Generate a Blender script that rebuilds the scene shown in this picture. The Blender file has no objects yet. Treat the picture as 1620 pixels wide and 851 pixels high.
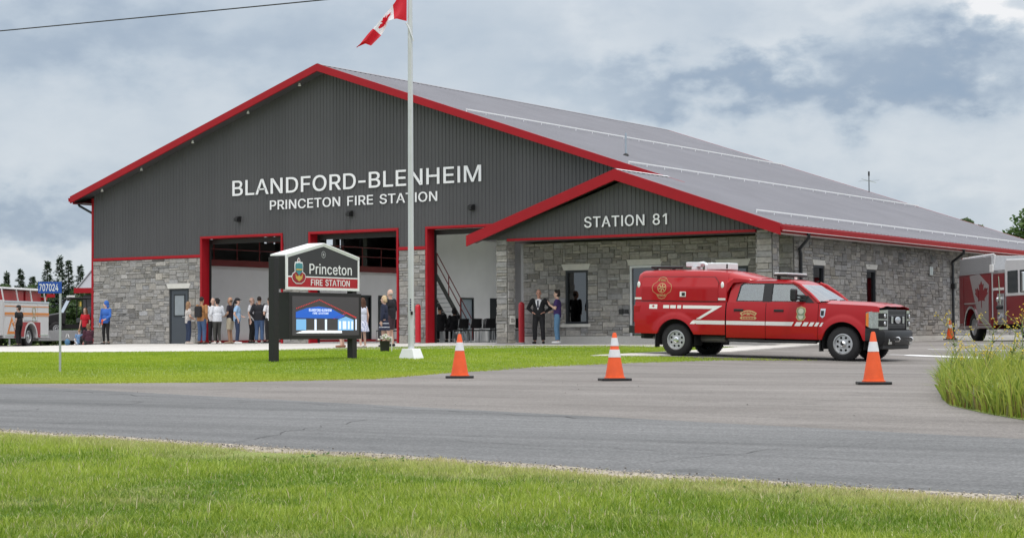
import bpy, bmesh, math, random
import numpy as np
from mathutils import Vector, Matrix, geometry
rnd = random.Random(7)
nrs = np.random.RandomState(11)
S = bpy.context.scene
COL = S.collection
PI = math.pi

# ---------------------------------------------------------------- camera
cam_d = bpy.data.cameras.new('camera'); cam = bpy.data.objects.new('camera', cam_d); COL.objects.link(cam)
cr = Vector((0.83730772, 0.54670693, -0.00522723)); cu = Vector((0.02369745, -0.02673858, 0.99936154)); cw = Vector((-0.54621811, 0.836897, 0.03534398))
m = Matrix((cr, cu, -cw)).transposed().to_4x4(); m.translation = Vector((54.640109, -52.999191, 0.294759))
cam.matrix_world = m
cam_d.sensor_width = 36; cam_d.lens = 2932.933 / 1620 * 36
cam_d.clip_start = 0.2; cam_d.clip_end = 5000
S.camera = cam

# ---------------------------------------------------------------- sky, sun, exposure
W = bpy.data.worlds.new('World'); S.world = W; W.use_nodes = True
nt = W.node_tree; N = nt.nodes; L = nt.links; N.clear()
SUN_EL, SUN_AZ = math.radians(68), math.radians(125)      # azimuth clockwise from +Y
def nd(t, **k):
    n = N.new(t)
    for a, b in k.items(): setattr(n, a, b)
    return n
def vmath(op, a, b=None):
    n = nd('ShaderNodeMath', operation=op)
    for i, v in enumerate((a, b)):
        if v is None: continue
        if isinstance(v, (int, float)): n.inputs[i].default_value = v
        else: L.new(v, n.inputs[i])
    return n.outputs[0]
sky = nd('ShaderNodeTexSky', sky_type='NISHITA', sun_disc=False, sun_elevation=SUN_EL, sun_rotation=SUN_AZ, air_density=1.0, dust_density=2.0)
skys = nd('ShaderNodeMixRGB', blend_type='MULTIPLY'); skys.inputs[0].default_value = 1
L.new(sky.outputs[0], skys.inputs[1]); skys.inputs[2].default_value = (1, 1, 1, 1)
tc = nd('ShaderNodeTexCoord'); sep = nd('ShaderNodeSeparateXYZ'); L.new(tc.outputs['Generated'], sep.inputs[0])
# cloud noise on the direction, flattened towards the horizon
mp = nd('ShaderNodeMapping'); mp.inputs['Scale'].default_value = (6.5, 6.5, 17); mp.inputs['Location'].default_value = (3.1, 1.7, .4); L.new(tc.outputs['Generated'], mp.inputs[0])
n1 = nd('ShaderNodeTexNoise'); n1.inputs['Scale'].default_value = 1.0; n1.inputs['Detail'].default_value = 7; n1.inputs['Roughness'].default_value = .5; n1.inputs['Distortion'].default_value = .35; L.new(mp.outputs[0], n1.inputs[0])
mp2 = nd('ShaderNodeMapping'); mp2.inputs['Scale'].default_value = (26, 26, 46); L.new(tc.outputs['Generated'], mp2.inputs[0])
n2 = nd('ShaderNodeTexNoise'); n2.inputs['Detail'].default_value = 6; n2.inputs['Roughness'].default_value = .55; n2.inputs['Scale'].default_value = 1.0; L.new(mp2.outputs[0], n2.inputs[0])
# banks of darker and brighter cloud at real directions (azimuth/elevation lobes), edges broken by the noise
warp = nd('ShaderNodeMixRGB', blend_type='ADD'); warp.inputs[0].default_value = .085
sub = nd('ShaderNodeVectorMath', operation='SUBTRACT'); L.new(n2.outputs['Color'], sub.inputs[0]); sub.inputs[1].default_value = (.5, .5, .5)
L.new(tc.outputs['Generated'], warp.inputs[1]); L.new(sub.outputs[0], warp.inputs[2])
def lobe(px, py, wx, wy, amp):
    d = (cw + cr * ((px - 810) / 2932.9) - cu * ((py - 425.5) / 2932.9)).normalized()
    s = nd('ShaderNodeVectorMath', operation='SUBTRACT'); L.new(warp.outputs[0], s.inputs[0]); s.inputs[1].default_value = d
    dx = nd('ShaderNodeVectorMath', operation='DOT_PRODUCT'); L.new(s.outputs[0], dx.inputs[0]); dx.inputs[1].default_value = cr
    dy = nd('ShaderNodeVectorMath', operation='DOT_PRODUCT'); L.new(s.outputs[0], dy.inputs[0]); dy.inputs[1].default_value = cu
    a = vmath('DIVIDE', dx.outputs['Value'], wx / 2932.9); b = vmath('DIVIDE', dy.outputs['Value'], wy / 2932.9)
    r2 = vmath('ADD', vmath('MULTIPLY', a, a), vmath('MULTIPLY', b, b))
    return vmath('MULTIPLY', vmath('POWER', 2.718, vmath('MULTIPLY', r2, -1.0)), amp)
tot = vmath('MULTIPLY', vmath('SUBTRACT', n1.outputs['Fac'], .5), .42)
tot = vmath('ADD', tot, vmath('MULTIPLY', vmath('SUBTRACT', n2.outputs['Fac'], .5), .18))
for q in ((1130, 130, 210, 36, -.44), (1480, 92, 125, 55, -.46), (1340, 152, 110, 30, -.22), (1250, 70, 90, 30, .16), (1595, 22, 80, 40, .62), (1330, 8, 200, 30, .14), (1180, 238, 420, 46, .12), (60, 50, 280, 60, -.22),
          (430, 50, 330, 50, -.10), (330, 190, 260, 70, .07), (45, 345, 120, 36, -.36), (60, 240, 140, 50, .05), (1530, 285, 160, 40, .12), (820, 60, 180, 50, .02), (60, 410, 160, 30, .10), (960, 60, 90, 40, .12), (1560, 130, 70, 30, -.22)):
    tot = vmath('ADD', tot, lobe(*q))
val = vmath('ADD', tot, .60)
ramp = nd('ShaderNodeValToRGB'); L.new(val, ramp.inputs[0])
e = ramp.color_ramp.elements
e[0].position = 0; e[0].color = (.29, .39, .53, 1); e[1].position = 1; e[1].color = (.97, .97, .98, 1)
for p, c in ((.25, (.37, .455, .57, 1)), (.5, (.525, .605, .695, 1)), (.72, (.70, .755, .81, 1))):
    k = e.new(p); k.color = c
# an overcast dome is brighter overhead than at the horizon
el = nd('ShaderNodeMapRange'); L.new(sep.outputs['Z'], el.inputs[0]); el.inputs[1].default_value = .17; el.inputs[2].default_value = .75; el.inputs[3].default_value = 1.0; el.inputs[4].default_value = 2.75
cl = nd('ShaderNodeVectorMath', operation='SCALE'); wz = nd('ShaderNodeMixRGB', blend_type='MULTIPLY'); wf = nd('ShaderNodeMapRange'); L.new(sep.outputs['Z'], wf.inputs[0]); wf.inputs[1].default_value = .17; wf.inputs[2].default_value = .5; L.new(wf.outputs[0], wz.inputs[0]); L.new(ramp.outputs[0], wz.inputs[1]); wz.inputs[2].default_value = (1.11, 1.0, .93, 1); L.new(wz.outputs[0], cl.inputs[0]); L.new(el.outputs[0], cl.inputs['Scale'])
cls = nd('ShaderNodeVectorMath', operation='SCALE'); L.new(cl.outputs[0], cls.inputs[0]); cls.inputs['Scale'].default_value = 1 / .1
mx = nd('ShaderNodeMixRGB'); mx.inputs[0].default_value = .88; L.new(skys.outputs[0], mx.inputs[1]); L.new(cls.outputs[0], mx.inputs[2])
bg = nd('ShaderNodeBackground'); bg.inputs[1].default_value = .1; L.new(mx.outputs[0], bg.inputs[0])
wo = nd('ShaderNodeOutputWorld'); L.new(bg.outputs[0], wo.inputs[0])
sun_d = bpy.data.lights.new('sun', 'SUN'); sun = bpy.data.objects.new('sun', sun_d); COL.objects.link(sun)
sun_d.energy = 1.5; sun_d.angle = math.radians(10); sun_d.color = (1, .95, .88)
sd = Vector((math.sin(SUN_AZ) * math.cos(SUN_EL), math.cos(SUN_AZ) * math.cos(SUN_EL), math.sin(SUN_EL)))
sun.rotation_euler = (-sd).to_track_quat('-Z', 'Y').to_euler(); sun.location = (60, -60, 60)
S.view_settings.view_transform = 'Standard'; S.view_settings.look = 'None'; S.view_settings.gamma = 1; S.view_settings.use_curve_mapping = False
S.view_settings.exposure = 0.0

# ---------------------------------------------------------------- materials
MATS = {}
def mat(name, col=(.5, .5, .5), rough=.6, metal=0.0, attr=False, var=.12, nscale=3.0, bump=0.0, bscale=40.0, emit=0.0, spec=.5, trans=0.0, coat=0.0, alpha=None, stretch=None):
    if name in MATS: return MATS[name]
    m = bpy.data.materials.new(name); m.use_nodes = True; t = m.node_tree; n = t.nodes; l = t.links
    b = n['Principled BSDF']
    b.inputs['Roughness'].default_value = rough; b.inputs['Metallic'].default_value = metal
    b.inputs['Specular IOR Level'].default_value = spec
    if coat: b.inputs['Coat Weight'].default_value = coat; b.inputs['Coat Roughness'].default_value = .04
    tcn = n.new('ShaderNodeTexCoord'); src = tcn.outputs['Object']
    if stretch:
        mpn = n.new('ShaderNodeMapping'); mpn.inputs['Scale'].default_value = stretch; l.new(src, mpn.inputs[0]); src = mpn.outputs[0]
    if var:
        nz = n.new('ShaderNodeTexNoise'); nz.inputs['Scale'].default_value = nscale; nz.inputs['Detail'].default_value = 6; nz.inputs['Roughness'].default_value = .6; l.new(src, nz.inputs[0])
        mr = n.new('ShaderNodeMapRange'); l.new(nz.outputs['Fac'], mr.inputs[0]); mr.inputs[1].default_value = .25; mr.inputs[2].default_value = .75; mr.inputs[3].default_value = 1 - var; mr.inputs[4].default_value = 1 + var
        sc = n.new('ShaderNodeVectorMath'); sc.operation = 'SCALE'; l.new(mr.outputs[0], sc.inputs['Scale'])
        if attr:
            at = n.new('ShaderNodeAttribute'); at.attribute_name = 'Col'; l.new(at.outputs['Color'], sc.inputs[0])
        else: sc.inputs[0].default_value = col[:3]
        l.new(sc.outputs[0], b.inputs['Base Color'])
    elif attr:
        at = n.new('ShaderNodeAttribute'); at.attribute_name = 'Col'; l.new(at.outputs['Color'], b.inputs['Base Color'])
    else: b.inputs['Base Color'].default_value = (*col[:3], 1)
    if bump:
        nb = n.new('ShaderNodeTexNoise'); nb.inputs['Scale'].default_value = bscale; nb.inputs['Detail'].default_value = 5; l.new(tcn.outputs['Object'], nb.inputs[0])
        bp = n.new('ShaderNodeBump'); bp.inputs['Strength'].default_value = bump; bp.inputs['Distance'].default_value = .02; l.new(nb.outputs['Fac'], bp.inputs['Height']); l.new(bp.outputs[0], b.inputs['Normal'])
    if emit:
        b.inputs['Emission Strength'].default_value = emit
        if attr: l.new(at.outputs['Color'], b.inputs['Emission Color'])
        else: b.inputs['Emission Color'].default_value = (*col[:3], 1)
    if alpha is not None: b.inputs['Alpha'].default_value = alpha
    MATS[name] = m; return m

def glass_mat(name, tint=(.03, .05, .05), amount=.55, rough=.02):
    if name in MATS: return MATS[name]
    m = bpy.data.materials.new(name); m.use_nodes = True; t = m.node_tree; n = t.nodes; l = t.links; n.clear()
    o = n.new('ShaderNodeOutputMaterial'); g = n.new('ShaderNodeBsdfGlossy'); g.inputs['Roughness'].default_value = rough; g.inputs[0].default_value = (.95, .98, 1, 1)
    tr = n.new('ShaderNodeBsdfTransparent'); tr.inputs[0].default_value = (*tint, 1)
    fr = n.new('ShaderNodeFresnel'); fr.inputs[0].default_value = 1.5
    ad = n.new('ShaderNodeMath'); ad.operation = 'MULTIPLY_ADD'; l.new(fr.outputs[0], ad.inputs[0]); ad.inputs[1].default_value = 1.0; ad.inputs[2].default_value = amount; ad.use_clamp = True
    mi = n.new('ShaderNodeMixShader'); l.new(ad.outputs[0], mi.inputs[0]); l.new(tr.outputs[0], mi.inputs[1]); l.new(g.outputs[0], mi.inputs[2]); l.new(mi.outputs[0], o.inputs[0])
    MATS[name] = m; return m

# ---------------------------------------------------------------- mesh helpers
class MB:
    def __init__(s): s.v = []; s.f = []; s.c = []
    def add(s, vs, fs, col=None):
        o = len(s.v); s.v.extend(tuple(p) for p in vs)
        for f in fs: s.f.append(tuple(i + o for i in f)); s.c.append(col)
        return s
    def box(s, a, b, col=None):
        x0, y0, z0 = a; x1, y1, z1 = b
        return s.add([(x0, y0, z0), (x1, y0, z0), (x1, y1, z0), (x0, y1, z0), (x0, y0, z1), (x1, y0, z1), (x1, y1, z1), (x0, y1, z1)],
                     [(3, 2, 1, 0), (4, 5, 6, 7), (0, 1, 5, 4), (1, 2, 6, 5), (2, 3, 7, 6), (3, 0, 4, 7)], col)
    def bar(s, p, q, w, h, col=None, up=(0, 0, 1)):
        p = Vector(p); q = Vector(q); d = (q - p).normalized(); u = Vector(up); r = d.cross(u)
        if r.length < 1e-4: r = d.cross(Vector((1, 0, 0)))
        r.normalize(); u = r.cross(d); vs = []
        for b in (p, q):
            for i, j in ((-1, -1), (1, -1), (1, 1), (-1, 1)): vs.append(b + r * (i * w / 2) + u * (j * h / 2))
        return s.add(vs, [(3, 2, 1, 0), (4, 5, 6, 7), (0, 1, 5, 4), (1, 2, 6, 5), (2, 3, 7, 6), (3, 0, 4, 7)], col)
    def tube(s, pts, rad, n=8, col=None, caps=True):
        pts = [Vector(p) for p in pts]; k = len(pts)
        if isinstance(rad, (int, float)): rad = [rad] * k
        vs = []; fs = []; pr = None
        for i, p in enumerate(pts):
            d = (pts[min(i + 1, k - 1)] - pts[max(i - 1, 0)]).normalized()
            if pr is None: r = d.cross(Vector((0, 0, 1)) if abs(d.z) < .9 else Vector((1, 0, 0))).normalized()
            else: r = (pr - d * pr.dot(d)).normalized()
            pr = r; u = d.cross(r)
            for j in range(n): a = 2 * PI * j / n; vs.append(p + r * (math.cos(a) * rad[i]) + u * (math.sin(a) * rad[i]))
        for i in range(k - 1):
            for j in range(n): fs.append((i * n + j, i * n + (j + 1) % n, (i + 1) * n + (j + 1) % n, (i + 1) * n + j))
        if caps: fs.append(tuple(range(n - 1, -1, -1))); fs.append(tuple((k - 1) * n + j for j in range(n)))
        return s.add(vs, fs, col)
    def lathe(s, prof, n=24, origin=(0, 0, 0), axis='z', col=None, caps=True):
        vs = []; fs = []; k = len(prof); ox, oy, oz = origin
        for r, z in prof:
            for j in range(n):
                a = 2 * PI * j / n; c_, s_ = math.cos(a) * r, math.sin(a) * r
                vs.append({'z': (ox + c_, oy + s_, oz + z), 'y': (ox + c_, oy + z, oz - s_), 'x': (ox + z, oy + c_, oz + s_)}[axis])
        for i in range(k - 1):
            for j in range(n): fs.append((i * n + j, i * n + (j + 1) % n, (i + 1) * n + (j + 1) % n, (i + 1) * n + j))
        if caps: fs.append(tuple(range(n - 1, -1, -1))); fs.append(tuple((k - 1) * n + j for j in range(n)))
        return s.add(vs, fs, col)
    def ell(s, c, r, n=12, k=8, col=None, M=None):
        vs = []; fs = []
        for i in range(k + 1):
            t = PI * i / k
            for j in range(n):
                a = 2 * PI * j / n; p = Vector((r[0] * math.sin(t) * math.cos(a), r[1] * math.sin(t) * math.sin(a), r[2] * math.cos(t)))
                if M is not None: p = M @ p
                vs.append(Vector(c) + p)
        for i in range(k):
            for j in range(n): fs.append((i * n + j, (i + 1) * n + j, (i + 1) * n + (j + 1) % n, i * n + (j + 1) % n))
        return s.add(vs, fs, col)
    def prism(s, poly, fn, d0, d1, holes=(), col=None):
        # poly in 2D, fn(u, v, d) -> 3D; a plate with holes and thickness d0..d1
        loops = [list(poly)] + [list(h) for h in holes]
        flat = [p for lp in loops for p in lp]
        tris = geometry.tessellate_polygon([[Vector((p[0], p[1], 0)) for p in lp] for lp in loops])
        n = len(flat); vs = [fn(u, v, d0) for u, v in flat] + [fn(u, v, d1) for u, v in flat]
        fs = [tuple(t) for t in tris] + [tuple(i + n for i in reversed(t)) for t in tris]
        o = 0
        for lp in loops:
            k = len(lp)
            for i in range(k): a = o + i; b = o + (i + 1) % k; fs.append((a, b, b + n, a + n))
            o += k
        return s.add(vs, fs, col)
    def build(s, name, m, parent=None, smooth=False, bevel=0.0, fix=True, seg=2):
        me = bpy.data.meshes.new(name); me.from_pydata([tuple(p) for p in s.v], [], s.f); me.update()
        if any(c is not None for c in s.c):
            at = me.color_attributes.new('Col', 'FLOAT_COLOR', 'CORNER'); buf = np.ones((len(me.loops), 4), np.float32); i = 0
            for f, c in zip(s.f, s.c):
                buf[i:i + len(f), :3] = c if c is not None else (.5, .5, .5); i += len(f)
            at.data.foreach_set('color', buf.ravel())
        if fix:
            bm = bmesh.new(); bm.from_mesh(me); bmesh.ops.remove_doubles(bm, verts=bm.verts, dist=1e-5); bmesh.ops.recalc_face_normals(bm, faces=bm.faces); bm.to_mesh(me); bm.free()
        if smooth:
            for p in me.polygons: p.use_smooth = True
            try: me.set_sharp_from_angle(angle=math.radians(38))
            except Exception: pass
        me.materials.append(m)
        o = bpy.data.objects.new(name, me); COL.objects.link(o)
        if parent is not None: o.parent = parent
        if bevel:
            md = o.modifiers.new('bevel', 'BEVEL'); md.width = bevel; md.segments = seg; md.limit_method = 'ANGLE'; md.angle_limit = math.radians(35)
        return o

def tag(o, label=None, cat=None, group=None, kind=None):
    if label: o['label'] = label
    if cat: o['category'] = cat
    if group: o['group'] = group
    if kind: o['kind'] = kind
    return o
def thing(name, label, cat, loc=(0, 0, 0), rz=0.0, group=None):
    o = bpy.data.objects.new(name, None); COL.objects.link(o); o.location = loc; o.rotation_euler = (0, 0, rz); o.empty_display_size = .1
    return tag(o, label, cat, group)
def kids(o): return [c for c in list(COL.objects) if c.parent is o]
def dup(o, parent=None):
    c = o.copy(); COL.objects.link(c)
    if parent is not None: c.parent = parent
    for ch in kids(o): dup(ch, c)
    return c
def text_mesh(name, body, m, parent, place, width=None, height=None, bold=0.0, depth=.02, align='L', space=1.0, matrix=None):
    """lettering as one mesh; place = (origin, right vector, up vector, normal)"""
    cu_ = bpy.data.curves.new('t', 'FONT'); cu_.body = body; cu_.size = 1; cu_.extrude = .0; cu_.offset = bold; cu_.resolution_u = 3; cu_.space_character = space
    to = bpy.data.objects.new('t', cu_); COL.objects.link(to)
    dg = bpy.context.evaluated_depsgraph_get(); me = bpy.data.meshes.new_from_object(to.evaluated_get(dg)); bpy.data.objects.remove(to); bpy.data.curves.remove(cu_)
    co = np.array([v.co[:] for v in me.vertices]); mn, mxx = co.min(0), co.max(0)
    w_, h_ = mxx[0] - mn[0], mxx[1] - mn[1]
    sx = (width / w_) if width else (height / h_); sy = (height / h_) if height else sx
    org, rt, up, nm = [Vector(p) for p in place]
    ox = {'L': mn[0], 'C': (mn[0] + mxx[0]) / 2}[align]
    bm = bmesh.new(); bm.from_mesh(me)
    r = bmesh.ops.extrude_face_region(bm, geom=list(bm.faces)); top = set(g for g in r['geom'] if isinstance(g, bmesh.types.BMVert))
    for v in bm.verts:
        d = depth if v in top else 0.0
        v.co = org + rt * ((v.co.x - ox) * sx) + up * ((v.co.y - mn[1]) * sy) + nm * d
    bmesh.ops.recalc_face_normals(bm, faces=bm.faces); bm.to_mesh(me); bm.free()
    me.materials.clear(); me.materials.append(m); me.name = name
    o = bpy.data.objects.new(name, me); COL.objects.link(o)
    if parent is not None: o.parent = parent
    return o

# ---------------------------------------------------------------- lie of the land
def sstep(a, b, x):
    t = np.clip((x - a) / (b - a), 0, 1); return t * t * (3 - 2 * t)
def hgt(X, Y):
    X = np.asarray(X, float); Y = np.asarray(Y, float)
    z = -.0128 * np.maximum(0, -Y)
    z = z - .026 * np.maximum(0, X - 28) * np.clip(-Y / 8, 0, 1)
    z = z - .15 * np.clip((2 - X) / 12, 0, 1) - .25 * np.clip((-X - 12) / 60, 0, 1)
    return np.maximum(-.43, z)
def gz(x, y): return float(hgt(x, y))
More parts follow.
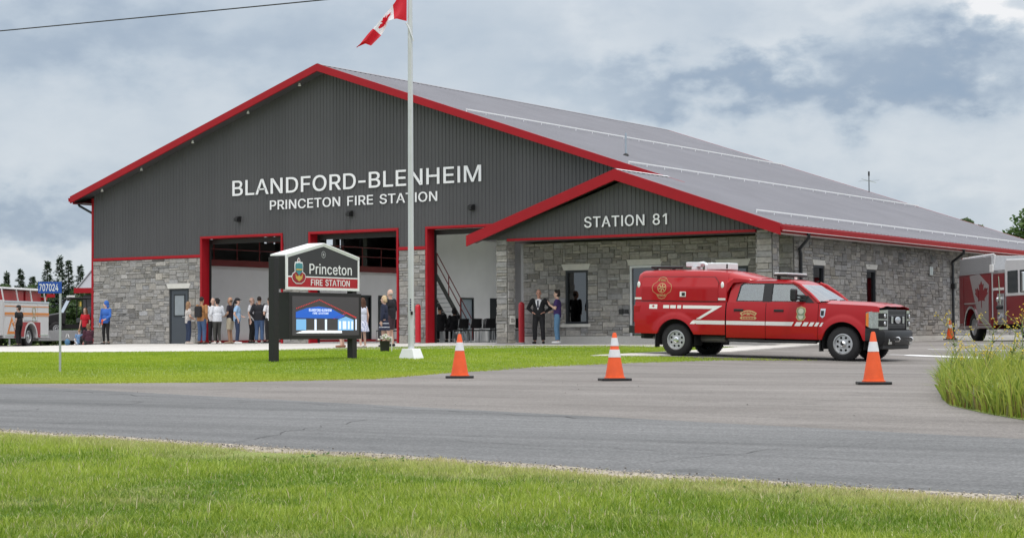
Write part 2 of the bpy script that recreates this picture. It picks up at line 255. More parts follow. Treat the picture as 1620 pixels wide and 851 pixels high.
# letter outlines (advance | outlines ; holes / further outlines), 500 units per em
GLYPHS = {
'A': '240|8,0,101,254,138,254,231,0,198,0,144,151,141,159,138,167,135,176,132,186,116,239,123,239,106,185,95,151,43,0;55,71,55,99,185,99,185,71',
'B': '228|30,0,30,254,121,254,133,254,145,252,155,249,164,245,173,240,180,235,186,228,190,221,194,213,197,205,199,196,199,187,199,179,198,172,196,166,193,160,190,155,187,150,183,146,178,143,173,140,168,137,163,135,157,133,157,131,164,130,170,129,176,126,182,123,187,119,192,114,197,108,201,102,205,94,207,86,208,78,209,68,208,59,207,50,204,41,200,33,195,26,189,20,181,14,172,9,162,5,151,2,138,1,123,0;62,29,122,29,136,29,148,31,157,35,165,40,171,46,175,53,177,60,178,68,177,75,176,81,174,86,171,92,168,97,163,102,158,106,153,109,147,112,140,114,132,115,124,115,62,115;62,143,119,143,126,143,132,144,138,146,144,148,149,151,154,155,158,159,162,163,164,168,166,174,168,180,168,186,167,194,165,202,161,208,156,214,150,219,141,223,131,225,120,226,62,226',
'C': '255|134,-3,118,-2,103,1,88,6,75,12,63,21,52,32,43,44,35,58,28,73,24,90,21,108,20,127,21,146,24,165,28,181,35,197,43,210,52,223,63,233,75,242,88,249,103,254,118,257,134,258,143,257,152,256,161,255,170,252,178,249,186,245,194,241,201,236,208,230,214,224,219,217,224,209,228,201,232,193,234,184,236,174,204,174,202,180,200,186,198,192,195,197,191,202,187,206,183,211,179,214,174,217,169,220,163,223,158,224,152,226,146,227,140,228,134,228,122,227,111,225,101,221,92,216,83,210,75,202,68,192,62,182,58,170,54,157,52,143,52,127,52,111,54,97,58,84,63,72,68,62,75,53,83,45,92,38,101,33,112,29,122,27,134,26,140,27,146,27,152,28,158,30,163,32,169,34,174,37,179,40,183,44,187,48,191,52,195,57,198,62,200,68,202,74,204,80,236,80,234,71,232,62,228,53,224,45,219,38,214,31,208,25,201,19,194,14,187,9,179,5,170,2,162,0,153,-2,143,-3',
'D': '251|109,0,48,0,48,29,107,29,122,29,136,31,148,35,159,40,169,47,177,55,184,64,189,75,194,86,197,99,199,113,200,128,199,142,197,156,194,169,190,180,184,191,177,200,169,208,160,214,149,219,138,223,125,225,110,226,47,226,47,254,113,254,131,253,147,251,162,246,176,239,189,231,200,221,209,209,217,196,223,181,227,164,230,147,231,128,230,109,227,91,223,74,217,59,209,46,199,34,188,24,175,15,161,9,145,4,128,1/62,254,62,0,30,0,30,254',
'E': '209|30,0,30,254,186,254,186,226,62,226,62,143,178,143,178,114,62,114,62,29,188,29,188,0',
'F': '205|30,0,30,254,185,254,185,226,62,226,62,139,173,139,173,111,62,111,62,0',
'G': '260|134,-3,118,-2,102,1,88,6,75,13,63,21,52,32,42,44,35,58,28,73,24,90,21,108,20,127,21,146,24,165,28,181,35,197,42,210,52,223,62,233,74,242,88,249,102,254,117,257,132,258,142,257,152,256,161,254,170,252,179,248,187,245,194,240,202,235,208,229,214,222,220,216,225,208,229,200,232,192,235,183,237,174,204,174,202,180,199,186,197,191,194,197,190,201,186,206,182,210,178,213,173,217,168,220,163,222,158,224,152,226,146,227,139,228,133,228,122,227,111,225,101,221,92,216,83,210,75,202,68,193,62,182,58,170,54,157,52,143,52,127,52,111,54,97,58,84,63,72,68,62,75,53,83,45,92,38,102,33,112,29,123,27,134,26,145,27,155,29,164,32,172,36,180,41,187,47,193,54,198,62,202,70,205,80,207,90,207,101,217,100,141,100,141,128,239,128,239,100,238,85,236,71,231,58,225,45,218,34,209,25,199,16,188,9,176,4,163,0,149,-3',
'H': '258|30,0,30,254,62,254,62,144,196,144,196,254,228,254,228,0,196,0,196,116,62,116,62,0',
'I': '98|33,0,33,254,66,254,66,0',
'J': '198|93,-3,76,-2,62,2,49,8,38,16,28,27,22,40,18,56,17,73,17,86,49,86,49,73,50,62,52,52,56,44,61,37,67,32,75,28,83,26,93,25,102,26,110,28,117,32,124,37,129,44,133,52,135,62,136,73,136,254,168,254,168,73,167,56,163,40,156,27,147,16,136,8,123,2,108,-2',
'L': '196|30,0,30,254,62,254,62,29,181,29,181,0',
'M': '314|30,0,30,254,76,254,157,40,238,254,284,254,284,0,252,0,252,208,171,0,143,0,61,208,61,0',
'N': '262|30,0,30,254,68,254,172,91,174,88,176,84,179,80,181,75,194,53,197,47,200,41,204,34,207,27,202,27,202,34,201,41,201,47,200,54,200,79,199,97,199,254,232,254,232,0,193,0,101,145,89,165,74,191,54,226,60,227,61,192,62,164,62,145,62,0',
'O': '267|133,-3,118,-2,103,1,88,6,75,12,63,21,52,32,43,44,35,58,28,73,24,90,21,108,20,127,21,146,24,165,28,181,35,197,43,210,52,223,63,233,75,242,88,249,103,254,118,257,133,258,149,257,164,254,179,249,192,242,204,233,215,223,224,210,232,197,238,181,243,165,246,146,247,127,246,108,243,90,238,73,232,58,224,44,215,32,204,21,192,12,179,6,164,1,149,-2;133,26,145,27,155,29,165,33,175,38,184,44,191,52,198,61,204,72,209,84,212,97,214,111,215,127,214,143,212,157,209,170,204,182,198,193,191,202,184,210,175,216,165,221,155,225,145,227,133,228,122,227,112,225,102,221,92,216,83,210,75,202,69,193,63,182,58,170,54,157,52,143,52,127,52,111,54,97,58,84,63,72,69,62,75,52,83,45,92,38,102,33,112,29,122,27',
'P': '222|30,0,30,254,118,254,132,254,144,252,156,248,166,244,175,238,183,231,190,223,195,215,199,205,202,195,204,185,204,174,204,163,202,152,199,142,195,133,190,124,183,116,175,109,166,104,156,99,144,96,132,94,118,93,62,93,62,0;62,121,116,121,126,122,134,123,142,125,149,128,154,132,159,136,163,141,167,147,169,153,171,160,172,166,172,174,172,181,171,188,169,195,167,201,163,206,159,211,154,216,148,219,142,222,134,224,126,226,116,226,62,226',
'R': '224|30,0,30,254,118,254,132,254,145,252,156,249,167,244,176,239,183,232,190,225,195,217,199,207,202,198,204,187,205,176,204,165,202,154,199,145,195,136,190,127,183,120,175,114,166,109,156,104,145,101,132,99,118,99,62,99,62,0;62,128,117,128,126,128,135,129,142,131,149,133,155,137,160,141,164,145,167,150,169,156,171,162,172,169,173,176,172,183,171,190,169,197,167,202,164,208,159,212,155,216,149,220,142,223,134,224,126,226,116,226,62,226/177,0,113,104,149,104,214,0',
'S': '223|112,-4,98,-4,86,-2,74,1,64,5,54,10,46,15,38,22,32,30,27,39,23,48,20,58,19,68,52,68,53,61,55,55,58,49,62,44,66,39,71,35,77,32,83,29,90,27,97,26,104,25,112,25,120,25,128,26,136,28,143,30,149,33,155,37,160,41,165,46,168,51,171,57,172,63,173,70,172,75,171,81,169,85,166,89,162,93,158,96,153,100,148,102,142,105,136,107,129,109,122,111,92,120,77,124,64,130,53,137,43,145,36,153,30,163,27,174,26,186,27,197,29,206,32,215,37,224,44,231,51,238,59,244,69,249,79,253,90,256,101,257,114,258,126,257,137,256,148,253,158,249,167,244,175,238,182,232,189,224,193,216,197,208,199,199,200,189,169,189,167,198,163,206,158,213,151,219,143,223,134,227,124,229,112,229,105,229,97,228,90,226,84,224,78,221,73,218,68,214,64,209,61,204,59,199,58,194,58,188,58,182,60,176,62,171,65,167,70,163,74,160,79,157,85,154,90,152,96,150,101,148,106,147,132,140,138,138,144,136,150,134,156,132,162,129,168,126,174,123,179,119,185,115,189,110,194,105,197,99,200,92,202,85,204,78,204,69,203,59,201,50,198,40,193,32,187,24,180,17,171,11,162,5,151,1,139,-2,126,-4',
'T': '224|16,226,16,254,208,254,208,226,128,226,128,0,96,0,96,226',
'U': '259|129,-4,115,-3,101,-1,89,3,77,8,66,14,57,22,49,30,42,40,37,51,33,62,31,74,30,87,30,254,62,254,62,89,63,80,64,72,67,64,70,57,75,50,80,44,86,38,94,34,101,30,110,28,119,26,129,26,140,26,149,28,157,30,165,34,172,38,179,44,184,50,188,57,192,64,194,72,196,80,196,89,196,254,229,254,229,87,228,74,226,62,222,51,216,40,210,30,201,22,192,14,182,8,170,3,157,-1,144,-3',
'V': '240|102,0,8,254,42,254,96,103,99,96,101,88,104,79,108,69,124,15,117,15,133,69,145,103,197,254,231,254,139,0',
'W': '343|78,0,8,254,41,254,82,98,88,73,93,47,98,20,95,20,100,47,106,73,112,98,153,254,190,254,231,98,237,73,243,47,249,20,244,20,249,47,255,73,261,98,302,254,335,254,265,0,228,0,184,161,182,170,180,178,178,187,176,196,174,205,172,215,170,226,168,237,175,237,167,197,166,188,164,179,161,170,159,161,115,0',
'X': '237|9,0,109,142,109,118,15,254,52,254,89,200,102,181,105,177,107,172,109,168,112,164,114,160,116,156,119,151,122,146,116,146,126,164,128,168,131,172,133,176,136,181,149,200,187,254,223,254,129,119,129,143,228,0,191,0,146,65,134,83,132,86,129,90,127,94,125,98,123,102,120,106,118,111,115,116,122,116,113,98,110,94,108,91,106,87,103,83,91,65,46,0',
'Y': '236|102,0,102,104,8,254,46,254,96,172,100,165,104,159,108,152,111,146,114,139,118,132,121,124,125,115,112,115,115,124,119,132,122,140,126,146,129,153,133,159,136,166,140,172,191,254,228,254,134,104,134,0',
'-': '227|168,122,168,94,57,94,57,122',
'0': '227|113,-3,100,-2,87,0,76,5,65,12,56,21,47,31,40,43,34,57,30,72,27,89,25,107,24,127,25,147,27,165,30,182,35,197,40,211,48,223,56,234,65,242,76,249,87,254,100,257,113,258,127,257,139,254,151,249,161,242,171,234,179,223,186,211,192,197,197,182,200,165,202,147,203,127,202,107,200,89,197,72,192,57,186,43,179,31,171,21,162,12,151,5,140,0,127,-2;113,25,122,26,131,28,138,32,145,37,151,44,157,52,161,61,165,72,168,84,170,97,171,111,172,127,171,143,170,157,168,170,165,182,161,193,157,203,151,211,145,218,138,223,131,227,122,229,113,230,104,229,96,227,88,223,82,218,75,211,70,203,65,193,62,182,59,170,56,157,55,143,55,127,55,111,56,97,59,84,62,72,65,61,70,52,75,44,82,37,88,32,96,28,104,26',
'1': '200|138,254,138,0,106,0,106,214,43,172,43,204,106,254',
'2': '227|32,0,32,24,117,114,124,122,130,129,136,135,141,141,146,147,149,153,153,158,155,163,157,169,159,174,160,180,160,186,160,192,159,198,157,204,154,209,150,214,146,218,142,222,137,224,131,227,125,228,119,229,112,230,105,229,98,228,92,226,86,224,81,220,77,216,73,212,69,207,67,201,65,195,64,188,64,181,33,181,33,192,35,202,39,212,43,221,49,229,55,237,63,243,72,248,81,252,91,255,101,257,112,258,124,257,134,255,144,252,153,248,161,243,169,237,175,230,181,223,185,214,188,205,190,196,191,186,190,179,189,172,188,166,185,159,182,152,179,145,174,137,168,129,161,121,153,111,144,101,133,90,76,30,76,28,195,28,195,0',
'3': '227|109,-3,98,-3,87,-1,76,1,66,5,57,9,49,15,41,21,35,29,30,37,26,46,23,55,22,66,55,66,56,60,57,54,60,48,63,44,67,39,72,35,77,32,83,30,89,28,95,26,102,25,109,25,117,25,124,26,131,28,138,30,143,33,149,37,153,41,157,46,160,52,163,58,164,65,165,72,164,79,163,86,161,92,158,98,154,104,150,109,144,113,137,117,130,120,121,122,111,123,101,124,78,124,78,150,144,224,144,226,35,226,35,254,186,254,186,230,106,139,106,144,119,145,132,144,144,142,154,138,164,133,172,127,179,119,185,111,190,102,194,93,196,83,196,72,196,62,194,51,190,42,185,33,179,25,172,18,164,12,154,6,144,2,133,-1,121,-3',
'4': '227|20,53,20,79,123,254,155,254,54,83,54,81,207,81,207,53/141,0,141,61,141,73,141,159,171,159,171,0',
'6': '227|113,-3,102,-3,91,-1,81,3,71,7,62,13,55,20,48,28,42,37,38,47,34,58,32,69,32,81,32,90,34,100,36,109,40,119,45,130,51,142,59,156,69,170,126,254,161,254,75,131,73,131,75,134,77,137,80,141,83,144,86,147,90,149,94,152,98,153,102,155,107,156,112,157,117,157,129,156,139,155,149,152,158,147,166,142,173,136,179,128,185,120,189,111,192,101,194,90,194,79,194,67,192,56,188,46,184,36,178,28,171,20,164,13,155,7,146,3,135,-1,125,-3;113,24,120,25,127,26,133,28,139,31,145,35,149,40,154,45,157,51,160,57,162,64,163,71,164,79,163,86,162,94,160,100,157,107,154,112,149,118,145,122,139,126,133,129,127,131,120,132,113,133,106,132,99,131,93,129,87,126,81,122,77,118,73,113,69,107,66,101,64,94,63,87,62,79,63,71,64,64,66,57,69,51,73,45,77,40,81,35,87,31,93,28,99,26,106,25',
'7': '227|48,0,162,226,31,226,31,254,195,254,195,226,82,0',
'8': '227|113,-3,101,-3,89,-1,78,2,68,6,58,11,50,17,43,23,37,31,32,39,29,48,27,58,26,68,26,76,28,83,30,91,33,98,36,104,40,110,45,116,51,121,56,125,63,128,69,131,76,132,76,133,67,136,59,141,52,147,46,154,41,162,38,171,36,180,35,190,36,200,38,209,41,217,45,225,51,232,57,239,65,244,73,249,82,253,92,256,102,257,113,258,124,257,134,256,144,253,153,249,161,244,169,239,175,232,181,225,185,217,188,209,190,200,191,190,190,180,188,171,185,162,180,154,174,147,167,141,159,137,150,133,150,132,157,131,164,128,170,125,176,121,181,116,186,110,190,104,194,98,197,91,199,83,200,76,200,68,200,58,198,48,194,39,189,31,183,23,176,17,168,11,158,6,148,2,137,-1,126,-3;113,25,121,25,129,26,136,28,142,30,148,33,153,37,158,41,161,46,164,51,167,57,168,63,168,69,168,76,167,83,164,89,161,94,157,99,153,104,147,108,141,111,135,114,128,116,121,117,113,118,105,117,98,116,91,114,85,111,79,108,73,104,69,99,65,94,62,89,59,83,58,76,58,69,58,63,59,57,61,51,64,46,68,41,73,37,78,33,84,30,90,28,97,26,105,25;113,145,120,145,126,146,132,148,137,150,142,153,146,157,150,161,154,165,156,170,158,176,159,182,160,188,159,194,158,200,156,205,154,210,151,215,147,218,142,222,138,225,132,227,126,229,120,230,113,230,106,230,100,229,94,227,89,225,84,222,79,218,76,215,72,210,70,205,68,200,67,194,66,188,67,182,68,176,70,170,72,165,76,161,79,157,84,153,89,150,94,148,100,146,107,145',
'n': '205|57,113,57,0,26,0,26,190,56,190,56,144,51,144,56,156,62,166,68,175,76,181,84,186,94,189,103,192,114,192,123,192,132,190,140,188,147,184,154,180,160,174,166,168,170,160,174,152,176,142,178,132,179,120,179,0,148,0,148,118,147,128,145,137,142,145,136,152,130,158,123,161,114,164,105,165,98,164,92,163,86,161,80,159,75,155,71,151,67,147,63,141,60,135,58,129,57,121',
'r': '130|26,0,26,190,56,190,56,160,58,160,61,167,65,173,70,179,76,184,83,187,90,190,98,192,107,192,108,192,110,192,112,192,115,192,122,192,122,161,121,161,119,162,117,162,115,162,112,162,109,163,106,163,103,163,97,163,91,161,85,160,80,157,75,154,70,151,66,146,63,142,60,137,58,131,57,125,57,118,57,0',
'i': '83|26,0,26,190,57,190,57,0/42,221,38,222,34,223,30,225,27,227,24,230,22,234,21,238,21,242,21,246,22,249,24,253,27,256,30,259,34,260,38,261,42,262,46,261,50,260,54,259,57,256,60,253,62,249,63,246,63,242,63,238,62,234,60,230,57,227,54,225,50,223,46,222',
'c': '198|104,-4,91,-3,79,-1,69,3,58,8,49,15,41,23,34,32,28,43,23,54,20,66,18,80,17,94,18,108,20,122,23,134,28,146,34,156,41,165,49,173,58,180,69,185,79,189,91,191,104,192,111,192,117,191,124,190,130,189,136,187,142,184,147,181,153,178,157,174,162,170,166,166,170,161,173,156,176,150,179,145,181,138,151,131,150,135,149,138,147,141,145,145,143,148,141,150,138,153,135,155,132,158,128,159,125,161,121,162,117,164,113,164,108,165,104,165,95,164,86,162,79,159,73,155,67,150,62,144,58,137,54,129,52,121,50,112,49,103,48,94,49,84,50,75,52,67,54,59,58,51,62,44,67,38,73,33,79,29,86,26,95,24,104,23,108,23,113,24,117,25,121,26,125,27,129,29,132,31,135,33,138,35,141,38,144,41,146,44,148,48,149,51,151,55,152,59,181,51,179,45,177,39,174,33,171,28,167,23,163,19,158,14,153,11,148,7,142,4,136,2,130,0,124,-2,117,-3,111,-4',
't': '114|102,190,102,164,3,164,3,190/32,236,63,236,63,49,63,43,64,38,66,34,68,31,71,28,75,26,80,25,85,25,87,25,88,25,90,25,93,26,95,26,97,26,99,26,101,27,107,1,104,0,102,0,99,-1,96,-1,93,-2,90,-2,87,-2,84,-2,73,-1,62,1,53,5,46,11,40,18,36,26,33,36,32,46',
'e': '202|106,-4,93,-3,80,-1,69,3,58,8,49,15,41,23,34,32,28,42,23,54,20,66,18,79,17,93,18,108,20,121,23,133,28,145,33,155,40,165,48,173,58,180,68,185,78,189,90,191,103,192,110,192,118,191,125,189,133,187,140,184,147,180,153,176,160,170,165,164,170,157,175,150,179,141,182,131,184,121,185,109,186,97,186,85,37,85,37,110,154,110,153,119,151,127,149,134,146,141,141,147,137,152,131,157,125,160,118,163,111,165,103,165,94,165,87,163,80,160,73,157,67,152,62,147,58,141,54,135,52,128,50,121,48,113,48,105,48,89,48,79,50,69,52,61,55,53,59,46,64,40,69,35,76,31,82,27,90,25,98,24,106,23,112,23,117,24,122,25,127,26,131,28,135,31,139,33,143,36,146,40,149,44,151,48,153,53,182,45,180,38,177,32,172,25,168,20,162,14,156,10,149,6,141,2,133,-1,125,-3,116,-4',
'd': '212|98,-4,86,-3,75,-1,65,3,56,8,47,15,40,23,33,32,27,42,23,54,20,66,18,80,17,94,18,109,20,122,23,135,27,146,33,157,40,166,47,174,56,180,65,185,75,189,86,191,98,192,106,192,114,191,121,189,126,186,132,183,136,180,140,177,144,173,147,169,149,166,151,163,153,160,155,160,155,254,186,254,186,0,156,0,156,29,153,29,151,26,149,23,146,19,143,16,140,12,136,8,131,5,126,2,120,-1,114,-3,106,-4;102,23,111,24,118,26,125,28,132,32,137,37,142,43,146,50,150,58,152,66,154,75,155,84,156,95,155,105,154,114,152,123,150,131,146,139,142,145,137,151,132,156,125,160,118,163,111,164,102,165,94,164,86,163,79,160,72,156,67,151,62,145,58,138,54,131,52,122,50,114,49,104,48,95,49,85,50,75,52,67,54,58,58,51,62,44,67,38,73,33,79,29,86,26,94,24',
's': '182|91,-4,81,-4,72,-3,64,-1,56,2,49,5,42,9,36,14,31,19,26,25,23,32,20,39,18,47,47,53,49,46,53,40,57,34,62,30,68,27,75,25,82,23,91,23,100,23,108,25,116,27,122,31,127,36,131,40,133,46,134,51,134,56,132,60,130,64,127,68,123,71,118,74,113,76,106,78,75,85,63,89,52,93,43,98,36,104,31,111,27,119,24,127,23,137,24,145,26,152,29,159,33,166,38,172,43,177,50,181,58,185,66,188,74,190,84,192,94,192,103,192,112,191,120,189,127,186,134,183,140,179,145,175,149,170,153,164,157,158,160,152,162,145,134,139,132,144,129,149,126,153,121,158,116,162,110,164,102,166,94,166,86,166,78,164,71,162,65,158,61,154,57,150,55,144,54,139,55,134,56,129,59,125,62,122,66,119,72,116,78,114,86,111,115,105,127,101,137,97,146,92,153,86,159,79,162,71,165,63,166,53,165,45,163,37,160,30,156,24,151,17,145,12,138,7,130,3,121,0,112,-2,102,-4',
'o': '208|104,-4,91,-3,79,-1,69,3,58,8,49,15,41,23,34,32,28,43,23,54,20,66,18,80,17,94,18,108,20,122,23,134,28,146,34,156,41,165,49,173,58,180,69,185,79,189,91,191,104,192,116,191,128,189,139,185,149,180,159,173,167,165,174,156,180,146,184,134,188,122,190,108,191,94,190,80,188,66,184,54,180,43,174,32,167,23,159,15,149,8,139,3,128,-1,116,-3;104,23,113,24,121,26,129,29,135,33,141,38,146,44,150,51,154,59,156,67,158,75,159,84,160,94,159,103,158,112,156,121,154,129,150,137,146,144,141,150,135,155,129,159,121,162,113,164,104,165,95,164,86,162,79,159,73,155,67,150,62,144,58,137,54,129,52,121,50,112,49,103,48,94,49,84,50,75,52,67,54,59,58,51,62,44,67,38,73,33,79,29,86,26,95,24',
'a': '195|80,-4,71,-4,63,-3,55,0,47,2,40,6,34,11,29,16,24,22,20,29,17,37,16,45,15,54,16,62,17,69,19,75,22,80,25,85,29,90,34,93,39,97,44,99,50,102,56,104,63,105,69,107,76,108,82,109,89,110,117,113,122,114,126,115,130,116,133,117,135,119,136,121,137,124,138,127,138,128,137,134,137,139,135,144,133,148,131,152,128,156,124,159,120,161,115,163,110,164,104,165,98,165,91,165,85,164,80,163,75,161,70,159,66,156,62,153,59,150,56,147,54,144,52,140,50,137,20,146,24,154,29,161,34,167,39,173,46,178,52,182,59,185,66,188,74,190,82,191,89,192,97,192,102,192,108,192,113,191,119,190,126,188,131,186,137,183,143,180,148,176,153,172,157,166,161,160,164,153,167,145,168,136,168,126,168,0,138,0,138,26,136,26,134,23,132,19,129,16,126,12,122,9,118,6,113,3,108,1,102,-2,95,-3,88,-4;85,23,93,23,101,24,108,26,114,29,119,33,124,37,128,42,132,47,134,52,136,57,137,63,138,69,138,95,137,94,135,93,133,92,130,91,127,90,123,89,120,89,116,88,112,87,108,87,104,86,100,86,88,84,82,83,77,82,72,81,67,79,63,77,58,75,55,73,52,70,49,66,47,62,46,58,46,52,46,48,47,43,49,40,51,36,54,33,57,30,61,28,65,26,69,25,74,24,80,23',
'u': '205|91,-3,82,-2,73,-1,65,2,57,5,51,10,44,15,39,22,35,29,31,38,28,47,27,58,26,69,26,190,57,190,57,72,58,62,60,52,63,44,68,37,75,32,82,28,91,26,100,25,107,25,113,27,119,28,125,31,130,34,134,38,138,43,142,48,144,54,146,61,148,68,148,76,148,190,179,190,179,0,149,0,149,46,154,46,149,34,143,23,136,15,129,8,120,4,111,0,101,-2',
'&': '224|98,-3,86,-3,75,-1,65,2,55,6,47,11,39,17,32,23,27,31,23,39,20,48,18,57,17,67,17,74,19,82,21,89,24,95,27,101,32,106,37,112,42,117,49,123,55,128,62,134,70,139,108,168,111,170,113,172,116,174,118,176,121,179,123,181,125,184,127,187,129,191,130,194,131,198,131,202,130,208,129,214,126,218,123,223,118,226,113,228,107,230,101,230,96,230,92,229,88,228,84,227,81,224,77,222,75,219,73,216,71,212,69,208,69,204,68,199,69,195,69,190,71,186,73,182,75,177,78,173,81,168,84,164,102,142,219,0,182,0,86,116,61,146,55,153,51,159,47,166,44,172,41,178,39,185,38,192,38,199,38,207,40,215,42,222,45,229,50,235,55,241,61,245,67,249,75,253,82,255,91,256,100,257,109,256,118,255,126,253,133,249,139,245,145,241,150,236,154,230,158,223,160,217,161,210,162,202,162,196,161,191,159,186,158,181,155,176,152,171,149,167,146,162,142,158,137,154,133,150,128,146,77,109,70,103,64,98,59,92,55,87,52,82,50,77,49,71,48,66,49,60,50,54,52,49,55,44,58,39,62,35,66,32,72,29,77,26,83,25,90,24,96,23,104,24,111,25,119,27,126,30,132,33,139,37,145,42,151,48,156,54,160,61,165,68,168,76,171,84,173,93,174,102,174,112,204,112,203,101,202,90,201,80,198,72,195,64,192,57,189,51,185,46,182,42,179,38,175,34,173,31,166,23,160,17,153,12,144,7,136,3,126,0,117,-2,108,-3',
}

def glyph(ch):
    adv, body = GLYPHS[ch].split('|'); gs = []
    for g in body.split('/'):
        lps = []
        for l_ in g.split(';'):
            q = [float(t) for t in l_.split(',')]; lps.append([(q[i], q[i + 1]) for i in range(0, len(q), 2)])
        gs.append(lps)
    return float(adv), gs
def fatten(lp, d):
    if not d: return lp
    n = len(lp); A = sum(lp[i][0] * lp[(i + 1) % n][1] - lp[(i + 1) % n][0] * lp[i][1] for i in range(n)); s_ = 1 if A > 0 else -1; out = []
    for i in range(n):
        a, b, c = Vector(lp[i - 1]), Vector(lp[i]), Vector(lp[(i + 1) % n]); e1 = (b - a); e2 = (c - b)
        if e1.length < 1e-6 or e2.length < 1e-6: out.append(lp[i]); continue
        e1.normalize(); e2.normalize(); n1 = Vector((e1.y, -e1.x)) * s_; n2 = Vector((e2.y, -e2.x)) * s_; k = n1 + n2
        if k.length < .2: out.append(lp[i]); continue
        k.normalize(); out.append(tuple(b + k * (d / max(.5, k.dot(n1)))))
    return out
GCACHE = {}
def glyph_solid(ch, bold):
    if (ch, bold) in GCACHE: return GCACHE[ch, bold]
    adv, gs = glyph(ch); V_, F_ = [], []
    for j, g in enumerate(gs):
        c = bpy.data.curves.new('g', 'CURVE'); c.dimensions = '2D'; c.fill_mode = 'BOTH'; c.extrude = .5
        for i, lp in enumerate(g):
            q = fatten(lp, bold if i == 0 else -bold); sp = c.splines.new('POLY'); sp.points.add(len(q) - 1); sp.use_cyclic_u = True
            for p, t in zip(sp.points, q): p.co = (t[0], t[1], 0, 1)
        o = bpy.data.objects.new('g', c); me = bpy.data.meshes.new_from_object(o); k = len(V_)
        for v in me.vertices: V_.append((v.co.x, v.co.y, (v.co.z + .5) * (1 + .06 * j)))
        for f in me.polygons: F_.append(tuple(i + k for i in f.vertices))
        bpy.data.objects.remove(o); bpy.data.curves.remove(c); bpy.data.meshes.remove(me)
    GCACHE[ch, bold] = (V_, F_); return V_, F_
def words(name, body, m, parent, place, width, height, bold=0.0, depth=.02, space=1.0, condense=None, curve=None):
    """lettering, one mesh a word; place = (origin of the baseline, right, up, normal); curve(x, y) may bend the line"""
    org, rt, up, nm = [Vector(p) for p in place]; x = 0; runs = []; cur = []
    for ch in body:
        if ch == ' ':
            runs.append(cur); cur = []; x += 140 * space; continue
        adv, gs = glyph(ch)
        if ch == '-': x -= 34; adv -= 34
        cur.append((x, ch)); x += adv * space
    runs.append(cur); k0 = min(p[0] + q for q, c in runs[0][:1] for g in glyph(c)[1] for p in g[0]); k1 = max(p[0] + q for q, c in runs[-1][-1:] for g in glyph(c)[1] for p in g[0])
    cap = max(p[1] for p in glyph('H')[1][0][0]); sx = width / (k1 - k0); sy = height / cap; out = []
    for r_ in runs:
        mb = MB()
        for q, gs in r_:
            V_, F_ = glyph_solid(gs, bold)
            pts = []
            for u, v, d in V_:
                u, v = (u + q - k0) * sx, v * sy
                if curve: u, v = curve(u, v)
                pts.append(org + rt * u + up * v + nm * (d * depth))
            mb.add(pts, F_)
        out.append(mb.build(name, m, parent))
    return out
# ================================================================ ground
def in_poly(P, poly):
    x, y = P[:, 0], P[:, 1]; c = np.zeros(len(P), bool); n = len(poly)
    for i in range(n):
        x0, y0 = poly[i]; x1, y1 = poly[(i + 1) % n]
        if y0 == y1: continue
        t = ((y0 > y) != (y1 > y)) & (x < (x1 - x0) * (y - y0) / (y1 - y0) + x0); c ^= t
    return c
def sheet(name, poly, off, m, step=1.0, skirt=0.0, extent=None, label=None):
    bm = bmesh.new()
    vs = [bm.verts.new((x, y, 0)) for x, y in poly]; bm.faces.new(vs); bmesh.ops.triangulate(bm, faces=list(bm.faces))
    xs = [p[0] for p in poly]; ys = [p[1] for p in poly]
    for ax, lo, hi in ((0, min(xs), max(xs)), (1, min(ys), max(ys))):
        if extent: lo, hi = max(lo, extent[ax][0]), min(hi, extent[ax][1])
        k = math.ceil(lo / step) * step
        while k < hi:
            co = [0, 0, 0]; no = [0, 0, 0]; co[ax] = k; no[ax] = 1
            bmesh.ops.bisect_plane(bm, geom=list(bm.verts) + list(bm.edges) + list(bm.faces), plane_co=co, plane_no=no, dist=1e-5); k += step
    for v in bm.verts: v.co.z = gz(v.co.x, v.co.y) + off
    if skirt:
        be = [e_ for e_ in bm.edges if e_.is_boundary]; r = bmesh.ops.extrude_edge_only(bm, edges=be)
        for g in r['geom']:
            if isinstance(g, bmesh.types.BMVert): g.co.z -= skirt
    bmesh.ops.recalc_face_normals(bm, faces=bm.faces)
    me = bpy.data.meshes.new(name); bm.to_mesh(me); bm.free()
    if len(me.polygons) and sum(p.normal.z for p in me.polygons) < 0: me.flip_normals()
    me.materials.append(m); o = bpy.data.objects.new(name, me); COL.objects.link(o); o['kind'] = 'structure'
    return o

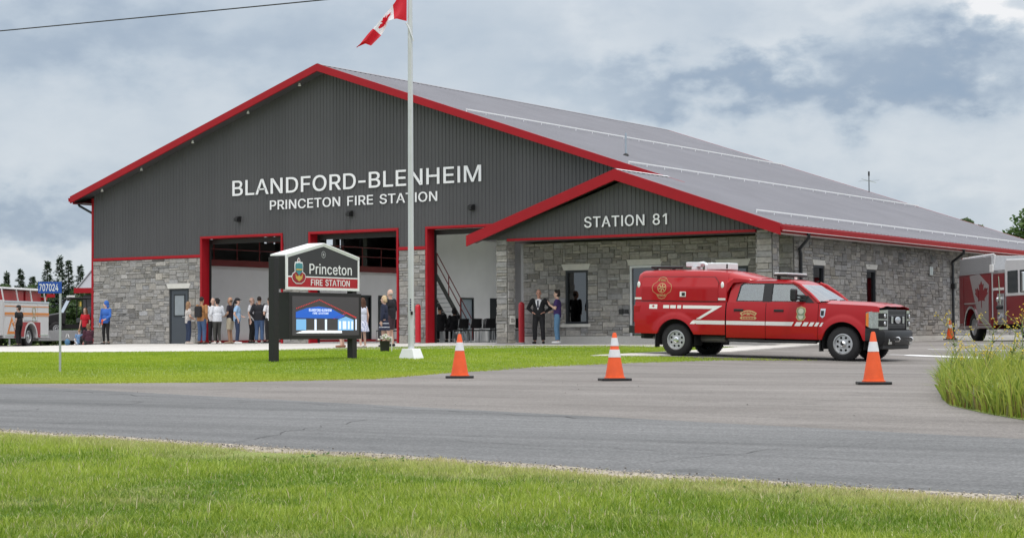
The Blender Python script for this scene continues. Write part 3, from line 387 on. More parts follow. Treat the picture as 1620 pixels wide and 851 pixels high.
def asphalt_mat(name, c1, c2, stretch, big=.35, agg=.5, streak=.0):
    m = bpy.data.materials.new(name); m.use_nodes = True; t = m.node_tree; n = t.nodes; l = t.links; b = n['Principled BSDF']
    tcn = n.new('ShaderNodeTexCoord'); mp_ = n.new('ShaderNodeMapping'); mp_.inputs['Rotation'].default_value = (0, 0, stretch[0]); mp_.inputs['Scale'].default_value = (stretch[1], stretch[2], 1); l.new(tcn.outputs['Object'], mp_.inputs[0])
    a = n.new('ShaderNodeTexNoise'); a.inputs['Scale'].default_value = big; a.inputs['Detail'].default_value = 8; a.inputs['Roughness'].default_value = .62; l.new(mp_.outputs[0], a.inputs[0])
    g = n.new('ShaderNodeTexNoise'); g.inputs['Scale'].default_value = 55; g.inputs['Detail'].default_value = 3; l.new(tcn.outputs['Object'], g.inputs[0])
    v = n.new('ShaderNodeTexVoronoi'); v.inputs['Scale'].default_value = 38; l.new(tcn.outputs['Object'], v.inputs[0])
    r = n.new('ShaderNodeValToRGB'); r.color_ramp.elements[0].position = .33; r.color_ramp.elements[0].color = (*c1, 1); r.color_ramp.elements[1].position = .67; r.color_ramp.elements[1].color = (*c2, 1); l.new(a.outputs['Fac'], r.inputs[0])
    mr = n.new('ShaderNodeMapRange'); l.new(g.outputs['Fac'], mr.inputs[0]); mr.inputs[1].default_value = .3; mr.inputs[2].default_value = .7; mr.inputs[3].default_value = 1 - agg; mr.inputs[4].default_value = 1 + agg
    mv = n.new('ShaderNodeMapRange'); l.new(v.outputs['Color'], mv.inputs[0]); mv.inputs[3].default_value = 1 - agg * .5; mv.inputs[4].default_value = 1 + agg * .5
    mm = n.new('ShaderNodeMath'); mm.operation = 'MULTIPLY'; l.new(mr.outputs[0], mm.inputs[0]); l.new(mv.outputs[0], mm.inputs[1])
    mp2_ = n.new('ShaderNodeMapping'); mp2_.inputs['Rotation'].default_value = (0, 0, stretch[0]); mp2_.inputs['Scale'].default_value = (stretch[1] * .5, stretch[2] * 4.0, 1); l.new(tcn.outputs['Object'], mp2_.inputs[0])
    st_ = n.new('ShaderNodeTexNoise'); st_.inputs['Scale'].default_value = 1.0; st_.inputs['Detail'].default_value = 5; st_.inputs['Roughness'].default_value = .7; l.new(mp2_.outputs[0], st_.inputs[0])
    ms = n.new('ShaderNodeMapRange'); l.new(st_.outputs['Fac'], ms.inputs[0]); ms.inputs[1].default_value = .3; ms.inputs[2].default_value = .7; ms.inputs[3].default_value = 1 - streak; ms.inputs[4].default_value = 1 + streak
    m3 = n.new('ShaderNodeMath'); m3.operation = 'MULTIPLY'; l.new(mm.outputs[0], m3.inputs[0]); l.new(ms.outputs[0], m3.inputs[1]); mm = m3
    sn = n.new('ShaderNodeTexNoise'); sn.inputs['Scale'].default_value = 1.7; sn.inputs['Detail'].default_value = 4; l.new(tcn.outputs['Object'], sn.inputs[0])
    mk = n.new('ShaderNodeMapRange'); l.new(sn.outputs['Fac'], mk.inputs[0]); mk.inputs[1].default_value = .64; mk.inputs[2].default_value = .72; mk.inputs[3].default_value = 1.0; mk.inputs[4].default_value = 1 - streak * 1.6
    m4 = n.new('ShaderNodeMath'); m4.operation = 'MULTIPLY'; l.new(mm.outputs[0], m4.inputs[0]); l.new(mk.outputs[0], m4.inputs[1]); mm = m4
    s = n.new('ShaderNodeVectorMath'); s.operation = 'SCALE'; l.new(r.outputs[0], s.inputs[0]); l.new(mm.outputs[0], s.inputs['Scale']); l.new(s.outputs[0], b.inputs['Base Color'])
    b.inputs['Roughness'].default_value = .85; b.inputs['Specular IOR Level'].default_value = .3
    bp = n.new('ShaderNodeBump'); bp.inputs['Strength'].default_value = .5; bp.inputs['Distance'].default_value = .01; l.new(g.outputs['Fac'], bp.inputs['Height']); l.new(bp.outputs[0], b.inputs['Normal'])
    return m
M_soil = asphalt_mat('turf_soil', (.13, .19, .035), (.22, .27, .07), (0, 1, 1), .5, .35)
M_drive = asphalt_mat('driveway_asphalt', (.146, .136, .126), (.224, .211, .197), (.62, .30, .75), .8, .30, .13)
M_road = asphalt_mat('road_asphalt', (.094, .098, .099), (.165, .169, .170), (.29, .12, 1.1), .9, .36, .15)
M_gravel = asphalt_mat('gravel_stones', (.20, .175, .13), (.40, .36, .29), (0, 1, 1), 6, .6)
M_conc = asphalt_mat('pale_concrete', (.50, .49, .46), (.60, .585, .55), (0, 1, 1), .6, .10)
M_curb = asphalt_mat('curb_concrete', (.50, .49, .46), (.62, .60, .56), (0, 1, 1), 1.6, .12)

# the land itself: one sheet to the horizon
bm = bmesh.new(); xs = sorted(set([-1500, -700, -350, -200, -130] + list(range(-90, 91, 3)) + [130, 250, 600, 1500])); vg = {}
for i, x in enumerate(xs):
    for j, y in enumerate(xs): vg[i, j] = bm.verts.new((x, y, gz(x, y) - .07))
for i in range(len(xs) - 1):
    for j in range(len(xs) - 1): bm.faces.new((vg[i, j], vg[i + 1, j], vg[i + 1, j + 1], vg[i, j + 1]))
me = bpy.data.meshes.new('ground'); bm.to_mesh(me); bm.free(); me.materials.append(M_soil); go = bpy.data.objects.new('ground', me); COL.objects.link(go); tag(go, kind='structure')

def road_n(x): return -43.2 - .232 * (x - 43.55)          # near edge of the road
def road_f(x): return -33.85 - .386 * (x - 33.0) if x > 33 else -33.85 - .25 * (x - 33.0)
sheet('driveway', [(31.9, -33.4), (32.0, -35.5), (80, -54), (80, 45), (32.3, 45), (32.3, -11.9), (36.6, -11.4), (34.4, -13.2), (33.6, -16.5), (33.2, -20), (33.8, -23.5), (35.6, -28.6), (34.8, -30.9)], 0.0, M_drive, 1.0)
sheet('road', [(-60, road_f(-60)), (0, road_f(0)), (33, road_f(33)), (42, road_f(42)), (50.7, road_f(50.7)), (85, road_f(85) + 3), (85, road_n(85)), (52, road_n(52)), (43.55, road_n(43.55)), (20, road_n(20)), (-60, road_n(-60))], .008, M_road, 3.0)
M_tar = mat('crack_sealant', (.035, .034, .034), .7, var=.2, nscale=9)
def crack(pts, w, name='road_crack', z=-.419):
    mb = MB(); L_ = []; R_ = []
    for i, (x, y) in enumerate(pts):
        a, b = pts[max(0, i - 1)], pts[min(len(pts) - 1, i + 1)]; d = Vector((b[0] - a[0], b[1] - a[1])).normalized(); k = w * .55 * rnd.uniform(.4, 1.1) * (0.2 if i in (0, len(pts) - 1) else 1)
        L_.append((x - d.y * k, y + d.x * k, z)); R_.append((x + d.y * k, y - d.x * k, z))
    n_ = len(pts); mb.add(L_ + R_, [(i, n_ + i, n_ + i + 1, i + 1) for i in range(n_ - 1)]); o = mb.build(name, M_tar); o['kind'] = 'structure'
def wander(x0, y0, x1, y1, n_=26, j=.05):
    o = []; ox = 0
    for i in range(n_ + 1):
        t = i / n_; ox = ox * .7 + rnd.gauss(0, j); d = Vector((x1 - x0, y1 - y0)).normalized(); o.append((x0 + (x1 - x0) * t - d.y * ox, y0 + (y1 - y0) * t + d.x * ox))
    return o
crack(wander(34, -34.9, 47.5, -39.7, 50, .06), .016); crack(wander(46.5, -42.4, 51.0, -43.3, 30, .04), .008); crack(wander(44.8, -40.0, 46.2, -43.6, 18, .05), .008)
crack(wander(50.2, -41.0, 49.4, -44.2, 18, .05), .007); crack(wander(40.0, -38.0, 41.5, -42.4, 18, .06), .010)
# ragged gravel shoulder
sh = []; xk = np.arange(20, 75, .25)
for x in xk: sh.append((x, road_n(x) + .10 + .05 * math.sin(x * 3.1) * math.sin(x * 1.3) + rnd.uniform(-.03, .03)))
for x in xk[::-1]: sh.append((x, road_n(x) - .26 - .07 * math.sin(x * 2.3) + rnd.uniform(-.05, .05)))
sheet('gravel_shoulder', sh, .014, M_gravel, 4.0)
mb = MB()
for i in range(3600):
    x = rnd.uniform(38, 60); y = road_n(x) + rnd.gauss(-.02, .09); s_ = rnd.uniform(.0025, .0075); g_ = rnd.uniform(.12, .40)
    mb.ell((x, y, -.412 + s_ * .4), (s_, s_ * rnd.uniform(.7, 1.2), s_ * .7), 5, 3, (g_, g_ * .93, g_ * .82))
tag(mb.build('gravel', mat('loose_gravel', attr=True, rough=.9, var=.1), fix=False), 'loose crushed gravel along the near edge of the road', 'gravel', kind='stuff')

APRON = [(-34, -13.4), (13.5, -13.4), (18.0, -11.8), (19.0, -7.0), (20.9, -4.6), (20.9, -1.5), (20.9, -.01), (-.0, -.01), (-.0, 1), (-34, 1)]
sheet('apron_pavement', [(3.5, -13.3), (13.5, -13.3), (18.0, -11.8), (19.0, -7.0), (20.9, -4.6), (31.1, -4.6), (31.1, -.01), (.0, -.01), (-2.5, -6.0)], .012, M_conc, 1.0, skirt=.08)
sheet('yard_pavement', [(-60, -14.5), (2.5, -14.5), (3.4, -13.3), (-2.6, -6.0), (-.1, -.01), (-.1, 30), (-60, 30)], -.01, M_drive, 1.5)
sheet('side_walk', [(31.1, -13.4), (32.3, -12.1), (32.3, 26), (31.25, 26), (31.25, -4.6), (31.1, -4.7)], .03, M_curb, 1.0, skirt=.12)
# white parking paint
M_paint = mat('road_paint', (.72, .73, .73), .7, var=.12, nscale=9)
for i in range(5):
    y = -7.0 + 2.75 * i
    sheet('parking_line', [(36.4, y - .06), (42.0, y - .06), (42.0, y + .06), (36.4, y + .06)], .006, M_paint, 1.0)
sheet('stop_line', [(36.9, -7.35), (42.2, -8.2), (42.2, -7.75), (36.9, -6.9)], .010, M_paint, 1.0)

LAWN = [(-60, -15.2), (3.2, -14.2), (3.4, -13.4), (13.5, -13.4), (18.1, -11.9), (19.1, -7.0), (21.0, -4.7), (31.0, -4.7), (31.0, -13.4), (32.3, -12.3), (36.5, -11.6), (34.75, -13.3), (33.95, -16.6), (33.6, -20), (34.15, -23.5), (36.0, -28.6), (35.15, -30.8), (33.4, -32.6), (32, -33.2), (0, -25.2), (-60, -10.2)]
LAWN[0] = (-60, -14.6); LAWN[-1] = (-60, -18)
lawn = sheet('lawn', LAWN, -.004, M_soil, 1.0)
fr = [(20, road_n(20) - .17)]
for x in np.arange(36, 62, .3): fr.append((x, road_n(x) - .17 - .09 * math.sin(x * 2.3) + rnd.uniform(-.06, .06)))
fr += [(75, road_n(75) - .17), (80, -75), (20, -75)]
sheet('verge', [(x, y - .09) for x, y in fr], .018, M_soil, 3.0)
WEEDS = [(42.0, -16.5), (44.6, -25.4), (46.5, -30.8), (47.5, -33.5), (48.2, -35.2), (49.1, -36.8), (50.0, -38.2), (52.6, -39.6), (60, -42), (72, -44), (72, -16)]
sheet('weed_bank', WEEDS, .008, M_soil, 2.0, skirt=.02)

mb = MB()
for i in range(90):
    x, y = rnd.uniform(37, 49), rnd.uniform(-40, -26); s_ = rnd.uniform(.004, .010); g_ = rnd.uniform(.12, .36); mb.ell((x, y, gz(x, y) + s_ * .4), (s_, s_ * rnd.uniform(.7, 1.2), s_ * .7), 5, 3, (g_, g_ * .95, g_ * .88))
tag(mb.build('loose_stones', mat('loose_gravel', attr=True), fix=False), 'loose stones scattered over the driveway asphalt', 'gravel', kind='stuff')
# grass blades ------------------------------------------------------------
def blade_material(name):
    m = bpy.data.materials.new(name); m.use_nodes = True; t = m.node_tree; n = t.nodes; l = t.links; n.clear()
    o = n.new('ShaderNodeOutputMaterial'); at = n.new('ShaderNodeAttribute'); at.attribute_name = 'Col'
    d = n.new('ShaderNodeBsdfDiffuse'); tr = n.new('ShaderNodeBsdfTranslucent'); mi = n.new('ShaderNodeMixShader'); mi.inputs[0].default_value = .4
    l.new(at.outputs['Color'], d.inputs[0]); l.new(at.outputs['Color'], tr.inputs[0]); l.new(d.outputs[0], mi.inputs[1]); l.new(tr.outputs[0], mi.inputs[2])
    g = n.new('ShaderNodeBsdfGlossy'); g.inputs['Roughness'].default_value = .45; m2 = n.new('ShaderNodeMixShader'); m2.inputs[0].default_value = .035
    l.new(mi.outputs[0], m2.inputs[1]); l.new(g.outputs[0], m2.inputs[2]); l.new(m2.outputs[0], o.inputs[0]); return m
M_blade = blade_material('grass_blade')
def vnoise(P, s, seed):
    # cheap smooth value noise
    q = P / s; i = np.floor(q).astype(int); f = q - i; f = f * f * (3 - 2 * f)
    def hsh(a, b): return (np.sin(a * 127.1 + b * 311.7 + seed * 74.7) * 43758.5453) % 1.0
    a = hsh(i[:, 0], i[:, 1]); b = hsh(i[:, 0] + 1, i[:, 1]); c = hsh(i[:, 0], i[:, 1] + 1); d = hsh(i[:, 0] + 1, i[:, 1] + 1)
    return (a * (1 - f[:, 0]) + b * f[:, 0]) * (1 - f[:, 1]) + (c * (1 - f[:, 0]) + d * f[:, 0]) * f[:, 1]
def blades(name, P, z0, hh, ww, cols, label, cat, lean=.5, m=None):
    n = len(P); a = nrs.uniform(0, 2 * PI, n); b = nrs.uniform(0, 2 * PI, n); ln = nrs.uniform(.1, 1, n) * lean * hh
    dx, dy = np.cos(a) * ww / 2, np.sin(a) * ww / 2; lx, ly = np.cos(b) * ln, np.sin(b) * ln
    V = np.zeros((n, 5, 3), np.float32); x, y = P[:, 0], P[:, 1]
    V[:, 0] = np.stack([x - dx, y - dy, z0], 1); V[:, 1] = np.stack([x + dx, y + dy, z0], 1)
    V[:, 2] = np.stack([x + lx * .35 + dx * .8, y + ly * .35 + dy * .8, z0 + hh * .6], 1); V[:, 3] = np.stack([x + lx * .35 - dx * .8, y + ly * .35 - dy * .8, z0 + hh * .6], 1)
    V[:, 4] = np.stack([x + lx, y + ly, z0 + hh * np.sqrt(np.maximum(.15, 1 - (ln / hh) ** 2 * .5))], 1)
    me = bpy.data.meshes.new(name); me.vertices.add(n * 5); me.vertices.foreach_set('co', V.ravel())
    base = (np.arange(n) * 5)[:, None]; lo = np.concatenate([base + np.array([0, 1, 2, 3]), base + np.array([3, 2, 4])], 1)
    me.loops.add(n * 7); me.loops.foreach_set('vertex_index', lo.ravel().astype(np.int32)); me.polygons.add(n * 2)
    st = np.stack([np.arange(n) * 7, np.arange(n) * 7 + 4], 1).ravel(); me.polygons.foreach_set('loop_start', st.astype(np.int32))
    try: me.polygons.foreach_set('loop_total', np.tile([4, 3], n).astype(np.int32))
    except Exception: pass
    me.update(calc_edges=True)
    at = me.color_attributes.new('Col', 'FLOAT_COLOR', 'POINT'); C = np.ones((n, 5, 4), np.float32); C[:, :, :3] = cols[:, None, :]; at.data.foreach_set('color', C.ravel())
    me.materials.append(m or M_blade); o = bpy.data.objects.new(name, me); COL.objects.link(o); return tag(o, label, cat, kind='stuff')
Cc = np.array(cam.location); CR = np.array(cr); CW = np.array(cw)
def view_pts(n, d0, d1, poly, power=1.0, margin=1.12):
    out = []; got = 0
    while got < n:
        k = n * 3; u_ = nrs.uniform(0, 1, k)
        d = (d0 ** (2 - power) + u_ * (d1 ** (2 - power) - d0 ** (2 - power))) ** (1 / (2 - power)) if power != 2 else d0 * (d1 / d0) ** u_
        lat = nrs.uniform(-1, 1, k) * d * 810 / 2932.9 * margin
        P = np.stack([Cc[0] + CR[0] * lat + CW[0] * d, Cc[1] + CR[1] * lat + CW[1] * d], 1); P = P[in_poly(P, poly)]
        if len(P) == 0: return np.zeros((0, 2))
        out.append(P); got += len(P)
    return np.concatenate(out)[:n]
def lerp(a, b, t): return np.asarray(a)[None] * (1 - t[:, None]) + np.asarray(b)[None] * t[:, None]
# near verge
P = view_pts(230000, 5.6, 15.5, fr, 1.4)
t1 = vnoise(P, .8, 1) * .6 + vnoise(P, .22, 2) * .4; dr = np.clip((P[:, 1] - (-43.2 - .232 * (P[:, 0] - 43.55)) + 1.15) / .95, 0, 1) * .75 + np.clip(vnoise(P, .45, 5) - .62, 0, 1) * 1.3
c = lerp((.115, .225, .010), (.37, .47, .060), np.clip(t1 * 1.6 - .30 + nrs.normal(0, .30, len(P)), 0, 1))
c = c * (1 - np.clip(dr + nrs.normal(0, .12, len(P)), 0, 1))[:, None] + np.array([.50, .46, .22])[None] * np.clip(dr + nrs.normal(0, .12, len(P)), 0, 1)[:, None]
dead = nrs.uniform(0, 1, len(P)) < .06; c[dead] = lerp((.48, .42, .22), (.60, .56, .36), nrs.uniform(0, 1, dead.sum()))
hh = nrs.uniform(.022, .060, len(P)) * (.40 + .7 * t1 + .6 * np.clip(vnoise(P, .11, 6) - .35, 0, 1)) * (1 - .45 * np.clip(dr, 0, 1)); hh[nrs.uniform(0, 1, len(P)) < .025] *= 1.7
blades('verge_grass', P, hgt(P[:, 0], P[:, 1]) + .008, hh, nrs.uniform(.003, .0055, len(P)), np.clip(c, .005, 1), 'rough mown grass on the near roadside verge', 'grass', .8)
P = view_pts(900, 5.8, 13.5, fr, 1.4); P = P[vnoise(P, .6, 12) > .52]; wl = MB(); pal = [(.09, .19, .03), (.13, .24, .04), (.07, .15, .03), (.20, .28, .07)]
for x, y in P:
    z = gz(x, y) + .012; n_ = rnd.randint(4, 7); a0 = rnd.uniform(0, 6.3); c_ = rnd.choice(pal)
    for k in range(n_):
        a = a0 + 6.283 * k / n_; L_ = rnd.uniform(.02, .042); d = Vector((math.cos(a), math.sin(a), rnd.uniform(.15, .7))); s_ = Vector((-d.y, d.x, 0)); b0 = Vector((x, y, z))
        wl.add([b0, b0 + d * L_ * .6 + s_ * L_ * .3, b0 + d * L_, b0 + d * L_ * .6 - s_ * L_ * .3], [(0, 1, 2, 3)], c_)
tag(wl.build('low_weeds', blade_material('weed_leaf'), fix=False), 'low broad-leaved weeds and clover among the roadside grass', 'weeds', kind='stuff')
# station lawn
P = view_pts(190000, 27, 76, LAWN, 1.3)
t1 = vnoise(P, 3.5, 7) * .45 + vnoise(P, 1.1, 3) * .25 + vnoise(P, .4, 4) * .35
c = lerp((.21, .35, .012), (.37, .48, .035), np.clip(t1 * 1.9 - .5 + nrs.normal(0, .2, len(P)), 0, 1))
yl = np.clip((P[:, 0] - 27) / 14, 0, 1) * .35 + np.clip((-P[:, 1] - 22) / 10, 0, 1) * .3
c = c * (1 - yl[:, None]) + np.array([.42, .44, .09])[None] * yl[:, None]
dz = .02
blades('lawn_grass', P, hgt(P[:, 0], P[:, 1]) - .006, nrs.uniform(.022, .05, len(P)), nrs.uniform(.008, .016, len(P)), np.clip(c, .005, 1), 'bright green mown lawn between the driveway and the station', 'grass', .8)
# tall weeds at the right
n = 13000; P = view_pts(n, 14, 30, WEEDS, 1.2, 1.25)
eg = np.min([np.hypot(P[:, 0] - x, P[:, 1] - y) for x, y in ((44.6, -25.4), (45.5, -28), (46.5, -30.8), (47.0, -32.2), (47.5, -33.5), (48.2, -35.2), (49.1, -36.8), (50.0, -38.2))], axis=0)
t1 = vnoise(P, .7, 8) * .6 + vnoise(P, .28, 9) * .4
hh = (.18 + .60 * nrs.beta(1.5, 2.4, n)) * (.65 + .7 * t1)
hh *= np.clip(.55 + eg * .5, .55, 1) * .9
c = lerp((.17, .26, .02), (.46, .50, .085), np.clip(t1 * .7 + nrs.normal(.1, .25, n), 0, 1)); dead = nrs.uniform(0, 1, n) < .10; c[dead] = lerp((.25, .17, .07), (.34, .27, .12), nrs.uniform(0, 1, dead.sum())); hh[dead] *= .85
blades('tall_grass', P, hgt(P[:, 0], P[:, 1]), hh, nrs.uniform(.005, .013, n), np.clip(c, .005, 1), 'tall unmown grass and weeds at the bend of the driveway', 'grass', .75)
P = view_pts(6500, 14, 30, WEEDS, 1.2, 1.25); hb = nrs.uniform(.15, .42, len(P)); c = lerp((.12, .21, .02), (.34, .42, .07), nrs.uniform(0, 1, len(P)))
blades('leafy_weeds', P, hgt(P[:, 0], P[:, 1]), hb, nrs.uniform(.018, .042, len(P)), c, 'broad leaning weed leaves low in the tall grass', 'weeds', 1.15)
P = view_pts(9000, 14, 30, WEEDS, 1.2, 1.25); e1 = np.stack([P[:, 0], P[:, 1]], 1)
c = lerp((.22, .14, .05), (.12, .17, .03), nrs.uniform(0, 1, len(P)))
blades('dry_grass', P, hgt(P[:, 0], P[:, 1]), nrs.uniform(.08, .28, len(P)), nrs.uniform(.01, .02, len(P)), c, 'short dry brown grass at the foot of the tall weeds', 'grass', .9)
# ================================================================ the fire station
XR, ZR, SL, XE, D_, XP = 11.98, 10.155, .3371, 31.818, 26.0, 26.367
XL, XW, YO, YP = -.644, 31.17, -.5, -3.85
def rz_(x): return ZR - SL * abs(x - XR)
def pz_(x): return (ZR - SL * (XP - XR)) - SL * abs(x - XP)
M_side = mat('charcoal_cladding', (.073, .073, .0775), .5, var=.13, nscale=1.1, stretch=(1, 1, .04))
M_red = mat('red_metal_trim', (.34, .006, .014), .5, var=.08, nscale=1.5, spec=.3)
M_roof = mat('pale_metal_roof', (.255, .257, .282), .45, metal=.25, var=.09, nscale=.5)
M_stone = mat('ashlar_stone', attr=True, rough=.92, var=.26, nscale=11, bump=1.0, bscale=24)
M_mortar = mat('mortar', (.29, .28, .265), .95, var=.1, nscale=8)
M_lime = mat('limestone_dressing', (.62, .61, .57), .85, var=.07, nscale=6, bump=.2)
M_white = mat('white_letter_metal', (.82, .83, .85), .4, var=.02)
M_dark = mat('dark_frame', (.018, .022, .027), .4, var=.08)
M_black = mat('black_metal', (.012, .012, .013), .45, var=.1)
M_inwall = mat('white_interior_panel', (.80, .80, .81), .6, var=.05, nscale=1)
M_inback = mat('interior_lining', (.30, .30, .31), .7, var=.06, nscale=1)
M_floor = mat('polished_floor', (.48, .48, .47), .35, var=.1, nscale=.8)
M_glass = glass_mat('window_glass', (.20, .23, .24), .10)
M_galv = mat('galvanised', (.55, .57, .58), .35, metal=.8, var=.06)
M_sil = mat('silver_paint', (.62, .63, .64), .35, metal=.3, var=.05)
M_gutw = mat('pale_gutter_lip', (.62, .55, .55), .5)
fs = thing('fire_station', 'large fire hall with charcoal ribbed gable, red trim, grey stone base and pale metal roof', 'fire station')

def ribbed(x0, x1, zb, zt, y, fn=lambda x, y, z: (x, y, z), pitch=.152, h=.019):
    """vertical ribbed cladding between curves zb(x) and zt(x), facing -y"""
    mb = MB(); k = math.floor(x0 / pitch); st = []
    while k * pitch < x1:
        o = k * pitch
        for dx, d in ((0, 0), (.098, 0), (.108, h), (.138, h), (.1515, 0)): 
            x = o + dx
            if x0 <= x <= x1: st.append((x, d))
        k += 1
    st = [(x0, 0)] + [q for q in st if x0 + 1e-4 < q[0] < x1 - 1e-4] + [(x1, 0)]
    for (a, da), (b, db) in zip(st, st[1:]):
        za, zb_, ta, tb = zb(a + 1e-5), zb(b - 1e-5), zt(a), zt(b)
        if ta - za < .01 and tb - zb_ < .01: continue
        mb.add([fn(a, y - da, za), fn(b, y - db, zb_), fn(b, y - db, max(tb, zb_)), fn(a, y - da, max(ta, za))], [(0, 1, 2, 3)])
    return mb
DOORS = [(5.80, 9.90), (11.14, 15.25), (16.44, 20.55)]
ZD, ZT = 4.105, 3.42
def zbot(x):
    for a, b in DOORS:
        if a <= x <= b: return ZD
    return ZT
ribbed(.06, 31.0, zbot, lambda x: rz_(x) - .22, -.02).build('gable_cladding', M_side, fs, fix=False)
mb = MB()
# backing wall with door holes (solid)
def frontfn(u, v, d): return (u, d, v)
outer = [(.02, 0), (21.45, 0), (21.45, 3.3), (31.1, 3.3), (31.1, rz_(31.1) - .32), (XR, ZR - .32), (.02, rz_(.02) - .32)]
holes = [[(a, .0 + .001), (b, .001), (b, ZD), (a, ZD)] for a, b in DOORS]
outer = [(.02, 0)]
for a, b in DOORS: outer += [(a, 0), (a, ZD), (b, ZD), (b, 0)]
outer += [(21.45, 0), (21.45, 3.3), (31.1, 3.3), (31.1, rz_(31.1) - .32), (XR, ZR - .32), (.02, rz_(.02) - .32)]
mb.prism(outer, frontfn, .03, .32); mb.build('gable_wall', M_inback, fs)
ribbed(21.05, 31.70, lambda x: 3.34, lambda x: pz_(x) - .34, -3.55).build('porch_cladding', M_side, fs, fix=False)
MB().prism([(20.98, 3.345), (31.76, 3.345), (XP, pz_(XP) - .36)], frontfn, -3.50, -3.36).build('porch_gable_wall', M_side, fs)
# shell: left wall, back wall, right upper
mb = MB()
mb.add([(0, .02, 0), (0, 25.5, 0), (0, 25.5, rz_(0) - .3), (0, .02, rz_(0) - .3)], [(3, 2, 1, 0)])
lw = MB(); lw.v = []; 
wins = [[(a, 4.42), (b, 4.42), (b, 4.82), (a, 4.82)] for a, b in ((1.6, 2.4), (6.16, 7.03), (10.19, 10.57), (10.83, 11.4), (14.6, 15.3), (15.6, 15.9))]
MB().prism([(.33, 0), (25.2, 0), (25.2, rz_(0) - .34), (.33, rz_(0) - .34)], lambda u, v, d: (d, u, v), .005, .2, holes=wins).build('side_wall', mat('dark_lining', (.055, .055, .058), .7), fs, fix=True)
wb = [[(x, 4.6), (x + 2.6, 4.6), (x + 2.6, 5.5), (x, 5.5)] for x in (5, 10, 15)]
rw = [(.2, 0)]
for a, b in DOORS: rw += [(a, 0), (a, 4.9), (b, 4.9), (b, 0)]
MB().prism(rw + [(31.1, 0), (31.1, rz_(31.1) - .35), (XR, ZR - .35), (.2, rz_(.2) - .35)], lambda u, v, d: (u, d, v), 25.2, 25.45).build('rear_wall', M_inback, fs)  # unseen rear openings are invented, added so daylight reaches the bays

# stonework ---------------------------------------------------------------
SIZES = [(2, 1), (3, 1), (4, 1), (4, 1), (5, 1), (4, 2), (5, 2), (6, 2), (3, 2), (4, 2), (6, 1), (7, 1), (5, 2), (4, 3)]
def stone_col():
    v = min(.44, max(.15, rnd.gauss(.30, .040))); t = rnd.gauss(0, 1)
    if rnd.random() < .07: v *= .72
    w = .022 * t
    return (v * (1.035 + w), v * (1.0 + w * .3), v * (.945 - w))
def ashlar(mb, u0, u1, v0, v1, fn, cell=.09):
    nu = max(1, round((u1 - u0) / cell)); nv = max(1, round((v1 - v0) / cell)); cu_ = (u1 - u0) / nu; cv = (v1 - v0) / nv
    used = [[False] * nu for _ in range(nv)]; g = .006
    mb.add([fn(u0, v0, .012), fn(u1, v0, .012), fn(u1, v1, .012), fn(u0, v1, .012)], [(0, 1, 2, 3)], (.26, .255, .24))
    for j in range(nv):
        for i in range(nu):
            if used[j][i]: continue
            for _ in range(6):
                w, h = rnd.choice(SIZES); w = min(w, nu - i); h = min(h, nv - j)
                if all(not used[j + b][i + a] for a in range(w) for b in range(h)): break
            else:
                w, h = 1, 1
                while i + w < nu and w < 4 and not used[j][i + w]: w += 1
            for a in range(w):
                for b in range(h): used[j + b][i + a] = True
            a0, a1, b0, b1 = u0 + i * cu_ + g, u0 + (i + w) * cu_ - g, v0 + j * cv + g, v0 + (j + h) * cv - g
            d = rnd.uniform(.022, .050); t = [rnd.uniform(-.014, .014) for _ in range(4)]; e_ = .008
            P = [fn(a0, b0, .01), fn(a1, b0, .01), fn(a1, b1, .01), fn(a0, b1, .01), fn(a0 + e_, b0 + e_, d + t[0]), fn(a1 - e_, b0 + e_, d + t[1]), fn(a1 - e_, b1 - e_, d + t[2]), fn(a0 + e_, b1 - e_, d + t[3])]
            mb.add(P, [(4, 5, 6, 7), (0, 1, 5, 4), (1, 2, 6, 5), (2, 3, 7, 6), (3, 0, 4, 7)], stone_col())
def wall_with(mb, u0, u1, v0, v1, ops, fn):
    """ops: openings (a,b,c,d) in u, v; the wall is filled round them"""
    ops = sorted(ops); u = u0
    for a, b, c, d in ops:
        if a > u: ashlar(mb, u, a, v0, v1, fn)
        if c > v0: ashlar(mb, a, b, v0, c, fn)
        if d < v1: ashlar(mb, a, b, d, v1, fn)
        u = b
    if u < u1: ashlar(mb, u, u1, v0, v1, fn)
fy = lambda Y: (lambda u, v, d: (u, Y - d, v))
fx = lambda X: (lambda u, v, d: (X + d, u, v))
ST = []
mb = MB(); wall_with(mb, .05, 5.79, .02, 3.30, [(4.16, 5.19, 0, 2.14)], fy(.012)); ashlar(mb, .05, .06, .02, .1, fy(.0)) if 0 else None
mb.build('stone_wall', M_stone, fs, fix=False)
mb = MB(); ashlar(mb, 9.91, 11.13, .02, 3.30, fy(.012)); mb.build('stone_pier', M_stone, fs, fix=False)
mb = MB(); ashlar(mb, 15.26, 16.43, .02, 3.30, fy(.012)); mb.build('stone_pier', M_stone, fs, fix=False)
YW = -1.47
OFF = [(23.10, 23.95, .63, 2.37), (25.5, 26.62, 0, 2.47), (28.65, 29.66, .63, 2.37)]
mb = MB(); wall_with(mb, 21.47, XW, .24, 3.27, [(a, b, max(c, .24), d) for a, b, c, d in OFF], fy(YW)); mb.build('stone_wall', M_stone, fs, fix=False)
SIDE = [(-.09, .74, .9, 2.39), (4.14, 4.95, .9, 2.37), (13.6, 14.4, .9, 2.37), (19, 20, .9, 2.37)]
mb = MB(); wall_with(mb, YW + .0, 25.5, .19, 3.27, SIDE, fx(XW)); mb.build('stone_wall', M_stone, fs, fix=False)
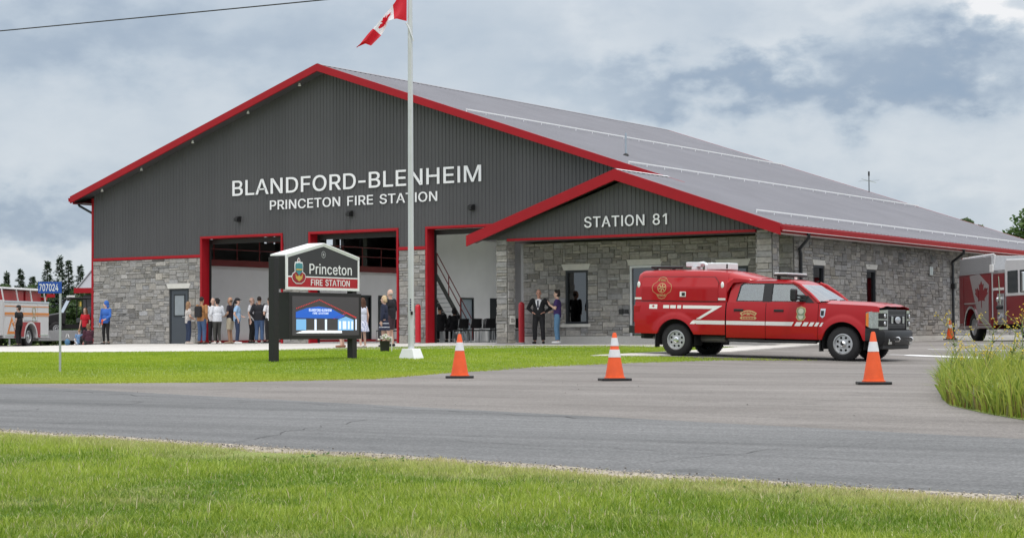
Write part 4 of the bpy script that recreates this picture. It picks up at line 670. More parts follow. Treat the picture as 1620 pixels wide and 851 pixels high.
def column(x0, x1, y0, y1):
    mb = MB(); ashlar(mb, x0, x1, .02, 3.335, fy(y0)); ashlar(mb, y0, y1, .02, 3.335, fx(x1))
    ashlar(mb, y0, y1, .02, 3.335, lambda u, v, d: (x0 - d, u, v)); ashlar(mb, x0, x1, .02, 3.335, lambda u, v, d: (u, y1 + d, v))
    mb.build('porch_column', M_stone, fs, fix=False)
ds_ = MB().box((22.12, -3.42, .62), (22.195, -3.10, .90)).build('date_stone', M_lime, fs, bevel=.006); words('date', '2024', M_black, ds_, ((22.196, -3.37, .69), (0, 1, 0), (0, 0, 1), (1, 0, 0)), .22, .12, bold=3, depth=.003)
column(21.74, 22.13, -3.47, -3.05); column(30.92, 31.40, -3.47, -3.05)
MB().prism([(21.5, 0), (31.12, 0), (31.12, 3.29), (21.5, 3.29)], frontfn, YW + .005, YW + .2, holes=[[(a, max(c, .001)), (b, max(c, .001)), (b, d), (a, d)] for a, b, c, d in OFF]).build('office_wall', M_mortar, fs)
MB().prism([(YW + .21, 0), (25.2, 0), (25.2, 3.3), (YW + .21, 3.3)], lambda u, v, d: (d, u, v), XW - .2, XW - .005, holes=[[(a, c), (b, c), (b, d), (a, d)] for a, b, c, d in SIDE]).build('side_wall', M_mortar, fs)
MB().box((21.3, YW + .1, 0), (21.49, -.02, 3.3)).build('return_wall', M_inback, fs)
mb = MB(); mb.box((21.47, YW - .035, -.2), (XW + .03, YW + .1, .235)); mb.box((XW - .05, YW + .102, -.3), (XW + .035, 25.5, .185)); mb.build('foundation', M_conc, fs)
mb = MB(); mb.box((22.92, YW - .06, .53), (24.05, YW + .02, .628)); mb.build('window_sill', M_lime, fs)
def lintel(a, b, c, d, ax='y', pos=YW):
    mb = MB()
    f_ = (lambda u, v, e_: (u, pos - e_, v)) if ax == 'y' else (lambda u, v, e_: (pos + e_, u, v))
    mb.prism([(a + .09, c), (b - .09, c), (b, d), (a, d)], f_, -.01, .055); mb.build('lintel', M_lime, fs)
lintel(22.96, 24.07, 2.372, 2.57); lintel(25.40, 26.72, 2.472, 2.66); lintel(28.55, 29.76, 2.372, 2.58)
lintel(4.03, 5.30, 2.142, 2.33, pos=.01)
for a, b, c, d in SIDE: lintel(a - .1, b + .12, d + .002, d + .165, 'x', XW)
# windows: frame > pane, blind
def window(a, b, c, d, ax='y', pos=YW, blind=.4):
    f_ = (lambda u, v, e_: (u, pos - e_, v)) if ax == 'y' else (lambda u, v, e_: (pos + e_, u, v))
    fr_ = MB().prism([(a + .003, c + .003), (b - .003, c + .003), (b - .003, d - .003), (a + .003, d - .003)], f_, -.10, .02, holes=[[(a + .075, c + .075), (b - .075, c + .075), (b - .075, d - .075), (a + .075, d - .075)]]).build('window', M_dark, fs)
    MB().prism([(a + .07, c + .07), (b - .07, c + .07), (b - .07, d - .07), (a + .07, d - .07)], f_, -.055, -.045).build('pane', M_glass, fr_)
    MB().prism([(a + .07, d - .07 - (d - c) * blind), (b - .07, d - .07 - (d - c) * blind), (b - .07, d - .07), (a + .07, d - .07)], f_, -.13, -.12).build('blind', mat('roller_blind', (.42, .45, .45), .8), fr_)
window(*OFF[0]); window(*OFF[2])
for q in SIDE: window(*q, 'x', XW, .0 if q[0] > 3 else .3)
# entrance door in the porch
fr_ = MB().prism([(25.5, .02), (26.62, .02), (26.62, 2.46), (25.5, 2.46)], lambda u, v, d: (u, YW - d, v), -.1, .02, holes=[[(25.57, .06), (26.55, .06), (26.55, 2.39), (25.57, 2.39)]]).build('entrance_door', M_sil, fs)
MB().prism([(25.58, .07), (26.54, .07), (26.54, 2.38), (25.58, 2.38)], lambda u, v, d: (u, YW - d, v), -.06, -.04).build('pane', M_glass, fr_)
MB().box((21.6, YW + .3, .01), (31.0, 3, .02)).build('office_floor', M_floor, fs)
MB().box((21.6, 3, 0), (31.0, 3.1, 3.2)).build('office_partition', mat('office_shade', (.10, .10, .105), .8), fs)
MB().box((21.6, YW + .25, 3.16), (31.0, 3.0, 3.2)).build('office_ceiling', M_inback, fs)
mb = MB(); mb.box((25.12, YW - .075, .93), (25.27, YW - .03, 1.09)); mb.box((25.33, YW - .09, .95), (25.46, YW - .03, 1.07)); mb.build('lock_box', M_black, fs)
# man door on the left of the bays
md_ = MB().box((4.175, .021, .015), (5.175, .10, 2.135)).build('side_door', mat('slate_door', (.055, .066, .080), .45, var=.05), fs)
mb = MB(); mb.prism([(4.17, .01), (5.18, .01), (5.18, 2.138), (4.17, 2.138)], frontfn, -.002, .05, holes=[[(4.24, .02), (5.11, .02), (5.11, 2.07), (4.24, 2.07)]]); mb.build('door_frame', M_dark, md_)
MB().box((4.42, .014, 1.1), (4.93, .034, 1.88)).build('pane', mat('pale_reflection_glass', (.26, .29, .31), .12), md_)  # opaque pane, the glass reflection is put into its pale colour
mb = MB(); mb.prism([(4.38, 1.06), (4.97, 1.06), (4.97, 1.92), (4.38, 1.92)], frontfn, .008, .03, holes=[[(4.43, 1.11), (4.92, 1.11), (4.92, 1.87), (4.43, 1.87)]]); mb.build('glazing_bead', M_dark, md_)
mb = MB(); mb.box((5.0, -.02, .96), (5.09, .03, 1.12)); mb.bar((4.9, -.05, 1.04), (5.06, -.05, 1.04), .03, .03); mb.build('handle', M_galv, md_)

# roofs -------------------------------------------------------------------
def ribbed_roof(name, xa, xb, zf, ya, yb, clip=None):
    mb = MB(); st = []; k = math.floor(ya / .305)
    while k * .305 < yb:
        for dy, d in ((0, .0), (.26, 0), (.27, .028), (.295, .028), (.305, 0)): st.append((k * .305 + dy, d))
        k += 1
    st = [(ya, 0)] + [q for q in st if ya + 1e-3 < q[0] < yb - 1e-3] + [(yb, 0)]
    for (a, da), (b, db) in zip(st, st[1:]):
        mb.add([(xa, a, zf(xa) + da), (xb, a, zf(xb) + da), (xb, b, zf(xb) + db), (xa, b, zf(xa) + db)], [(0, 1, 2, 3)])
    for a, b in ((xa, xb),): mb.add([(a, ya, zf(a) - .05), (b, ya, zf(b) - .05), (b, yb, zf(b) - .05), (a, yb, zf(a) - .05)], [(0, 1, 2, 3)])
    o = mb.build(name, M_roof, fs, fix=False); return o
r1 = ribbed_roof('roof', 10.8, XR, rz_, YO - .02, D_)
ribbed_roof('roof', XL, 4.2, rz_, YO - .02, D_); ribbed_roof('roof', 4.2, 10.8, rz_, YO - .02, 2.0); ribbed_roof('roof', 4.2, 10.8, rz_, 24.0, D_)
MB().add([(4.2, 2.0, rz_(4.2) + .01), (10.8, 2.0, rz_(10.8) + .01), (10.8, 24.0, rz_(10.8) + .01), (4.2, 24.0, rz_(4.2) + .01)], [(0, 1, 2, 3)]).build('added_roof_light', mat('added_roof_glazing', (.8, .82, .82), .3, alpha=.12, var=0), fs)  # invented opening on the unseen slope, added to bring daylight into the bays
r2 = ribbed_roof('roof', XR, XE, rz_, YO - .02, D_)
r3 = ribbed_roof('porch_roof', XP, XE, rz_, YP - .02, YO - .021)
r4 = ribbed_roof('porch_roof', 20.92, XP, pz_, YP - .02, -.03)
mb = MB()
for i in range(2): 
    s_ = -1 if i == 0 else 1
    mb.add([(XR, YO - .03, ZR + .045), (XR, D_, ZR + .045), (XR + s_ * .22, D_, rz_(XR + .22) + .036), (XR + s_ * .22, YO - .03, rz_(XR + .22) + .036)], [(0, 1, 2, 3)])
mb.build('ridge_cap', M_roof, r1)
mb = MB()
for s_ in (-1, 1): mb.add([(XP, YP - .03, pz_(XP) + .05), (XP, YO - .0, pz_(XP) + .05), (XP + s_ * .09, YO - .0, pz_(XP + .09) + .045), (XP + s_ * .09, YP - .03, pz_(XP + .09) + .045)], [(0, 1, 2, 3)])
mb.build('ridge_cap', mat('white_flashing', (.75, .76, .78), .4), r3)
M_rail = mat('white_snow_rail', (.80, .81, .83), .4, var=.04)
for x, ya in ((18.42, -.35), (24.85, -.35), (30.64, -2.9)):
    mb = MB(); mb.bar((x, ya, rz_(x) + .10), (x, D_ - .3, rz_(x) + .10), .03, .04)
    k = ya
    while k < D_ - .5: mb.box((x - .01, k, rz_(x) - .0), (x + .015, k + .012, rz_(x) + .085)); k += 1.22
    mb.build('snow_guard', M_rail, r2)
# fascia boards, soffits, gutters
def rake(name, xa, xb, zf, y, hgt_=.27, t=.07):
    MB().prism([(xa, zf(xa) + .03), (xb, zf(xb) + .03), (xb, zf(xb) + .03 - hgt_), (xa, zf(xa) + .03 - hgt_)], frontfn, y - t, y).build(name, M_red, fs)
rake('rake_fascia', XL - .06, XR, rz_, YO - .022); rake('rake_fascia', XR + .001, 27.0, rz_, YO - .022)
rake('rake_fascia', 20.86, XP, pz_, YP - .022, .34); rake('rake_fascia', XP + .001, XE + .06, pz_, YP - .022, .34)
rake('rake_fascia', XL, XR, rz_, D_ + .08); rake('rake_fascia', XR + .001, XE, rz_, D_ + .08)
mb = MB()
def soffit(mb, xa, xb, zf, ya, yb, dz=.22):
    mb.add([(xa, ya, zf(xa) - dz), (xb, ya, zf(xb) - dz), (xb, yb, zf(xb) - dz), (xa, yb, zf(xa) - dz)], [(0, 1, 2, 3)])
soffit(mb, XL, XR, rz_, YO, .03); soffit(mb, XR, 26.5, rz_, YO, .03); soffit(mb, 20.92, XP, pz_, YP, -3.4); soffit(mb, XP, XE, pz_, YP, -3.4)
mb.add([(XW - .1, -3.5, 3.29), (XE, -3.5, 3.29), (XE, D_, 3.29), (XW - .1, D_, 3.29)], [(0, 1, 2, 3)])
mb.add([(XL, YO, 5.62), (.05, YO, 5.62), (.05, D_, 5.62), (XL, D_, 5.62)], [(0, 1, 2, 3)])
mb.add([(20.95, -3.52, 3.335), (XW, -3.52, 3.335), (XW, -.04, 3.335), (20.95, -.04, 3.335)], [(0, 1, 2, 3)])
mb.build('soffit', M_side, fs, fix=False)
MB().box((22.2, -3.60, 3.27), (30.92, -3.45, 3.345)).build('frieze_trim', M_red, fs)
mb = MB(); mb.prism([(0, 0), (.13, 0), (.15, .14), (.13, .15), (.12, .03), (0, .03)], lambda u, v, d: (XE + u, d, 3.27 + v), YP - .05, D_); mb.box((XE - .03, YP - .02, 3.21), (XE - .001, D_, 3.47)); gu = mb.build('gutter', M_red, fs)
mb = MB(); mb.box((XE + .125, YP - .06, 3.255), (XE + .155, D_, 3.272)); mb.box((XW + .3, YP + .3, 3.2), (XE - .03, D_, 3.212)); mb.build('gutter_lip', M_gutw, gu)
mb = MB(); mb.prism([(0, 0), (.13, 0), (.15, .14), (.13, .15), (.12, .03), (0, .03)], lambda u, v, d: (XL - u, d, 5.70 + v), YO - .1, D_); mb.box((XL + .001, YO, 5.6), (XL + .03, D_, 5.9)); mb.build('gutter', M_red, fs)
def downspout(pts): MB().tube(pts, .05, 8).build('downspout', M_dark, fs, smooth=True)
downspout([(XE + .06, -1.9, 3.28), (XE + .02, -1.85, 3.12), (XW + .1, -1.25, 2.84), (XW + .1, -1.16, 2.7), (XW + .1, -1.16, .1), (XW + .2, -1.16, .03)])
downspout([(XE + .06, 11.6, 3.28), (XE + .02, 11.65, 3.12), (XW + .12, 12.0, 2.84), (XW + .12, 12.04, 2.7), (XW + .12, 12.04, .1), (XW + .24, 12.04, .03)])
downspout([(XL - .05, -.2, 5.72), (XL + .05, -.18, 5.55), (-.08, .15, 5.2), (-.08, .2, 5.0), (-.08, .2, .05)])
MB().box((XW + .08, 11.95, 1.86), (XW + .22, 12.13, 2.06)).build('cleanout_box', M_black, fs)
mb = MB(); mb.box((-.06, -.035, 0.02), (.05, .03, rz_(0) - .28)); mb.box((.05, -.05, 3.31), (5.79, .02, 3.42)); mb.build('belt_trim', M_red, fs, bevel=.004)
for a, b in ((9.91, 11.13), (15.26, 16.43), (20.56, 21.7)): MB().box((a, -.05, 3.31), (b, .02, 3.42)).build('belt_trim', M_red, fs, bevel=.004)
for a, b in DOORS:
    mb = MB(); mb.box((a, -.06, .01), (a + .09, .45, ZD - .085)); mb.box((b - .075, -.06, .01), (b, .45, ZD - .085)); mb.box((a, -.062, ZD - .085), (b, .44, ZD)); mb.build('bay_door_frame', M_red, fs, bevel=.006)
    mb = MB(); mb.box((a + .092, .36, .02), (a + .16, .42, ZD - .1)); mb.box((b - .16, .36, .02), (b - .092, .42, ZD - .1)); mb.box((a + .17, .38, ZD - .28), (b - .17, .44, ZD - .1)); mb.build('door_track', M_black, fs)
# lettering on the gables
pl = ((1, 0, 0), (0, 0, 1), (0, -1, 0))
words('lettering', 'BLANDFORD-BLENHEIM', M_white, fs, ((7.47, -.055, 5.595),) + pl, 11.36, .56, bold=3, depth=.02, space=1.03)
words('lettering', 'PRINCETON FIRE STATION', M_white, fs, ((9.32, -.055, 4.995),) + pl, 7.65, .335, bold=3, depth=.02, space=1.02)
words('lettering', 'STATION 81', M_white, fs, ((25.10, -3.60, 3.60),) + pl, 2.90, .325, bold=3, depth=.02, space=1.06)
# wall lamps (unlit), rake lamps, vents
for x in (7.79, 13.14, 18.47):
    mb = MB(); mb.box((x - .09, -.10, 4.60), (x + .09, -.045, 4.80)); mb.prism([(-.04, 4.6), (-.22, 4.62), (-.22, 4.72), (-.10, 4.80), (-.04, 4.80)], lambda u, v, d: (d, u - .06, v), x - .08, x + .08); mb.build('wall_lamp', M_black, fs)
for x in (.75, 2.9, 5.6, 8.4, 10.9): MB().lathe([(.05, 0), (.06, .02), (.045, .04), (.035, .1)], 12, (x, -.25, rz_(x) - .31)).build('soffit_lamp', mat('lamp_white', (.8, .8, .78), .4), fs)
for y in (7.15, 10.11):
    mb = MB(); vs = [(-.16, 2.78), (.16, 2.78), (.16, 2.9), (.12, 3.0), (0, 3.05), (-.12, 3.0), (-.16, 2.9)]
    n_ = len(vs); mb.add([(XW + .03, y + a, b) for a, b in vs] + [(XW + .03 + .2 * max(.0, (3.06 - b) / .28), y + a * .9, b - .02) for a, b in vs], [tuple((i, (i + 1) % n_, n_ + (i + 1) % n_, n_ + i)) for i in range(1, n_)] + [tuple(range(n_, 2 * n_))])
    mb.build('vent_hood', M_galv, fs)
mb = MB(); mb.box((XW + .03, 9.82, 2.30), (XW + .10, 9.94, 2.62)); mb.box((XW + .03, 9.98, 2.30), (XW + .10, 10.10, 2.62)); mb.build('meter_pipe', M_galv, fs, bevel=.02)
MB().box((22.2, -3.49, .95), (22.45, -3.49 + .02, 1.1)) if 0 else None

# inside the bays ---------------------------------------------------------
MB().box((.2, .02, -.02), (21.3, 25.2, .022)).build('bay_floor', M_floor, fs)
MB().prism([(.2, .33), (21.3, .33), (21.3, 25.2), (.2, 25.2)], lambda u, v, d: (u, v, d), 5.50, 5.56, holes=[[(5.2, 2.0), (12.5, 2.0), (12.5, 24.0), (5.2, 24.0)]]).build('bay_ceiling', M_inwall, fs)  # ceiling hole belongs to the added roof opening above
MB().box((21.3, .33, 0), (21.48, 25.2, 5.5)).build('bay_wall', M_inwall, fs)
IN = [(13.03, 13.81, .02, 2.1), (14.34, 15.0, .02, 2.1), (20.9, 22.04, .02, 2.1), (23.49, 24.4, .02, 2.1)]
MB().prism([(.36, .02), (25.19, .02), (25.19, 5.49), (17.3, 5.49), (17.3, 3.14), (.36, 3.14)], lambda u, v, d: (d, u, v), 3.28, 3.4, holes=[[(a, c + .01), (b, c + .01), (b, d), (a, d)] for a, b, c, d in IN]).build('store_room_wall', M_inwall, fs)
for a, b, c, d in IN:
    f_ = MB().prism([(a, c + .02), (b, c + .02), (b, d), (a, d)], lambda u, v, e_: (e_, u, v), 3.29, 3.43, holes=[[(a + .08, c + .06), (b - .08, c + .06), (b - .08, d - .08), (a + .08, d - .08)]]).build('room_door', M_dark, fs)
    MB().box((3.31, a + .08, c + .06), (3.36, b - .08, d - .08)).build('door_leaf', mat('door_leaf_dark', (.03, .035, .04), .5) if a < 20 or a > 23 else mat('door_leaf_pale', (.30, .36, .42), .4), f_)
mz = MB().box((.2, .4, 3.15), (3.46, 17.3, 3.24)).build('mezzanine', M_inback, fs)
MB().box((3.42, .38, 3.14), (3.50, 17.32, 3.40)).build('deck_edge', mat('oxide_red', (.16, .012, .014), .5), mz)
mb = MB(); y = .5
mb.tube([(3.46, .5, 4.24), (3.46, 17.3, 4.24)], .025, 6); mb.tube([(3.46, .5, 3.83), (3.46, 17.3, 3.83)], .02, 6)
while y < 17.4: mb.tube([(3.46, y, 3.2), (3.46, y, 4.24)], .025, 6); y += 1.4
mb.build('railing', mat('oxide_red'), mz)
for y in (2.6, 7.4, 8.9, 13.2, 15.9): MB().box((3.2, y, 3.4), (3.42, y + .3, 5.49)).build('steel_post', M_black, mz)
st = MB()
for x in (3.75, 4.55): st.prism([(17.3, 3.15), (17.3, 2.85), (20.0, .02), (20.3, .02)], lambda u, v, d: (d, u, v), x, x + .05)
sto = st.build('stairs', M_black, fs)
mb = MB()
for i in range(15):
    t = (i + .5) / 15; mb.box((3.8, 17.3 + 2.85 * t - .12, 3.15 - 3.1 * t - .02), (4.55, 17.3 + 2.85 * t + .14, 3.15 - 3.1 * t + .015))
mb.build('treads', M_galv, sto)
mb = MB()
for dz in (.95, .5): mb.tube([(4.58, 17.3, 3.15 + dz), (4.58, 20.2, .05 + dz)], .024, 6)
for t in (0, .33, .66, 1): mb.tube([(4.58, 17.3 + 2.9 * t, 3.1 - 3.1 * t), (4.58, 17.3 + 2.9 * t, 4.1 - 3.1 * t)], .024, 6)
mb.build('handrail', mat('oxide_red'), sto)
mb = MB(); mb.box((3.44, 1.2, .02), (3.56, 16.5, .12)); mb.build('floor_kerb', M_red, fs)
# ================================================================ red crew-cab pickup with a covered bed (x forward, rear axle at 0)
M_tred = mat('fire_red_paint', (.38, .003, .007), .38, var=.05, nscale=1.2, coat=.5, spec=.25)
M_blk = mat('black_plastic', (.012, .012, .013), .5, var=.05)
M_tyre = mat('tyre_rubber', (.016, .016, .017), .85, var=.15, nscale=8)
M_chr = mat('chrome', (.75, .76, .77), .12, metal=1.0, var=.0)
M_rim = mat('steel_rim', (.50, .51, .52), .38, metal=.55, var=.05)
M_vinyl = mat('reflective_white_vinyl', (.74, .74, .72), .45, var=.03)
M_gold = mat('gold_leaf_vinyl', (.50, .34, .15), .4, var=.08)
M_under = mat('underbody', (.010, .010, .010), .9)
M_tglass = glass_mat('vehicle_glass', (.58, .66, .64), .17)
M_wsg = glass_mat('windscreen_glass', (.55, .60, .60), .26)
M_lamp = mat('headlamp_lens', (.50, .52, .55), .14, metal=.75, var=.25, nscale=22)
M_tail = mat('tail_lamp_red', (.35, .006, .008), .2)
M_amber = mat('amber_lens', (.75, .22, .03), .25)
M_seat = mat('grey_seat_cloth', (.20, .21, .215), .9)

pk = thing('pickup_truck', 'red crew cab rescue pickup with white stripes and a red covered bed', 'pickup truck')
HW = 1.005
def wy(z):                                                   # half width of the body at a height
    return HW - .045 * max(0, (.62 - z) / .3) ** 1.5 - .03 * max(0, (z - 1.0) / .4) ** 2 + .012 * math.sin((z - .55) * 4.2)
ARCH = [(0.0, .41, .53), (4.50, .41, .53)]
def zlow(x, z0):
    z = z0
    for ax, az, ar in ARCH:
        d = ar * ar - (x - ax) ** 2
        if d > 0: z = max(z, az + math.sqrt(d))
    return z
def flare(x, z):
    f = 0
    for ax, az, ar in ARCH:
        d = math.hypot(x - ax, z - az) - ar
        if d < .16: f = max(f, .035 * (1 - max(0, d) / .16) ** .6)
    return f
def side_skin(x0, x1, z0, ztop, sgn, n=14, taper=None):
    mb = MB(); k = max(2, int((x1 - x0) / .06)); xs = [x0 + (x1 - x0) * i / k for i in range(k + 1)]
    for ax, az, ar in ARCH:
        for q in (ax - ar * .999, ax + ar * .999):
            if x0 < q < x1: xs.append(q)
    xs = sorted(xs); vs = []
    for x in xs:
        zb = zlow(x, z0(x) if callable(z0) else z0); zt = ztop(x) if callable(ztop) else ztop
        for j in range(n + 1):
            z = zb + (zt - zb) * j / n; y = wy(z) + flare(x, z)
            if taper: y -= taper(x)
            vs.append((x, sgn * -y, z))
        # turn the lower edge in
    m_ = n + 1; fs_ = [(i * m_ + j, (i + 1) * m_ + j, (i + 1) * m_ + j + 1, i * m_ + j + 1) for i in range(len(xs) - 1) for j in range(n)]
    mb.add(vs, fs_)
    o = len(mb.v); lip = []
    for i, x in enumerate(xs):
        p = vs[i * m_]; lip.append((p[0], p[1] + sgn * .07, p[2] + .01))
    mb.add([vs[i * m_] for i in range(len(xs))] + lip, [(i, i + 1, len(xs) + i + 1, len(xs) + i) for i in range(len(xs) - 1)])
    return mb
hoodz = lambda x: 1.385 - .035 * max(0, x - 3.9) - .035 * max(0, (x - 4.9)) ** 2 - .55 * max(0, x - 5.28) ** 2 * 3
ftaper = lambda x: .05 * max(0, (x - 4.95) / .5) ** 2
BELT = 1.375
for s_ in (1, -1):                                            # s_ = 1 : the right-hand side, facing -y
    side_skin(-1.17, 1.385, .56, 1.365, s_).build('bed_side', M_tred, pk, smooth=True)
    dr = side_skin(1.415, 2.475, .50, BELT, s_).build('door', M_tred, pk, smooth=True)
    df = side_skin(2.487, 3.86, lambda x: .50, BELT, s_).build('door', M_tred, pk, smooth=True)
    side_skin(3.872, 5.075, .50, lambda x: min(BELT, hoodz(x)) - .004, s_, taper=ftaper).build('fender', M_tred, pk, smooth=True)
    side_skin(5.0755, 5.40, .50, .80, s_, taper=ftaper).build('fender_corner', M_blk, pk, smooth=True)
    side_skin(5.0755, 5.40, 1.185, lambda x: min(BELT, hoodz(x)) - .004, s_, n=3, taper=ftaper).build('fender_corner', M_tred, pk, smooth=True)
    for d_, xh in ((dr, 1.62), (df, 2.70)):
        mb = MB(); mb.box((xh, -s_ * (wy(1.19) + .004) - .014, 1.155), (xh + .26, -s_ * (wy(1.19) + .004) + .014, 1.215)); mb.build('handle', M_blk, d_, bevel=.012)
# hood
mb = MB(); vs = []; xs = [3.80 + i * .09 for i in range(19)]
for x in xs:
    for j in range(13):
        t = -1 + j / 6; w_ = wy(1.33) - ftaper(x) - .004
        vs.append((x, t * w_, hoodz(x) - .004 + .075 * (1 - abs(t) ** 2.4) * (1 - .5 * max(0, x - 4.9) / .5) + (.018 if .35 < abs(t) < .72 else 0)))
mb.add(vs, [(i * 13 + j, (i + 1) * 13 + j, (i + 1) * 13 + j + 1, i * 13 + j + 1) for i in range(len(xs) - 1) for j in range(12)])
mb.build('hood', M_tred, pk, smooth=True)
# greenhouse: inclined sides with window holes, roof skin, windscreen
Z0, Z1 = BELT, 1.90
def gy(z): return .955 - (z - Z0) / (Z1 - Z0) * .145
prof = [(1.43, Z0), (3.90, Z0), (3.78, 1.46), (3.33, 1.80), (3.12, 1.90), (1.62, 1.92), (1.50, 1.86)]
wr = [(1.66, 1.415), (2.37, 1.415), (2.37, 1.845), (1.80, 1.85), (1.73, 1.80)]
wf = [(2.59, 1.415), (3.60, 1.415), (3.60, 1.47), (3.23, 1.775), (3.10, 1.84), (2.59, 1.845)]
for s_ in (1, -1):
    f_ = lambda u, v, d, s_=s_: (u, -s_ * (gy(v) - d), v)
    cs = MB().prism(prof, f_, 0, .05, holes=[wr, wf]).build('cab_side', M_tred, pk)
    for wv in (wr, wf):
        cx_ = sum(p[0] for p in wv) / len(wv); cz_ = sum(p[1] for p in wv) / len(wv)
        MB().prism([((p[0] - cx_) * 1.012 + cx_, (p[1] - cz_) * 1.012 + cz_) for p in wv], f_, .018, .024).build('window', M_tglass, pk)
        inn = [((p[0] - cx_) * .95 + cx_, (p[1] - cz_) * .92 + cz_) for p in wv]
        MB().prism([((p[0] - cx_) * 1.03 + cx_, (p[1] - cz_) * 1.04 + cz_) for p in wv], f_, -.004, .02, holes=[[((p[0] - cx_) * .985 + cx_, (p[1] - cz_) * .975 + cz_) for p in wv]]).build('window_seal', M_blk, pk)
    MB().prism([(2.375, 1.40), (2.585, 1.40), (2.585, 1.855), (2.375, 1.855)], f_, -.007, .0).build('door_pillar', M_blk, pk)
mb = MB(); vs = []; rp = [(1.46, 1.80), (1.50, 1.88), (1.60, 1.935), (1.9, 1.965), (2.5, 1.975), (2.95, 1.955), (3.12, 1.915), (3.30, 1.815)]
for x, z in rp:
    for j in range(13):
        t = -1 + j / 6; e_ = (gy(1.90) + .002); vs.append((x, t * e_, z - (.055 * abs(t) ** 3.5)))
mb.add(vs, [(i * 13 + j, (i + 1) * 13 + j, (i + 1) * 13 + j + 1, i * 13 + j + 1) for i in range(len(rp) - 1) for j in range(12)]); mb.build('roof', M_tred, pk, smooth=True)
mb = MB(); vs = []
for k in range(7):
    t = k / 6; x = 3.96 - .68 * t; z = 1.41 + .42 * t - .02 * math.sin(PI * t) * 0
    for j in range(9):
        q = -1 + j / 4; vs.append((x - .10 * abs(q) ** 2.2 * (1 - .3 * t) + .02, q * (.93 - .14 * t), z + .015 * math.sin(PI * t)))
mb.add(vs, [(i * 9 + j, (i + 1) * 9 + j, (i + 1) * 9 + j + 1, i * 9 + j + 1) for i in range(6) for j in range(8)]); mb.build('windshield', M_wsg, pk, smooth=True)
for s_ in (1, -1): MB().tube([(3.86, -s_ * .945, 1.39), (3.62, -s_ * .90, 1.60), (3.30, -s_ * .835, 1.82), (3.12, -s_ * .81, 1.885)], .038, 8).build('front_pillar', M_tred, pk, smooth=True)
mb = MB(); mb.tube([(3.99, -.62, 1.455), (3.93, -.05, 1.475)], .013, 5); mb.tube([(4.0, .02, 1.46), (3.9, .55, 1.475)], .013, 5); mb.box((3.84, -.88, 1.40), (4.02, .88, 1.43)); mb.build('wiper_cowl', M_blk, pk)
MB().box((1.44, -.84, 1.38), (1.47, .84, 1.83)).build('rear_window', M_tglass, pk)
# cabin
mb = MB(); mb.box((1.44, -.93, .55), (3.92, .93, .62)); mb.box((3.45, -.90, .62), (3.86, .90, 1.36)); mb.build('cabin_floor', M_under, pk)
for x in (1.75, 2.75):
    for y in (-.42, .42):
        mb = MB(); mb.box((x, y - .26, .62), (x + .5, y + .26, .98)); mb.bar((x + .03, y, .95), (x - .12, y, 1.52), .5, .13, up=(1, 0, 0)); mb.bar((x - .12, y, 1.53), (x - .15, y, 1.73), .26, .1, up=(1, 0, 0)); mb.build('seat', M_seat, pk, bevel=.04)
mb = MB(); mb.tube([(3.30 + .10 * math.cos(a) * .5, .42 + .19 * math.sin(a), 1.28 + .19 * math.cos(a)) for a in np.linspace(0, 2 * PI, 17)], .016, 6); mb.build('steering_wheel', M_blk, pk)
# inner structure so that gaps and arches read dark
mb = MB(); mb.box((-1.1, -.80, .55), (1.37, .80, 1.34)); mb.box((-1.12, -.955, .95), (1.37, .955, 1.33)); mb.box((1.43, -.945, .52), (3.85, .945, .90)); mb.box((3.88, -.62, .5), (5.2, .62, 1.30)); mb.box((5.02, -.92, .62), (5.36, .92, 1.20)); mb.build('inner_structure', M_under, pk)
mb = MB(); mb.box((-1.2, -.45, .42), (5.3, -.33, .56)); mb.box((-1.2, .33, .42), (5.3, .45, .56)); mb.build('chassis_frame', M_under, pk)
mb = MB(); mb.tube([(0, -.8, .41), (0, .8, .41)], .06, 8); mb.ell((0, 0, .41), (.2, .2, .19)); mb.build('axle', M_under, pk); MB().tube([(.19, 0, .45), (2.4, 0, .5)], .05, 8).build('drive_shaft', M_under, pk); MB().tube([(4.5, -.8, .41), (4.5, .8, .41)], .05, 8).build('axle', M_under, pk)
mb = MB(); mb.tube([(-.9, -.5, .45), (2.2, -.45, .45)], .04, 8); mb.tube([(.5, -.55, .46), (1.2, -.55, .46)], .1, 10); mb.build('exhaust', mat('exhaust_steel', (.25, .24, .22), .5, metal=.7), pk)
for s_ in (1, -1):
    mb = MB(); mb.box((1.48, min(-s_ * .90, -s_ * 1.01), .40), (3.82, max(-s_ * .90, -s_ * 1.01), .455)); mb.build('running_board', M_blk, pk, bevel=.015)
    for xw, wl in ((-.58, .0), (5.06, .0), (3.90, 0)):
        if xw < 5: MB().box((xw, min(-s_ * .80, -s_ * 1.01), .22), (xw + .03, max(-s_ * .80, -s_ * 1.01), .66)).build('mud_flap', M_blk, pk)
    for ax, az, ar in ARCH:
        mb = MB(); vs = []; n_ = 18
        for i in range(n_ + 1):
            a = PI * (-.08 + 1.16 * i / n_); vs += [(ax + math.cos(a) * (ar + .005), -s_ * .99, az + math.sin(a) * (ar + .005)), (ax + math.cos(a) * (ar + .005), -s_ * .55, az + math.sin(a) * (ar + .005))]
        mb.add(vs, [(2 * i, 2 * i + 1, 2 * i + 3, 2 * i + 2) for i in range(n_)]); mb.build('wheel_liner', M_under, pk)
